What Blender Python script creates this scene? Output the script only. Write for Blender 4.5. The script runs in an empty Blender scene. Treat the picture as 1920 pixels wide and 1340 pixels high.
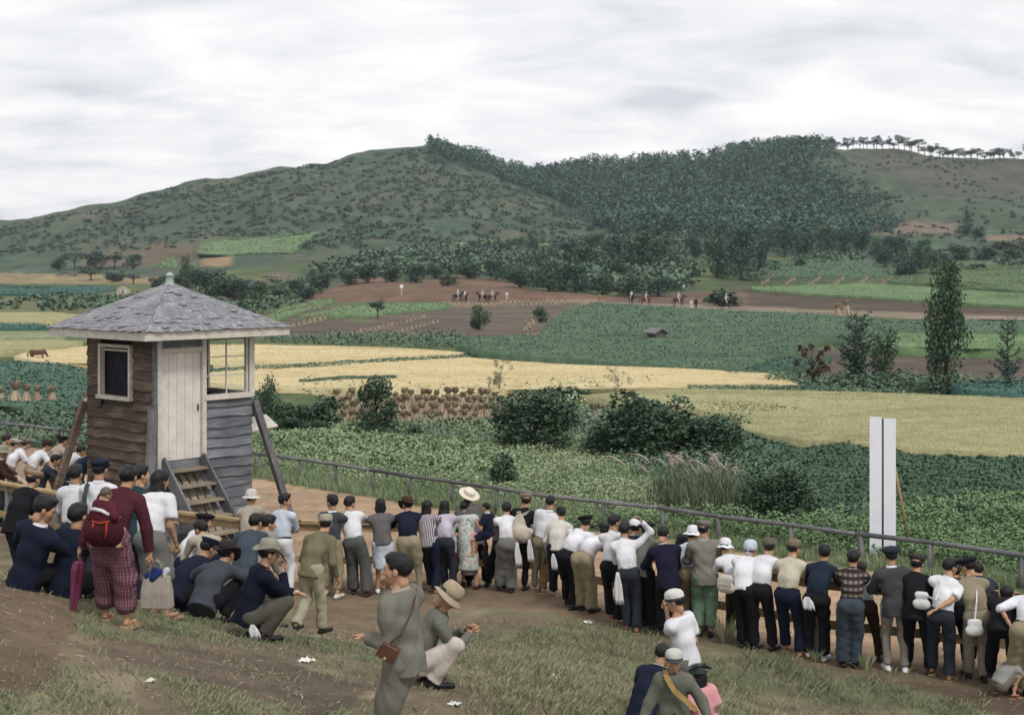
import bpy, math, random
import numpy as np
from mathutils import Vector, Matrix
random.seed(7); RNG = np.random.default_rng(7)
SC = bpy.context.scene
R = math.radians
F = 2666.67; HC = 5.3; VH = 496.0          # focal length in photo pixels, eye height, horizon row
# ------------------------------------------------------------------ camera
cam = bpy.data.cameras.new('camera'); cam.lens = 50; cam.sensor_width = 36
cam.shift_y = -174/1920; cam.clip_start = 0.1; cam.clip_end = 6000
CAM = bpy.data.objects.new('camera', cam); SC.collection.objects.link(CAM)
CAM.location = (0, 0, HC); CAM.rotation_euler = (R(90), 0, 0); SC.camera = CAM; cam.dof.use_dof = True; cam.dof.focus_distance = 20; cam.dof.aperture_fstop = 3.4
SC.render.resolution_x = 1024; SC.render.resolution_y = 714
# ------------------------------------------------------------------ sky and sun
W = bpy.data.worlds.new('World'); SC.world = W; W.use_nodes = True
def sky_world():
    nt = W.node_tree; N = nt.nodes; L = nt.links; N.clear()
    out = N.new('ShaderNodeOutputWorld'); bg = N.new('ShaderNodeBackground')
    sky = N.new('ShaderNodeTexSky'); sky.sky_type = 'NISHITA'; sky.sun_disc = False
    sky.sun_elevation = R(52); sky.sun_rotation = R(150); sky.air_density = 1.4; sky.dust_density = 3
    tc = N.new('ShaderNodeTexCoord'); sep = N.new('ShaderNodeSeparateXYZ'); L.new(tc.outputs['Generated'], sep.inputs[0])
    def m(op, a, b=None, clamp=False):
        n = N.new('ShaderNodeMath'); n.operation = op; n.use_clamp = clamp
        for i, x in enumerate((a, b)):
            if x is None: continue
            if isinstance(x, (int, float)): n.inputs[i].default_value = x
            else: L.new(x, n.inputs[i])
        return n.outputs[0]
    h = m('ADD', m('MAXIMUM', sep.outputs[2], 0.0), 0.24)
    cx = m('DIVIDE', sep.outputs[0], h); cy = m('DIVIDE', sep.outputs[1], h)
    comb = N.new('ShaderNodeCombineXYZ'); L.new(cx, comb.inputs[0]); L.new(m('MULTIPLY', cy, 1.5), comb.inputs[1])
    comb.inputs[2].default_value = 3.3
    def noise(sc, det, dist):
        n = N.new('ShaderNodeTexNoise'); n.inputs['Scale'].default_value = sc; n.inputs['Detail'].default_value = det
        n.inputs['Roughness'].default_value = .52; n.inputs['Distortion'].default_value = dist
        L.new(comb.outputs[0], n.inputs['Vector']); return n.outputs['Fac']
    n1 = noise(1.5, 5, .5); n2 = noise(4.2, 7, .5)
    mixn = m('ADD', m('MULTIPLY', n1, .68), m('MULTIPLY', n2, .32))
    cr = N.new('ShaderNodeValToRGB'); e = cr.color_ramp.elements
    e[0].position = .38; e[0].color = (.60, .62, .66, 1)
    e[1].position = .58; e[1].color = (.92, .90, .90, 1)
    k = e.new(.475); k.color = (.765, .77, .79, 1)
    L.new(mixn, cr.inputs[0])
    sc = N.new('ShaderNodeVectorMath'); sc.operation = 'SCALE'; sc.inputs['Scale'].default_value = .06
    L.new(sky.outputs[0], sc.inputs[0])
    mx = N.new('ShaderNodeMix'); mx.data_type = 'RGBA'; mx.inputs[0].default_value = .93
    L.new(sc.outputs[0], mx.inputs[6]); L.new(cr.outputs[0], mx.inputs[7])
    L.new(mx.outputs[2], bg.inputs[0]); bg.inputs[1].default_value = 1.0
    L.new(bg.outputs[0], out.inputs[0])
sky_world()
sd = bpy.data.lights.new('sun', 'SUN'); sd.energy = 1.45; sd.angle = R(11); sd.color = (1, .965, .91)
SUN = bpy.data.objects.new('sun', sd); SC.collection.objects.link(SUN)
sv = Vector((math.sin(R(150))*math.cos(R(52)), math.cos(R(150))*math.cos(R(52)), math.sin(R(52))))
SUN.rotation_euler = sv.to_track_quat('Z', 'Y').to_euler(); SUN.location = (0, 0, 60)
SC.view_settings.view_transform = 'Standard'; SC.view_settings.look = 'None'
SC.view_settings.exposure = 0.35; SC.view_settings.gamma = 1; SC.view_settings.use_curve_mapping = False
# ------------------------------------------------------------------ helpers
COL = SC.collection
def tag(o, label=None, cat=None, group=None, kind=None):
    if label: o['label'] = label
    if cat: o['category'] = cat
    if group: o['group'] = group
    if kind: o['kind'] = kind
    return o
def empty(name, loc=(0, 0, 0), rz=0, label=None, cat=None, group=None, scale=None):
    o = bpy.data.objects.new(name, None); COL.objects.link(o); o.empty_display_size = .2
    o.location = loc; o.rotation_euler = (0, 0, rz)
    if scale: o.scale = scale
    return tag(o, label, cat, group)
def mesh_np(name, V, Q, smooth=False, mat=None):
    V = np.asarray(V, np.float32); Q = np.asarray(Q, np.int32)
    me = bpy.data.meshes.new(name); k = Q.shape[1]
    me.vertices.add(len(V)); me.vertices.foreach_set('co', V.ravel())
    me.loops.add(Q.size); me.loops.foreach_set('vertex_index', Q.ravel())
    me.polygons.add(len(Q)); me.polygons.foreach_set('loop_start', np.arange(0, Q.size, k, dtype=np.int32))
    me.update(calc_edges=True)
    if smooth: me.polygons.foreach_set('use_smooth', np.ones(len(Q), bool))
    if mat: me.materials.append(mat)
    return me
def link(name, me, parent=None, loc=(0, 0, 0), rot=None, scale=None):
    o = bpy.data.objects.new(name, me); COL.objects.link(o)
    if parent: o.parent = parent
    o.location = loc
    if rot is not None: o.rotation_euler = rot
    if scale is not None: o.scale = scale
    return o
def obj_np(name, V, Q, mat, parent=None, smooth=False, **k):
    return link(name, mesh_np(name, V, Q, smooth, mat), parent, **k)
class MB:
    def __init__(s): s.V = []; s.F = []
    def add(s, vs, fs):
        b = len(s.V); s.V += [tuple(map(float, v)) for v in vs]; s.F += [tuple(i+b for i in f) for f in fs]; return s
    def box(s, c, d, rz=0, M=None):
        x, y, z = d[0]/2, d[1]/2, d[2]/2
        vs = [Vector((a*x, b*y, e*z)) for e in (-1, 1) for a, b in ((-1, -1), (1, -1), (1, 1), (-1, 1))]
        if rz: vs = [Matrix.Rotation(rz, 3, 'Z') @ v for v in vs]
        if M: vs = [M @ v for v in vs]
        vs = [v+Vector(c) for v in vs]
        return s.add(vs, [(3, 2, 1, 0), (4, 5, 6, 7), (0, 1, 5, 4), (1, 2, 6, 5), (2, 3, 7, 6), (3, 0, 4, 7)])
    def bar(s, p, q, w, h, up=(0, 0, 1)):
        p = Vector(p); q = Vector(q); d = (q-p).normalized(); u = Vector(up)
        if abs(d.dot(u)) > .95: u = Vector((0, 1, 0))
        r = d.cross(u).normalized()*w/2; t = r.cross(d).normalized()*h/2
        vs = [p-r-t, p+r-t, p+r+t, p-r+t, q-r-t, q+r-t, q+r+t, q-r+t]
        return s.add(vs, [(0, 1, 2, 3), (7, 6, 5, 4), (0, 4, 5, 1), (1, 5, 6, 2), (2, 6, 7, 3), (3, 7, 4, 0)])
    def tube(s, pts, rad, n=8, cap=True):
        pts = [Vector(p) for p in pts]; b = len(s.V); m = len(pts)
        if isinstance(rad, (int, float)): rad = [rad]*m
        for i, p in enumerate(pts):
            d = (pts[min(i+1, m-1)]-pts[max(i-1, 0)]).normalized()
            u = Vector((0, 0, 1)) if abs(d.z) < .9 else Vector((0, 1, 0))
            r = d.cross(u).normalized(); t = r.cross(d)
            for k in range(n):
                a = 2*math.pi*k/n; s.V.append(tuple(p+(r*math.cos(a)+t*math.sin(a))*rad[i]))
        for i in range(m-1):
            for k in range(n):
                k2 = (k+1) % n; s.F.append((b+i*n+k, b+(i+1)*n+k, b+(i+1)*n+k2, b+i*n+k2))
        if cap:
            s.F.append(tuple(b+k for k in range(n))); s.F.append(tuple(b+(m-1)*n+k for k in reversed(range(n))))
        return s
    def lathe(s, prof, n=20, sx=1, sy=1, fn=None, c=(0, 0, 0)):
        b = len(s.V)
        for r, z in prof:
            for k in range(n):
                a = 2*math.pi*k/n; x, y, zz = r*sx*math.cos(a), r*sy*math.sin(a), z
                if fn: x, y, zz = fn(x, y, zz)
                s.V.append((x+c[0], y+c[1], zz+c[2]))
        for i in range(len(prof)-1):
            for k in range(n):
                k2 = (k+1) % n; s.F.append((b+i*n+k, b+i*n+k2, b+(i+1)*n+k2, b+(i+1)*n+k))
        if prof[0][0] > .001: s.F.append(tuple(b+k for k in reversed(range(n))))
        if prof[-1][0] > .001: s.F.append(tuple(b+(len(prof)-1)*n+k for k in range(n)))
        return s
    def mesh(s, name, mat, smooth=False):
        me = bpy.data.meshes.new(name); me.from_pydata(s.V, [], s.F); me.update()
        if smooth: me.polygons.foreach_set('use_smooth', np.ones(len(me.polygons), bool))
        if mat: me.materials.append(mat)
        return me
    def build(s, name, mat, parent=None, smooth=False, **k):
        return link(name, s.mesh(name, mat, smooth), parent, **k)
# ------------------------------------------------------------------ materials
_M = {}
class NT:
    def __init__(s, name):
        s.m = bpy.data.materials.new(name); s.m.use_nodes = True; s.t = s.m.node_tree; s.N = s.t.nodes; s.L = s.t.links
        s.b = s.N['Principled BSDF']; s.b.inputs['Specular IOR Level'].default_value = .25
        s.tc = s.N.new('ShaderNodeTexCoord')
    def n(s, ty, **k):
        x = s.N.new(ty)
        for a, b in k.items(): setattr(x, a, b)
        return x
    def sock(s, x, i, v):
        if hasattr(v, 'links'): s.L.new(v, x.inputs[i])
        elif v is not None: x.inputs[i].default_value = v
    def math(s, op, a, b=None, c=None, clamp=False):
        x = s.n('ShaderNodeMath', operation=op, use_clamp=clamp)
        for i, v in enumerate((a, b, c)): s.sock(x, i, v)
        return x.outputs[0]
    def noise(s, scale, detail=4, rough=.55, dist=0, vec=None, map=None, co='Object'):
        x = s.n('ShaderNodeTexNoise'); x.inputs['Scale'].default_value = scale; x.inputs['Detail'].default_value = detail
        x.inputs['Roughness'].default_value = rough; x.inputs['Distortion'].default_value = dist
        v = vec or s.tc.outputs[co]
        if map:
            mp = s.n('ShaderNodeMapping'); mp.inputs['Scale'].default_value = map; s.L.new(v, mp.inputs[0]); v = mp.outputs[0]
        s.L.new(v, x.inputs['Vector']); return x.outputs['Fac']
    def ramp(s, fac, stops):
        x = s.n('ShaderNodeValToRGB'); e = x.color_ramp.elements
        while len(e) < len(stops): e.new(.5)
        for k, (p, c) in enumerate(stops): e[k].position = p; e[k].color = (*c, 1) if len(c) == 3 else c
        s.L.new(fac, x.inputs[0]); return x.outputs[0]
    def mix(s, f, a, b, blend='MIX'):
        x = s.n('ShaderNodeMix', data_type='RGBA', blend_type=blend)
        s.sock(x, 0, f)
        for i, v in ((6, a), (7, b)):
            if isinstance(v, tuple): v = (*v[:3], 1)
            s.sock(x, i, v)
        return x.outputs[2]
    def bump(s, h, strength=.3, dist=.02):
        x = s.n('ShaderNodeBump'); x.inputs['Strength'].default_value = strength; x.inputs['Distance'].default_value = dist
        s.L.new(h, x.inputs['Height']); s.L.new(x.outputs[0], s.b.inputs['Normal'])
    def col(s, c): s.sock(s.b, 'Base Color', (*c, 1) if isinstance(c, tuple) else c)
    def rough(s, r): s.b.inputs['Roughness'].default_value = r
def sc_(c, k): return tuple(min(1, x*k) for x in c[:3])
def simple(name, c, rough=.8, var=.18, scale=8, bump=.25, bd=.01, spec=.25):
    key = (name, c)
    if key in _M: return _M[key]
    t = NT(name); f = t.noise(scale, 5); t.col(t.ramp(f, [(.3, sc_(c, 1-var)), (.7, sc_(c, 1+var))]))
    t.rough(rough); t.b.inputs['Specular IOR Level'].default_value = spec
    if bump: t.bump(t.noise(scale*3, 4), bump, bd)
    _M[key] = t.m; return t.m
def fabric(c, pat=None, c2=None):
    key = ('fab', c, pat, c2)
    if key in _M: return _M[key]
    t = NT('fabric'); x = t.n('ShaderNodeSeparateXYZ'); t.L.new(t.tc.outputs['Object'], x.inputs[0])
    base = t.ramp(t.noise(5, 5, .6), [(.3, sc_(c, .84)), (.68, sc_(c, 1.1))])
    if pat == 'stripe':
        w = t.math('SINE', t.math('MULTIPLY', t.math('ADD', x.outputs[0], t.math('MULTIPLY', t.noise(3), .03)), 230.))
        base = t.mix(t.math('GREATER_THAN', w, .15), base, c2)
    elif pat == 'monpe':
        w = t.math('SINE', t.math('MULTIPLY', t.math('ADD', x.outputs[0], t.math('MULTIPLY', t.noise(4), .05)), 260.))
        w2 = t.math('SINE', t.math('MULTIPLY', x.outputs[2], 190.))
        base = t.mix(t.math('GREATER_THAN', w, .3), base, t.mix(t.math('GREATER_THAN', w2, -.3), sc_(c2, .6), c2))
    elif pat == 'plaid':
        a = t.math('GREATER_THAN', t.math('SINE', t.math('MULTIPLY', x.outputs[2], 78.)), .1)
        b = t.math('GREATER_THAN', t.math('SINE', t.math('MULTIPLY', x.outputs[0], 95.)), -.1)
        base = t.mix(t.math('MULTIPLY', a, t.math('ADD', t.math('MULTIPLY', b, .7), .3)), base, c2)
    elif pat == 'floral':
        v = t.n('ShaderNodeTexVoronoi'); v.inputs['Scale'].default_value = 15; t.L.new(t.tc.outputs['Object'], v.inputs['Vector'])
        n2 = t.noise(19, 3, .6, 1.2, map=(1, 1, .6))
        base = t.mix(t.math('GREATER_THAN', n2, .53), base, t.ramp(t.noise(7, 2), [(.35, (.10, .22, .2)), (.5, (.3, .38, .36)), (.58, (.42, .25, .25)), (.7, (.14, .2, .28))]))
    elif pat == 'check':
        v = t.n('ShaderNodeTexChecker'); v.inputs['Scale'].default_value = 46; t.L.new(t.tc.outputs['Object'], v.inputs['Vector'])
        base = t.mix(t.math('MULTIPLY', v.outputs['Fac'], .5), base, c2)
    wr = t.noise(7, 4, .55, 1.6, map=(1.2, 1.2, .45)); fine = t.noise(220, 2)
    t.bump(t.math('ADD', wr, t.math('MULTIPLY', fine, .06)), .85, .04)
    t.col(base); t.rough(.92); t.b.inputs['Specular IOR Level'].default_value = .12
    t.bump(t.math('ADD', wr, t.math('MULTIPLY', fine, .08)), .55, .035)
    _M[key] = t.m; return t.m
def skin(tone=1.0):
    key = ('skin', tone)
    if key in _M: return _M[key]
    t = NT('skin'); c = sc_((.46, .265, .165), tone)
    t.col(t.ramp(t.noise(14, 4), [(.35, sc_(c, .86)), (.68, sc_(c, 1.1))])); t.rough(.55)
    t.b.inputs['Subsurface Weight'].default_value = 0.0; t.bump(t.noise(60, 3), .1, .003)
    _M[key] = t.m; return t.m
def hairmat(c=(.012, .011, .012)):
    key = ('hair', c)
    if key in _M: return _M[key]
    t = NT('hair'); f = t.noise(40, 4, .6, 0, map=(3, 3, .5)); t.col(t.ramp(f, [(.3, sc_(c, .6)), (.7, sc_(c, 1.7))])); t.rough(.5)
    t.bump(f, .6, .01); _M[key] = t.m; return t.m
def leafmat(name, stops, rough=.7, trans=.0, fleck=None):
    key = ('leaf', name)
    if key in _M: return _M[key]
    t = NT(name); g = t.n('ShaderNodeNewGeometry')
    n = t.noise(.35, 2, co='Object')
    n2 = t.noise(.09, 3, co='Object'); n = t.math('SUBTRACT', t.math('MULTIPLY', t.math('ADD', n, n2), 1.5), .95)
    f = t.math('ADD', t.math('MULTIPLY', g.outputs['Random Per Island'], .5), t.math('MULTIPLY', n, .5), clamp=True)
    c = t.ramp(f, stops)
    t.col(c); t.rough(rough); t.b.inputs['Specular IOR Level'].default_value = .3
    if trans:
        tr = t.n('ShaderNodeBsdfTranslucent'); t.L.new(c, tr.inputs[0]); mx = t.n('ShaderNodeMixShader'); mx.inputs[0].default_value = trans
        o = t.N['Material Output']; t.L.new(t.b.outputs[0], mx.inputs[1]); t.L.new(tr.outputs[0], mx.inputs[2]); t.L.new(mx.outputs[0], o.inputs[0])
    _M[key] = t.m; return t.m
def woodmat(name, c, c2, axis=0, scale=1.0, tv=.5):
    key = ('wood', name)
    if key in _M: return _M[key]
    t = NT(name); mp = [26, 26, 26]; mp[axis] = 1.6
    oi = t.n('ShaderNodeObjectInfo'); v = t.n('ShaderNodeVectorMath', operation='ADD'); t.L.new(t.tc.outputs['Object'], v.inputs[0])
    cm = t.n('ShaderNodeCombineXYZ')
    for i in range(3): t.L.new(t.math('MULTIPLY', oi.outputs['Random'], 17.+9*i), cm.inputs[i])
    t.L.new(cm.outputs[0], v.inputs[1])
    gr = t.noise(1.0*scale, 6, .65, .8, vec=v.outputs[0], map=tuple(mp)); bl = t.noise(1.7, 3, vec=v.outputs[0])
    f = t.math('ADD', t.math('MULTIPLY', gr, .62), t.math('MULTIPLY', bl, .38))
    base = t.ramp(f, [(.34, sc_(c, .55)), (.5, c), (.66, c2)])
    tone = t.math('ADD', t.math('MULTIPLY', oi.outputs['Random'], tv), 1-tv/2)
    hsv = t.n('ShaderNodeHueSaturation'); t.L.new(base, hsv.inputs['Color']); t.L.new(tone, hsv.inputs['Value'])
    t.col(hsv.outputs[0]); t.rough(.9); t.b.inputs['Specular IOR Level'].default_value = .12; t.bump(gr, .7, .006)
    _M[key] = t.m; return t.m
# ------------------------------------------------------------------ land form
def vnoise(x, y, seed=0):
    x = np.asarray(x, float); y = np.asarray(y, float); xi = np.floor(x); yi = np.floor(y); fx = x-xi; fy = y-yi
    fx = fx*fx*(3-2*fx); fy = fy*fy*(3-2*fy)
    def h(a, b):
        q = np.sin(a*127.1+b*311.7+seed*74.7)*43758.5453; return q-np.floor(q)
    return (h(xi, yi)*(1-fx)+h(xi+1, yi)*fx)*(1-fy)+(h(xi, yi+1)*(1-fx)+h(xi+1, yi+1)*fx)*fy
def fbm(x, y, o=4, seed=0):
    s = 0; a = .5; 
    for i in range(o): s = s+a*vnoise(x*2**i, y*2**i, seed+i); a *= .5
    return s
RAIL = np.array([(-34, 46), (-20, 36.5), (-14, 32), (-10, 28), (-7.2, 25.6), (-4.7, 24.0), (-2.9, 23.75), (-.7, 23.75), (.4, 23.35), (1.4, 22.1), (2.75, 20.85), (4.46, 19.35), (6, 18.75), (9, 17.0), (14, 14.2), (24, 9)])
FARR = np.array([(-34, 58), (-15.7, 43.5), (-12.4, 40.8), (-6.15, 35.7), (-1.9, 31.8), (.44, 29.6), (3.2, 27.6), (4.96, 26.2), (6.85, 24.7), (8.4, 23.3), (12, 20.2), (24, 10)])
def yrail(x): return np.interp(x, RAIL[:, 0], RAIL[:, 1])
def yfar(x): return np.interp(x, FARR[:, 0], FARR[:, 1])
YK = np.array([250, 262, 300, 370, 450, 550, 640, 720, 780, 850, 950, 1100, 1500], float)
UK = np.array([-900, 0, 200, 400, 540, 600, 700, 800, 880, 950, 1000, 1080, 1130, 1200, 1300, 1400, 1540, 1600, 1800, 1920, 2800], float)
VK = np.array([
 [568, 562, 552, 535, 520, 505, 490, 478, 474, 474, 478, 490, 500],
 [568, 563, 556, 542, 525, 508, 478, 446, 428, 422, 432, 460, 500],
 [568, 563, 556, 540, 522, 497, 455, 415, 392, 386, 396, 430, 490],
 [568, 562, 553, 532, 505, 470, 422, 372, 343, 336, 348, 400, 480],
 [568, 560, 545, 522, 498, 455, 405, 350, 320, 314, 326, 390, 480],
 [568, 552, 535, 520, 496, 452, 400, 340, 309, 303, 315, 385, 480],
 [568, 545, 528, 514, 490, 448, 392, 328, 295, 289, 302, 380, 480],
 [568, 540, 526, 512, 486, 445, 388, 318, 285, 278, 292, 370, 480],
 [568, 540, 524, 510, 484, 444, 386, 330, 326, 300, 294, 360, 480],
 [568, 545, 528, 510, 484, 445, 392, 348, 352, 332, 320, 352, 480],
 [568, 548, 532, 512, 484, 446, 402, 372, 370, 342, 328, 350, 480],
 [568, 552, 536, 512, 484, 452, 420, 404, 390, 344, 326, 345, 480],
 [568, 555, 538, 514, 484, 456, 432, 410, 384, 342, 319, 340, 480],
 [568, 558, 540, 514, 480, 452, 424, 392, 356, 324, 311, 335, 480],
 [568, 560, 542, 512, 474, 446, 412, 370, 336, 308, 301, 325, 480],
 [568, 562, 546, 508, 468, 442, 400, 352, 314, 289, 291, 322, 480],
 [568, 562, 548, 504, 466, 444, 402, 350, 310, 279, 286, 320, 480],
 [568, 562, 546, 504, 468, 448, 408, 354, 314, 283, 290, 325, 480],
 [568, 560, 544, 506, 474, 450, 412, 362, 322, 291, 298, 335, 480],
 [568, 558, 542, 508, 476, 452, 416, 368, 328, 298, 306, 340, 480],
 [568, 558, 542, 510, 480, 456, 424, 384, 350, 330, 336, 360, 480]], float)
ZK = HC-(VK-VH)/F*YK[None, :]
def smooth_interp(t): return t*t*(3-2*t)
def zt(x, y):
    x, y = np.broadcast_arrays(np.asarray(x, float), np.asarray(y, float))
    s = (yrail(x)-y)*.89; t = s-3.0-np.interp(x, [-3, -1, 1.2, 3], [.3, .9, .5, .3])
    k = np.interp(x, [-6, -4.2, -3.5, -2.6, -.65, 1.3, 6], [.46, .43, .40, .36, .34, .27, .16])
    A = np.interp(x, [-5, -4.2, -3.5, -2.6, -.65, 1.3, 6], [3.7, 3.3, 2.9, 2.6, 1.75, 1.3, 1.2])
    zb = A*np.tanh(k*(t+np.sqrt(t*t+1.0))/2/A)
    zb = zb-0.03+.03*(fbm(x*1.3, y*1.3, 3, 5)-.5)*np.clip(t, 0, 1)*2
    zp = -.0065*np.maximum(0, y-34)
    z = np.where(s > 0, zb, 0.0)+zp+np.where((y < 250) & (s < 0), .04*(fbm(x*.6, y*.6, 3, 9)-.5), 0)
    # far ground from the column profiles
    u = np.clip(960+F*x/np.maximum(y, 1), UK[0], UK[-1]); yy = np.clip(y, YK[0], YK[-1])
    iu = np.clip(np.searchsorted(UK, u)-1, 0, len(UK)-2); fu = smooth_interp((u-UK[iu])/(UK[iu+1]-UK[iu]))
    iy = np.clip(np.searchsorted(YK, yy)-1, 0, len(YK)-2); fy = (yy-YK[iy])/(YK[iy+1]-YK[iy])
    zf = (ZK[iu, iy]*(1-fu)+ZK[iu+1, iy]*fu)*(1-fy)+(ZK[iu, iy+1]*(1-fu)+ZK[iu+1, iy+1]*fu)*fy
    amp = np.clip((yy-300)/300, 0, 1)
    zf = zf+amp*((fbm(x/55, y/55, 4, 21)-.47)*16+(np.abs(fbm(x/28+7, y/40, 3, 31)-.45))*-7)
    zf = zf+np.clip((yy-262)/50, 0, 1)*(fbm(x/12, y/12, 3, 41)-.47)*1.2
    return np.where(y > 250, zf, z)
# table of the terrain as the eye meets it, to put things where they stand
GU = np.arange(-900, 2821, 10.); GY = 5*1.0062**np.arange(0, 925)
_gx = (GU[:, None]-960)/F*GY[None, :]; GV = VH+F*(HC-zt(_gx, np.broadcast_to(GY, _gx.shape)))/GY[None, :]
def ground(u, v, h=0.0):
    """point of the land (raised by h) met by the line of sight through photo pixel (u, v)"""
    u = np.atleast_1d(np.asarray(u, float)); v = np.atleast_1d(np.asarray(v, float)); out = np.zeros((len(u), 3))
    i = np.clip(np.round((u-GU[0])/10).astype(int), 0, len(GU)-1)
    A = GV[i]-F*h/GY[None, :]; hit = A < v[:, None]; j = np.argmax(hit, 1); j = np.where(hit.any(1), np.maximum(j, 1), len(GY)-1)
    r = np.arange(len(u)); a = A[r, j-1]; b = A[r, j]; f = np.clip((a-v)/np.maximum(a-b, 1e-6), 0, 1)
    Y = GY[j-1]+(GY[j]-GY[j-1])*f
    X = (u-960)/F*Y
    out[:, 0] = X; out[:, 1] = Y; out[:, 2] = zt(X, Y)+h
    return out
def G1(u, v, h=0.0): return Vector(ground(u, v, h)[0])
def inpoly(u, v, poly):
    c = np.zeros(np.shape(u), bool); n = len(poly); j = n-1
    for i in range(n):
        (x1, y1), (x2, y2) = poly[i], poly[j]
        if y1 != y2:
            c ^= ((y1 > v) != (y2 > v)) & (u < (x2-x1)*(v-y1)/(y2-y1)+x1)
        j = i
    return c
# ------------------------------------------------------------------ land sheet
FOREST1 = [(800, 262), (930, 275), (1010, 300), (1150, 285), (1400, 255), (1535, 255), (1530, 300), (1560, 345), (1640, 420), (1620, 455), (1400, 452), (1240, 440), (1180, 455), (1100, 425), (1075, 398), (1000, 362), (940, 340), (880, 316), (800, 300)]
TONES = []      # (polygon in the photograph, colour) for land that is only a change of soil or grass
def tone(poly, c): TONES.append((poly, c))
tone([(560, 500), (700, 480), (900, 470), (1280, 440), (1300, 520), (1240, 545), (560, 530)], (.06, .092, .056))
tone(FOREST1, (.035, .062, .045))
tone([(1535, 250), (1930, 280), (2300, 290), (2300, 430), (1640, 430), (1560, 345)], (.074, .100, .068))
tone([(1700, 255), (2300, 285), (2300, 380), (1760, 370), (1600, 300)], (.084, .092, .070))
tone([(1630, 418), (1800, 418), (1800, 440), (1640, 438)], (.17, .14, .11))
tone([(1850, 440), (2100, 440), (2100, 452), (1850, 452)], (.2, .16, .12))
tone([(575, 552), (640, 530), (690, 516), (760, 528), (840, 516), (930, 522), (1010, 545), (1180, 556), (1300, 552), (1300, 572), (1100, 566), (560, 566)], (.155, .105, .076))
tone([(1180, 552), (1420, 545), (1600, 560), (1920, 582), (1920, 592), (1550, 584), (1180, 578)], (.145, .10, .074))
tone([(1390, 540), (1640, 552), (1930, 572), (1930, 588), (1560, 580), (1400, 572)], (.085, .07, .055))
tone([(820, 566), (1100, 561), (1360, 574), (2200, 602), (2200, 612), (1360, 586), (1100, 572), (830, 577)], (.21, .185, .14))
tone([(640, 612), (760, 580), (1000, 566), (1095, 566), (1030, 600), (1030, 625), (860, 632), (640, 630), (520, 640)], (.118, .10, .082))
tone([(480, 585), (640, 575), (660, 600), (640, 628), (480, 632)], (.11, .095, .075))
tone([(1500, 655), (1920, 648), (2300, 650), (2300, 735), (1920, 715), (1700, 708), (1500, 712), (1430, 700)], (.10, .086, .072))
tone([(0, 768), (170, 776), (170, 790), (-100, 785), (-100, 765)], (.10, .07, .055))
tone([(150, 470), (260, 470), (300, 452), (380, 462), (380, 480), (330, 500), (150, 500)], (.13, .11, .08))
tone([(-400, 512), (120, 512), (300, 520), (300, 532), (-400, 530)], (.24, .2, .12))
tone([(-400, 545), (230, 556), (230, 584), (-400, 582)], (.14, .155, .08))
tone([(380, 484), (440, 482), (440, 497), (380, 498)], (.27, .2, .12))
tone([(940, 930), (1240, 985), (1300, 1005), (1100, 960), (1230, 968), (1180, 952), (1000, 925)], (.12, .1, .07))
BANKP = [((-100, 1050), (140, 1110), (200, 1190), (480, 1215), (700, 1240), (700, 1345), (-100, 1345)),]
tone([(520, 1120), (900, 1105), (1120, 1130), (1150, 1165), (900, 1140), (760, 1150), (700, 1210), (560, 1195)], (.185, .145, .10))
tone([(1560, 1262), (1700, 1268), (1960, 1290), (2000, 1340), (1850, 1335), (1700, 1290)], (.10, .078, .06))
tone([(-100, 1060), (60, 1085), (150, 1140), (160, 1200), (60, 1300), (-100, 1300)], (.115, .09, .066))
tone([(200, 1200), (480, 1225), (700, 1290), (600, 1345), (400, 1290), (230, 1240)], (.115, .095, .074))
tone([(700, 1310), (1150, 1290), (1170, 1345), (700, 1345)], (.155, .125, .092))
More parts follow.
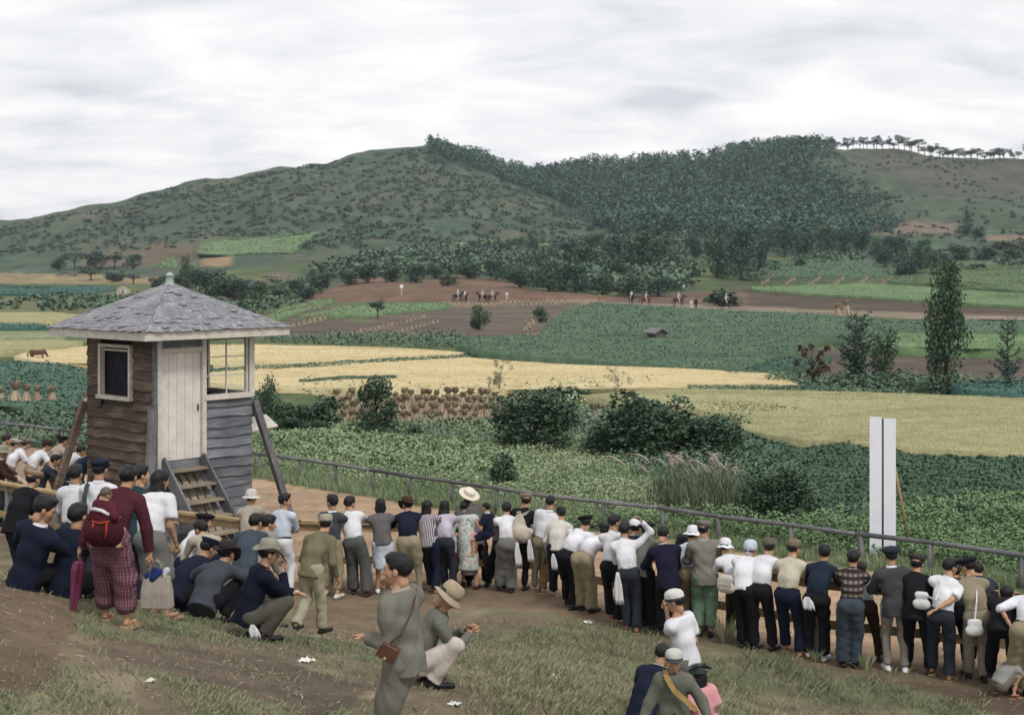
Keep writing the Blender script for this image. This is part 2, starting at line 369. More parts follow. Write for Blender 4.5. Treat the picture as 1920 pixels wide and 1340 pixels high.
def land_color(X, Y, Z):
    u = 960+F*X/Y; v = VH+F*(HC-Z)/Y
    s = (yrail(X)-Y)*.89
    ug = u+(fbm(X*.08, Y*.02, 3, 3)-.5)*26; vg = v+(fbm(X*.11, Y*.11, 3, 8)-.5)*5
    C = np.zeros(X.shape+(3,)); n = fbm(X*.8, Y*.8, 4, 51); nf = fbm(X/22, Y/22, 4, 61); nm = fbm(X/6, Y/6, 3, 71)
    gr = np.array((.10, .135, .065)); br = np.array((.13, .12, .08)); dk = np.array((.065, .09, .05))
    def mx(a, b, t): t = np.clip(t, 0, 1)[..., None]; return a*(1-t)+b*t
    far = mx(mx(gr, dk, (nf-.42)*5), br, (fbm(X/40+9, Y/40, 3, 81)-.56)*6)
    hill = mx(mx(np.array((.070, .108, .074)), np.array((.050, .082, .058)), (nm-.42)*5), np.array((.098, .108, .076)), (nf-.52)*5)
    plain = mx(gr*.95, dk*1.1, (nm-.4)*4)
    C[:] = np.where((Y > 430)[..., None], hill, np.where((Y > 250)[..., None], far, plain))
    for poly, c in TONES:
        if np.mean([p[1] for p in poly]) > 900 and c[0] < .13 and False: continue
        m = inpoly(ug if np.mean([p[1] for p in poly]) < 1000 else u+(n-.5)*90, vg if np.mean([p[1] for p in poly]) < 1000 else v+(n-.5)*40, poly)
        vis = np.ones_like(m)
        C[m & vis] = np.array(c)
    C *= (.86+.28*fbm(X/9, Y/9, 4, 91))[..., None]
    # bank in front of the rail, track behind it
    soil = np.array((.145, .122, .09)); grass = np.array((.15, .165, .098)); straw = np.array((.215, .19, .13))
    b = mx(mx(soil, grass, (fbm(X*.9+3, Y*.9, 4, 15)-.42+.14*np.clip((u-800)/250, 0, 1))*7), straw, (fbm(X*1.7, Y*1.7, 3, 19)-.52)*7)
    near = (s > 0)
    keep = np.zeros(X.shape, bool)
    for poly, c in TONES:
        if np.mean([p[1] for p in poly]) > 1100:
            m = inpoly(u+(n-.5)*120, v+(n-.5)*50, poly); b[m] = np.array(c)*(.8+.4*n[m][:, None])
    b = np.where(((s > -.2) & (s < 1.3))[..., None], mx(b, np.array((.15, .115, .083)), np.clip(1.3-s, 0, 1)*1.2), b)
    C = np.where(near[..., None], b, C)
    tr = (s <= 0) & (Y < yfar(X)-.55+.5*(n-.5)) & (Y < 70)
    trc = mx(np.array((.36, .265, .18)), np.array((.27, .20, .14)), (fbm(X*.7, Y*2.2, 4, 25)-.42)*4)
    C = np.where(tr[..., None], trc, C)
    return C
def build_land():
    cu = np.concatenate([np.linspace(-2600, -300, 30)[:-1], np.arange(-300, 2221, 14.), np.linspace(2221, 4500, 30)[1:]])
    ry = np.concatenate([np.geomspace(3, 9, 12)[:-1], np.geomspace(9, 48, 160)[:-1], np.geomspace(48, 250, 110)[:-1], np.linspace(250, 300, 30)[:-1], np.linspace(300, 960, 170)[:-1], np.linspace(960, 1500, 30)])
    U, Yg = np.meshgrid(cu, ry, indexing='ij'); X = (U-960)/F*Yg; Z = zt(X, Yg)
    V = np.stack([X, Yg, Z], -1).reshape(-1, 3); nu, ny = U.shape
    i = np.arange(nu-1)[:, None]*ny+np.arange(ny-1)[None, :]
    Q = np.stack([i, i+ny, i+ny+1, i+1], -1).reshape(-1, 4)
    C = land_color(X, Yg, Z).reshape(-1, 3)
    t = NT('land'); a = t.n('ShaderNodeVertexColor', layer_name='Col')
    geo = t.n('ShaderNodeNewGeometry'); ps = geo.outputs['Position']
    n1 = t.noise(2.6, 6, .62, vec=ps); n2 = t.noise(.22, 6, .62, vec=ps)
    n3 = t.noise(.055, 9, .68, .6, vec=ps)
    g = t.math('ADD', t.math('ADD', t.math('MULTIPLY', n1, .5), t.math('MULTIPLY', n2, .5)), t.math('MULTIPLY', n3, .6))
    k = t.ramp(g, [(.62, (.52, .56, .56)), (.98, (1.48, 1.36, 1.28))])
    t.col(t.mix(1.0, a.outputs[0], k, 'MULTIPLY')); t.rough(.95); t.b.inputs['Specular IOR Level'].default_value = .1
    t.bump(t.math('ADD', t.noise(7, 5, .65, vec=ps), t.math('MULTIPLY', t.noise(28, 3, vec=ps), .25)), .7, .05)
    me = mesh_np('ground', V, Q, True, t.m)
    ca = me.color_attributes.new('Col', 'FLOAT_COLOR', 'POINT')
    ca.data.foreach_set('color', np.concatenate([C, np.ones((len(C), 1))], 1).astype(np.float32).ravel())
    o = link('ground', me); tag(o, 'grassy bank, dirt track and valley floor rising to the hills', None, None, 'structure')
build_land()
# the land continues past the hills to the horizon
def plain_beyond():
    b = MB(); b.add([(-6000, -6000, -2.6), (6000, -6000, -2.6), (6000, 6000, -2.6), (-6000, 6000, -2.6)], [(0, 1, 2, 3)])
    tag(b.build('terrain', simple('terrain', (.08, .11, .055), var=.3, scale=.02, bump=0)), 'low land around the valley running to the horizon', None, None, 'structure')
plain_beyond()
# ------------------------------------------------------------------ crops
def quads(C, size, tilt, asp=1.0, rng=RNG, up=None):
    """one small leaf-shaped quad per centre; tilt 0 = lying flat, 1 = any way, 2 = upright blade"""
    n = len(C); size = np.broadcast_to(size, n)[:, None]; a = rng.uniform(0, 2*np.pi, n)
    if tilt == 2:
        dx = np.stack([np.cos(a), np.sin(a), np.zeros(n)], 1); le = rng.uniform(-.35, .35, (n, 2))
        dz = np.stack([le[:, 0], le[:, 1], np.ones(n)], 1)
        p = [C-dx*size*asp*.5, C+dx*size*asp*.5, C+dx*size*asp*.12+dz*size, C-dx*size*asp*.12+dz*size]
    else:
        nz = np.stack([rng.normal(0, tilt, n), rng.normal(0, tilt, n), np.ones(n)], 1); nz /= np.linalg.norm(nz, axis=1, keepdims=True)
        t = np.stack([np.cos(a), np.sin(a), np.zeros(n)], 1); t -= nz*np.sum(nz*t, 1, keepdims=True); t /= np.linalg.norm(t, axis=1, keepdims=True)
        b = np.cross(nz, t); s = size*.5
        p = [C-t*s, C-b*s*asp*.8+t*s*.1, C+t*s*1.1, C+b*s*asp*.8+t*s*.1]
    V = np.stack(p, 1).reshape(-1, 3); Q = np.arange(4*n).reshape(n, 4)
    return V, Q
def in_region(poly, n, h=0.0, rng=RNG, jit=0):
    P = np.array(poly, float); lo = P.min(0); hi = P.max(0); got = []; m = 0
    while m < n:
        u = rng.uniform(lo[0]-jit, hi[0]+jit, n*2); v = rng.uniform(lo[1], hi[1], n*2)
        uu = u+(vnoise(u/23, v/9, 2)-.5)*jit*2; vv = v+(vnoise(u/31, v/13, 4)-.5)*jit*.6
        k = inpoly(uu, vv, poly); got.append(np.stack([u[k], v[k]], 1)); m += k.sum()
    q = np.concatenate(got)[:n]; return ground(q[:, 0], q[:, 1], h)
GOLD = [(.1, (.44, .355, .19)), (.45, (.58, .49, .285)), (.75, (.66, .575, .36)), (.95, (.55, .48, .27))]
OLIVE = [(.1, (.26, .265, .14)), (.45, (.37, .365, .195)), (.75, (.45, .43, .245)), (.95, (.30, .32, .18))]
TEAL = [(.08, (.048, .088, .060)), (.38, (.080, .134, .090)), (.66, (.115, .178, .115)), (.88, (.165, .225, .135)), (.985, (.30, .28, .1))]
DTEAL = [(.1, (.042, .08, .05)), (.45, (.062, .112, .070)), (.8, (.092, .15, .09)), (.99, (.13, .2, .11))]
MEAD = [(.05, (.11, .16, .085)), (.35, (.19, .255, .135)), (.65, (.27, .335, .19)), (.9, (.37, .40, .26)), (.99, (.45, .43, .31))]
LIME = [(.1, (.09, .15, .07)), (.5, (.16, .235, .115)), (.9, (.22, .3, .16))]
PALE = [(.1, (.17, .2, .11)), (.5, (.26, .29, .17)), (.9, (.34, .36, .22))]
TEALB = [(.1, (.035, .075, .06)), (.5, (.06, .125, .105)), (.9, (.1, .17, .14))]
BEAN = [(.08, (.055, .10, .05)), (.35, (.11, .185, .085)), (.65, (.155, .24, .11)), (.85, (.22, .30, .13)), (.95, (.36, .31, .08)), (1., (.42, .33, .1))]
def sheet_mat(name, c, c2, sc=1.2, streak=True, bump=.6):
    key = ('sheet', name)
    if key in _M: return _M[key]
    t = NT(name); geo = t.n('ShaderNodeNewGeometry'); ps = geo.outputs['Position']
    a = t.noise(sc, 6, .62, vec=ps); b = t.noise(.09, 4, .6, .8, vec=ps, map=(1, 2.4, 1) if streak else (1, 1, 1))
    f = t.math('ADD', t.math('MULTIPLY', a, .5), t.math('MULTIPLY', b, .5))
    t.col(t.ramp(f, [(.36, sc_(c, .7)), (.48, c), (.62, c2)])); t.rough(.95); t.b.inputs['Specular IOR Level'].default_value = .1
    t.bump(t.noise(sc*3, 4, vec=ps), bump, .15)
    _M[key] = t.m; return t.m
def field(name, poly, mat, h, label, cat='field', step=3.0, leaves=None, amp=.0, kind='stuff', group=None):
    """a standing crop: its own top surface at height h over the land, its sides going down to the soil"""
    P = np.array(poly, float); v0, v1 = P[:, 1].min()+.01, P[:, 1].max()-.01; rows = []
    nv = max(3, int((v1-v0)/step)+1); nc = int(max(8, (P[:, 0].max()-P[:, 0].min())/14))
    for v in np.linspace(v0, v1, nv):
        xs = []
        for i in range(len(P)):
            (x1, y1), (x2, y2) = P[i-1], P[i]
            if (y1 > v) != (y2 > v): xs.append(x1+(v-y1)*(x2-x1)/(y2-y1))
        if len(xs) < 2: xs = xs*2
        a, b = min(xs), max(xs); wob = 5*(vnoise(v/7., len(P)+P[0, 0], 3)-.5)
        u = np.linspace(a+wob, b+wob*.7, nc); rows.append(ground(u, np.full(nc, v)+2.2*(vnoise(u/50, v/9, 6)-.5), h))
    T = np.array(rows); nr = len(T)
    if amp: T[..., 2] += amp*(fbm(T[..., 0]*1.1, T[..., 1]*1.1, 3, 12)-.5)
    V = T.reshape(-1, 3); i = np.arange(nr-1)[:, None]*nc+np.arange(nc-1)[None, :]
    Q = np.stack([i, i+1, i+nc+1, i+nc], -1).reshape(-1, 4)
    ring = [(0, j) for j in range(nc)]+[(k, nc-1) for k in range(1, nr)]+[(nr-1, j) for j in range(nc-2, -1, -1)]+[(k, 0) for k in range(nr-2, 0, -1)]
    ri = np.array([a*nc+b for a, b in ring]); low = V[ri].copy(); low[:, 2] -= h+.15
    base = len(V); m = len(ri); jj = np.arange(m); sk = np.stack([ri, base+jj, base+(jj+1) % m, ri[(jj+1) % m]], 1)
    V = np.concatenate([V, low]); Q = np.concatenate([Q, sk])
    Q = Q[:, ::-1]
    me = mesh_np(name, V, Q, True, mat)
    if leaves:
        n, px, tilt, asp, lm, jit = leaves; C = in_region(poly, n, h, jit=jit); sz = px*C[:, 1]/F*RNG.uniform(.6, 1.35, n)
        if amp: C[:, 2] += amp*(fbm(C[:, 0]*1.1, C[:, 1]*1.1, 3, 12)-.5)
        C[:, 2] += RNG.uniform(-.3, .9, n)*sz*.5 if tilt != 2 else -sz*.55
        LV, LQ = quads(C, sz, tilt, asp)
        b0 = len(V); V2 = np.concatenate([V, LV]); Q2 = np.concatenate([Q, LQ+b0])
        me = mesh_np(name, V2, Q2, False, mat); me.materials.append(lm)
        mi = np.zeros(len(Q2), np.int32); mi[len(Q):] = 1; me.polygons.foreach_set('material_index', mi)
    o = link(name, me); tag(o, label, cat, group, kind); return o
mg = leafmat('rice_ears', GOLD); mo = leafmat('rice_green_ears', OLIVE); mt = leafmat('crop_leaves', TEAL); md = leafmat('dark_crop_leaves', DTEAL)
mm = leafmat('meadow_leaves', MEAD); ml = leafmat('light_leaves', LIME); mp = leafmat('pale_crop', PALE); mb = leafmat('bean_leaves', BEAN); mtb = leafmat('cabbage_leaves', TEALB); mpg = leafmat('pale_green_crop', [(.1, (.12, .165, .11)), (.5, (.165, .215, .145)), (.9, (.21, .26, .18))])
sg = sheet_mat('rice_gold', (.54, .445, .255), (.62, .525, .32)); so = sheet_mat('rice_olive', (.30, .29, .155), (.38, .355, .20))
st = sheet_mat('crop_green', (.078, .13, .08), (.115, .175, .105)); sdk = sheet_mat('crop_dark', (.055, .10, .062), (.08, .135, .083))
sm_ = sheet_mat('meadow', (.085, .13, .06), (.15, .2, .1)); slm = sheet_mat('crop_light', (.13, .2, .095), (.19, .27, .135)); sp = sheet_mat('crop_pale', (.21, .24, .135), (.29, .32, .19))
stb = sheet_mat('crop_teal', (.04, .1, .08), (.065, .14, .11)); sbn = sheet_mat('bean_soil', (.05, .08, .035), (.1, .13, .05))
FD = [
 # name, polygon, sheet, height, label, leaves
 ('rice_field', [(25, 668), (60, 656), (170, 648), (300, 646), (470, 645), (700, 650), (878, 660), (862, 668), (620, 678), (400, 684), (110, 682)], sg, .35, 'narrow strip of ripe golden rice running behind the wooden tower', (9000, 4, 2, .5, mg, 2)),
 ('rice_field', [(380, 700), (478, 682), (625, 681), (872, 669), (1052, 683), (1300, 690), (1440, 700), (1497, 719), (1440, 728), (1280, 724), (1150, 716), (950, 730), (780, 738), (640, 728), (560, 722), (380, 716)], sg, .35, 'largest golden rice field in the middle of the valley', (26000, 4, 2, .4, mg, 2)),
 ('rice_field', [(1080, 740), (1290, 727), (1600, 733), (1920, 746), (2300, 752), (2300, 880), (1920, 852), (1700, 836), (1500, 822), (1390, 806), (1385, 782), (1330, 770), (1180, 752)], so, .35, 'broad greenish yellow rice field at right behind the white sign', (36000, 5, 2, .4, mo, 3)),
 ('rice_field', [(-300, 622), (90, 620), (130, 626), (60, 634), (-300, 640)], sp, .5, 'thin pale strip of rice at far left above the golden one', (1500, 3, 2, .5, mp, 1)),
 ('rice_field', [(-300, 643), (100, 636), (165, 640), (120, 650), (30, 655), (-300, 660)], so, .5, 'yellowish rice strip at left edge above the grazing horse', (2500, 3, 2, .5, mo, 1)),
 ('rice_field', [(-300, 586), (100, 584), (170, 592), (170, 600), (60, 603), (-300, 602)], so, .5, 'olive green rice strip at far left level with the tower roof', (1800, 3, 2, .5, mo, 1)),
 ('crop_field', [(-300, 604), (60, 605), (100, 610), (60, 617), (-300, 616)], stb, .4, 'dark teal vegetable strip between pale rice strips at far left', (1500, 3, .8, 1, mtb, 1)),
 ('crop_field', [(-300, 534), (200, 535), (225, 541), (160, 552), (-300, 551)], stb, .3, 'teal green vegetable field left of the cream shed', (2200, 3, .8, 1, mtb, 1)),
 ('crop_field', [(-300, 678), (60, 676), (170, 690), (170, 764), (60, 760), (-300, 752)], st, .35, 'dark green vegetable field left of the tower with sheaves in it', (13000, 5, .7, 1, mtb, 4)),
 ('crop_field', [(366, 473), (380, 452), (440, 446), (600, 434), (580, 452), (545, 474), (440, 477), (442, 470), (370, 474)], slm, .4, 'pale green field high on the foot of the left hill', (2500, 2.4, .8, 1, mpg, 0)),
 ('crop_field', [(286, 500), (330, 478), (332, 500)], slm, .4, 'small pale green triangle field left of the round tree group', (500, 3, .8, 1, ml, 0)),
 ('crop_field', [(660, 478), (700, 472), (790, 475), (760, 486), (650, 489)], sp, .3, 'small pale grey green field above the earth bank', (400, 3, .8, 1, mp, 0)),
 ('crop_field', [(840, 456), (900, 448), (1080, 452), (1000, 462), (850, 463)], sp, .3, 'long pale field low on the hillside above the small hut roof', (600, 3, .8, 1, mp, 0)),
 ('crop_field', [(490, 600), (520, 580), (600, 560), (635, 562), (560, 582), (520, 598)], slm, .4, 'light green ridge field right of the tower roof', (900, 3, .8, 1, ml, 0)),
 ('crop_field', [(560, 592), (640, 575), (840, 566), (850, 574), (730, 584), (620, 592)], slm, .4, 'bright green strip behind the small lone pine', (1600, 3, .8, 1, ml, 1)),
 ('crop_field', [(1030, 600), (1110, 566), (1300, 578), (1560, 590), (1740, 606), (1740, 628), (1560, 626), (1500, 650), (1390, 690), (1180, 680), (980, 664), (855, 650), (880, 630), (1010, 628)], st, .5, 'large green bean field on the slope around the little thatched hut', (40000, 3.0, .8, 1, mt, 4)),
 ('crop_field', [(1350, 690), (1460, 672), (1560, 668), (1500, 690), (1370, 698)], sdk, .4, 'bluish dark wedge of crops behind the golden rice', (1500, 4, .8, 1, mtb, 1)),
 ('crop_field', [(1420, 520), (1440, 490), (1640, 480), (1640, 500), (1700, 512), (1660, 517), (1430, 518)], st, .5, 'green terrace field above the rows of small sheaves', (2500, 3, .8, 1, mt, 1)),
 ('crop_field', [(1405, 536), (1620, 530), (1930, 552), (2300, 560), (2300, 585), (1930, 574), (1640, 556), (1405, 542)], slm, .6, 'tall pale green crop strip along the terrace edge at right', (5000, 4, 2, .5, ml, 1)),
 ('crop_field', [(1700, 510), (1930, 500), (2300, 500), (2300, 540), (1930, 545), (1660, 528)], sm_, .5, 'green terrace at right edge above the tall crop strip', (3500, 3, .8, 1, mt, 1)),
 ('crop_field', [(1660, 625), (1930, 625), (2300, 628), (2300, 656), (1930, 656), (1640, 648), (1610, 640)], slm, .6, 'light green row crop behind the tall dark tree', (5000, 5, 2, .5, ml, 1)),
 ('crop_field', [(1660, 600), (1930, 600), (2300, 602), (2300, 620), (1930, 622), (1640, 618)], st, .5, 'darker green crop strip above the light row crop at right', (2500, 4, .8, 1, mt, 1)),
 ('crop_field', [(1780, 718), (1850, 708), (1930, 712), (2300, 716), (2300, 744), (1930, 738), (1800, 730)], stb, .5, 'bluish cabbage patch under the bare tree at right edge', (1800, 6, .8, 1, mtb, 1)),
 ('crop_field', [(1385, 808), (1500, 824), (1700, 838), (1920, 856), (2300, 880), (2300, 950), (1920, 945), (1700, 950), (1540, 975), (1500, 900), (1400, 850)], sdk, .22, 'dark green bean field sloping behind the white sign', (46000, 6.0, .75, .9, md, 6)),
]
for nm, poly, sh, h, lab, lv in FD:
    field(nm, poly, sh, h, lab, 'rice field' if nm == 'rice_field' else 'crop field', leaves=lv, amp=.10 if nm == 'rice_field' else .5 if poly[0][1] > 780 else .3)
# nearer weeds and creeping beans between the far rail and the bushes: leaves growing straight from the soil
def weeds(name, poly, n, px, tilt, asp, mat, label, cat, hgt, jit=10, amp=0):
    C = in_region(poly, n, 0, jit=jit); s_ = (yfar(C[:, 0])-.7 < C[:, 1])
    C = C[s_]; n = len(C); sz = px*C[:, 1]/F*RNG.uniform(.55, 1.4, n)
    bumpy = (fbm(C[:, 0]*1.4, C[:, 1]*1.4, 3, 14))
    C[:, 2] += RNG.uniform(0, 1, n)*hgt*bumpy*1.7+amp
    V, Q = quads(C, sz, tilt, asp); o = obj_np(name, V, Q, mat); tag(o, label, cat, None, 'stuff'); return o
weeds('weeds', [(300, 800), (600, 795), (900, 800), (1130, 830), (1260, 920), (1240, 985), (860, 935), (600, 890), (300, 860)], 56000, 5.2, .8, .7, mm, 'pale green weedy meadow beyond the low rail', 'weeds', .35)
weeds('weeds', [(300, 800), (600, 795), (900, 800), (1130, 830), (1260, 920), (1240, 985), (860, 935), (600, 890), (300, 860)], 20000, 10, 2, .22, mm, 'thin grass stems standing among the pale meadow weeds', 'grass', .1)
weeds('melon_patch', [(480, 825), (640, 808), (720, 815), (900, 850), (1000, 890), (860, 900), (640, 870), (480, 850)], 7000, 8.5, .5, 1, ml, 'broad light leaves of creeping vines beyond the rail', 'vines', .35)
weeds('weeds', [(-300, 775), (170, 790), (300, 800), (300, 870), (-300, 840)], 16000, 7, .7, 1, mt, 'dark green weeds behind the rail at left', 'weeds', .45)
weeds('bean_plants', [(960, 985), (1250, 985), (1500, 985), (1700, 962), (1920, 948), (2300, 948), (2300, 1130), (1920, 1085), (1600, 1045), (1270, 1000)], 64000, 6.2, .7, .85, mb, 'yellow-flecked bean leaves beyond the rail at right', 'bean plants', .5)
weeds('grass', [(420, 880), (600, 895), (800, 925), (1000, 948), (1270, 985), (1600, 1030), (1960, 1080), (1960, 1110), (1600, 1062), (1270, 1010), (1000, 975), (800, 952), (600, 915), (420, 900)], 22000, 12, 2, .17, mm, 'grass tufts growing along the foot of the low rail', 'grass', .02)
weeds('grass', [(-300, 800), (150, 825), (150, 840), (-300, 815)], 3000, 13, 2, .2, mm, 'grass along the low rail left of the tower', 'grass', .02)
weeds('weeds', [(860, 650), (1150, 690), (1400, 700), (1420, 690), (1190, 678), (880, 640)], 3000, 5, .8, 1, mt, 'green bank between rice and bean field', 'weeds', .4)
weeds('weeds', [(470, 632), (860, 628), (900, 645), (870, 655), (700, 648), (470, 642)], 3500, 5, .8, 1, mt, 'weedy strip above the golden rice', 'weeds', .6)
weeds('weeds', [(1430, 722), (1700, 712), (1800, 722), (1960, 736), (1960, 748), (1600, 732), (1440, 730)], 4500, 7, .8, 1, mt, 'weedy border between brown plot and rice field', 'weeds', .7)
weeds('weeds', [(560, 722), (800, 738), (960, 728), (1140, 716), (1290, 726), (1080, 742), (1100, 760), (1180, 790), (1140, 800), (560, 745)], 2500, 6, .8, 1, mm, 'weeds around the sheaves below the golden rice', 'weeds', .6)
weeds('weeds', [(900, 800), (1120, 775), (1400, 800), (1500, 900), (1530, 960), (1260, 930), (1130, 860), (900, 835), (640, 815), (640, 803)], 20000, 6, .8, 1, mt, 'rank green growth between the bushes', 'weeds', .5)

for poly, l in (([(380, 692), (600, 679), (872, 664), (884, 668), (622, 686), (380, 698)], 'grassy dyke between the two golden rice strips'), ([(560, 712), (640, 706), (742, 704), (742, 708), (640, 711), (560, 716)], 'short dyke in the large golden rice field'), ([(1300, 752), (1400, 752), (1500, 764), (1440, 772), (1340, 768)], 'dark trampled patch in the greenish rice'), ([(1290, 722), (1500, 722), (1700, 730), (1700, 735), (1500, 730), (1290, 729)], 'dyke between golden and greenish rice')):
    P_ = in_region(poly, 2200, .35, jit=3); sz_ = 6*P_[:, 1]/F*RNG.uniform(.6, 1.3, len(P_)); V_, Q_ = quads(P_, sz_, .8, 1); tag(obj_np('weeds', V_, Q_, mt if 'patch' not in l else mo), l, 'weeds', None, 'stuff')
# ------------------------------------------------------------------ trees and shrubs
BUSH = [(.05, (.018, .04, .022)), (.35, (.036, .075, .04)), (.7, (.066, .12, .064)), (.93, (.115, .175, .09)), (.99, (.22, .27, .16))]
PINE = [(.05, (.028, .062, .048)), (.4, (.052, .104, .078)), (.75, (.082, .146, .106)), (.97, (.12, .19, .13))]
GROV = [(.05, (.03, .062, .038)), (.4, (.058, .108, .064)), (.75, (.095, .16, .092)), (.97, (.145, .21, .12))]
lm_bush = leafmat('bush_leaves', BUSH, .55); lm_pine = leafmat('pine_needles', PINE, .8); lm_grov = leafmat('tree_leaves', GROV, .7)
lm_rust = leafmat('dead_leaves', [(.1, (.04, .022, .018)), (.6, (.08, .042, .032)), (.95, (.12, .08, .05))])
lm_sap = leafmat('sapling_leaves', [(.1, (.06, .09, .05)), (.6, (.12, .16, .09)), (.95, (.19, .23, .14))])
bark = simple('bark', (.075, .06, .048), .95, .3, 12, .6, .03)
bark_pale = simple('pale_bark', (.14, .125, .11), .95, .3, 12, .6, .03)
def crown_pts(clumps, n, rng, shell=.55):
    w = np.array([c[3]*c[4]*c[5] for c in clumps])**.67; w /= w.sum(); out = []
    for c, k in zip(clumps, (w*n).astype(int)+1):
        d = rng.normal(size=(k, 3)); d /= np.linalg.norm(d, axis=1, keepdims=True)
        r = (shell+(1-shell)*rng.random(k)**.6)*(1+.13*np.sin(d[:, 0]*5+d[:, 2]*4))
        out.append(np.array(c[:3])+d*r[:, None]*np.array(c[3:6]))
    return np.concatenate(out)
def clumpset(kind, rng):
    """clump ellipsoids for a crown in a unit box: x, y in -.5 .. .5, z in 0 .. 1"""
    C = []
    if kind == 'round':
        for i in range(11):
            a = rng.uniform(0, 6.28); r = rng.uniform(.05, .33); z = rng.uniform(.12, .86); q = rng.uniform(.12, .2)
            C.append((math.cos(a)*r, math.sin(a)*r, z, q, q, q*.85))
        C.append((0, 0, .42, .33, .33, .38))
    elif kind == 'bush':
        for i in range(15):
            a = rng.uniform(0, 6.28); r = rng.uniform(.1, .36); z = rng.uniform(.12, .78)*(1-.5*r); q = rng.uniform(.10, .19)
            C.append((math.cos(a)*r, math.sin(a)*r, z, q, q, q*1.1))
        C.append((0, 0, .35, .33, .33, .34))
    elif kind == 'column':
        for i in range(16):
            z = rng.uniform(.2, .93); w = .44*math.sin(min(1, (1.02-z)*1.5)*1.57)**.8*min(1, .35+z); a = rng.uniform(0, 6.28)
            q = rng.uniform(.10, .17); C.append((math.cos(a)*w*rng.uniform(.4, .85), math.sin(a)*w*.6, z, q*1.4, q*1.4, q))
        C.append((0, 0, .45, .28, .28, .42))
    elif kind == 'dome':
        for i in range(14):
            a = rng.uniform(0, 6.28); z = rng.uniform(.05, .85); w = .42*math.sqrt(max(.03, 1-(z/.98)**2.4)); q = .15
            C.append((math.cos(a)*w*.75, math.sin(a)*w*.75, z, q, q, .13))
        C.append((0, 0, .35, .38, .38, .38)); C.append((0, 0, .8, .15, .15, .2))
    elif kind == 'conifer':
        for i in range(13):
            z = .12+.075*i; w = .36*(1-z)+.03
            for k in range(3):
                a = rng.uniform(0, 6.28); C.append((math.cos(a)*w*.7, math.sin(a)*w*.7, z, w*.5+.03, w*.5+.03, .05))
    elif kind == 'umbrella':
        for i in range(9):
            a = rng.uniform(0, 6.28); r = rng.uniform(.1, .36); C.append((math.cos(a)*r, math.sin(a)*r, rng.uniform(.55, .9), .17, .17, .085))
    elif kind == 'sparse':
        for i in range(16):
            a = rng.uniform(0, 6.28); r = rng.uniform(.15, .45); C.append((math.cos(a)*r, math.sin(a)*r, rng.uniform(.3, .97), .075, .075, .06))
    return C
def trunk_mesh(clumps, name, base=.045, mat=None, rng=None, seg=6):
    b = MB(); top = max(c[2] for c in clumps)*.9
    pts = [(0, 0, -.03)]+[(rng.uniform(-.02, .02), rng.uniform(-.02, .02), top*t) for t in (.25, .5, .75, 1)]
    b.tube(pts, [base, base*.75, base*.6, base*.4, base*.15], seg)
    for c in clumps[:14]:
        z0 = max(.08, c[2]*.55); p = Vector((0, 0, z0)); q = Vector(c[:3]); mid = (p+q)/2+Vector((0, 0, .03))
        b.tube([p, mid, q], [base*.42, base*.3, base*.1], 5)
    return b.mesh(name, mat or bark, True)
def make_proto(kind, n, leaf, lm, seed, base=.04, tilt=.9, asp=.9, shell=.55, flatten=None, tm=None):
    rng = np.random.default_rng(seed); cl = clumpset(kind, rng); P = crown_pts(cl, n, rng, shell)
    V, Q = quads(P, leaf*rng.uniform(.6, 1.4, len(P)), tilt, asp, rng)
    return mesh_np('crown', V, Q, False, lm), trunk_mesh(cl, 'trunk', base, tm, rng)
def tree(name, pr, u, v, wpx, hpx, label, cat='tree', group=None, Y=None, rz=None, dv=None):
    """tree whose foot stands where the photo shows it, wpx wide and hpx high as seen"""
    p = G1(u, v) if Y is None else Vector(((u-960)/F*Y, Y, float(zt((u-960)/F*Y, Y))))
    s = p.y/F; w = wpx*s; h = hpx*s
    o = empty(name, p-Vector((0, 0, .04)), random.uniform(0, 6.28) if rz is None else rz, label, cat, group, scale=(w, w, h))
    link('trunk', pr[1], o); link('crown', pr[0], o); return o
PR = {}
PR['bush'] = [make_proto('bush', 5200, .042, lm_bush, i, .02) for i in (1, 2)]
PR['dome'] = [make_proto('dome', 5200, .042, lm_bush, 5, .03, .8, 1, .8)]
PR['small'] = [make_proto('bush', 900, .085, lm_bush, 11, .03)]
PR['tall'] = [make_proto('column', 5000, .038, lm_bush, 21, .03, shell=.35)]
PR['slim'] = [make_proto('column', 1400, .05, lm_bush, 25, .03, shell=.3)]
PR['round'] = [make_proto('round', 2400, .052, lm_grov, 30+i, .035) for i in range(4)]
PR['dark'] = [make_proto('round', 2400, .052, lm_pine, 40+i, .035) for i in range(3)]
PR['con'] = [make_proto('conifer', 900, .07, lm_pine, 50, .03)]
PR['umb'] = [make_proto('umbrella', 420, .085, lm_pine, 60+i, .028, .6, .8, .3) for i in range(4)]
PR['sap'] = [make_proto('sparse', 700, .035, lm_sap, 70, .013, tm=bark_pale), make_proto('sparse', 330, .036, lm_sap, 71, .011, tm=bark_pale)]
PR['rust'] = [make_proto('sparse', 500, .07, lm_rust, 80, .03)]
def pr(k, i=0): return PR[k][i % len(PR[k])]
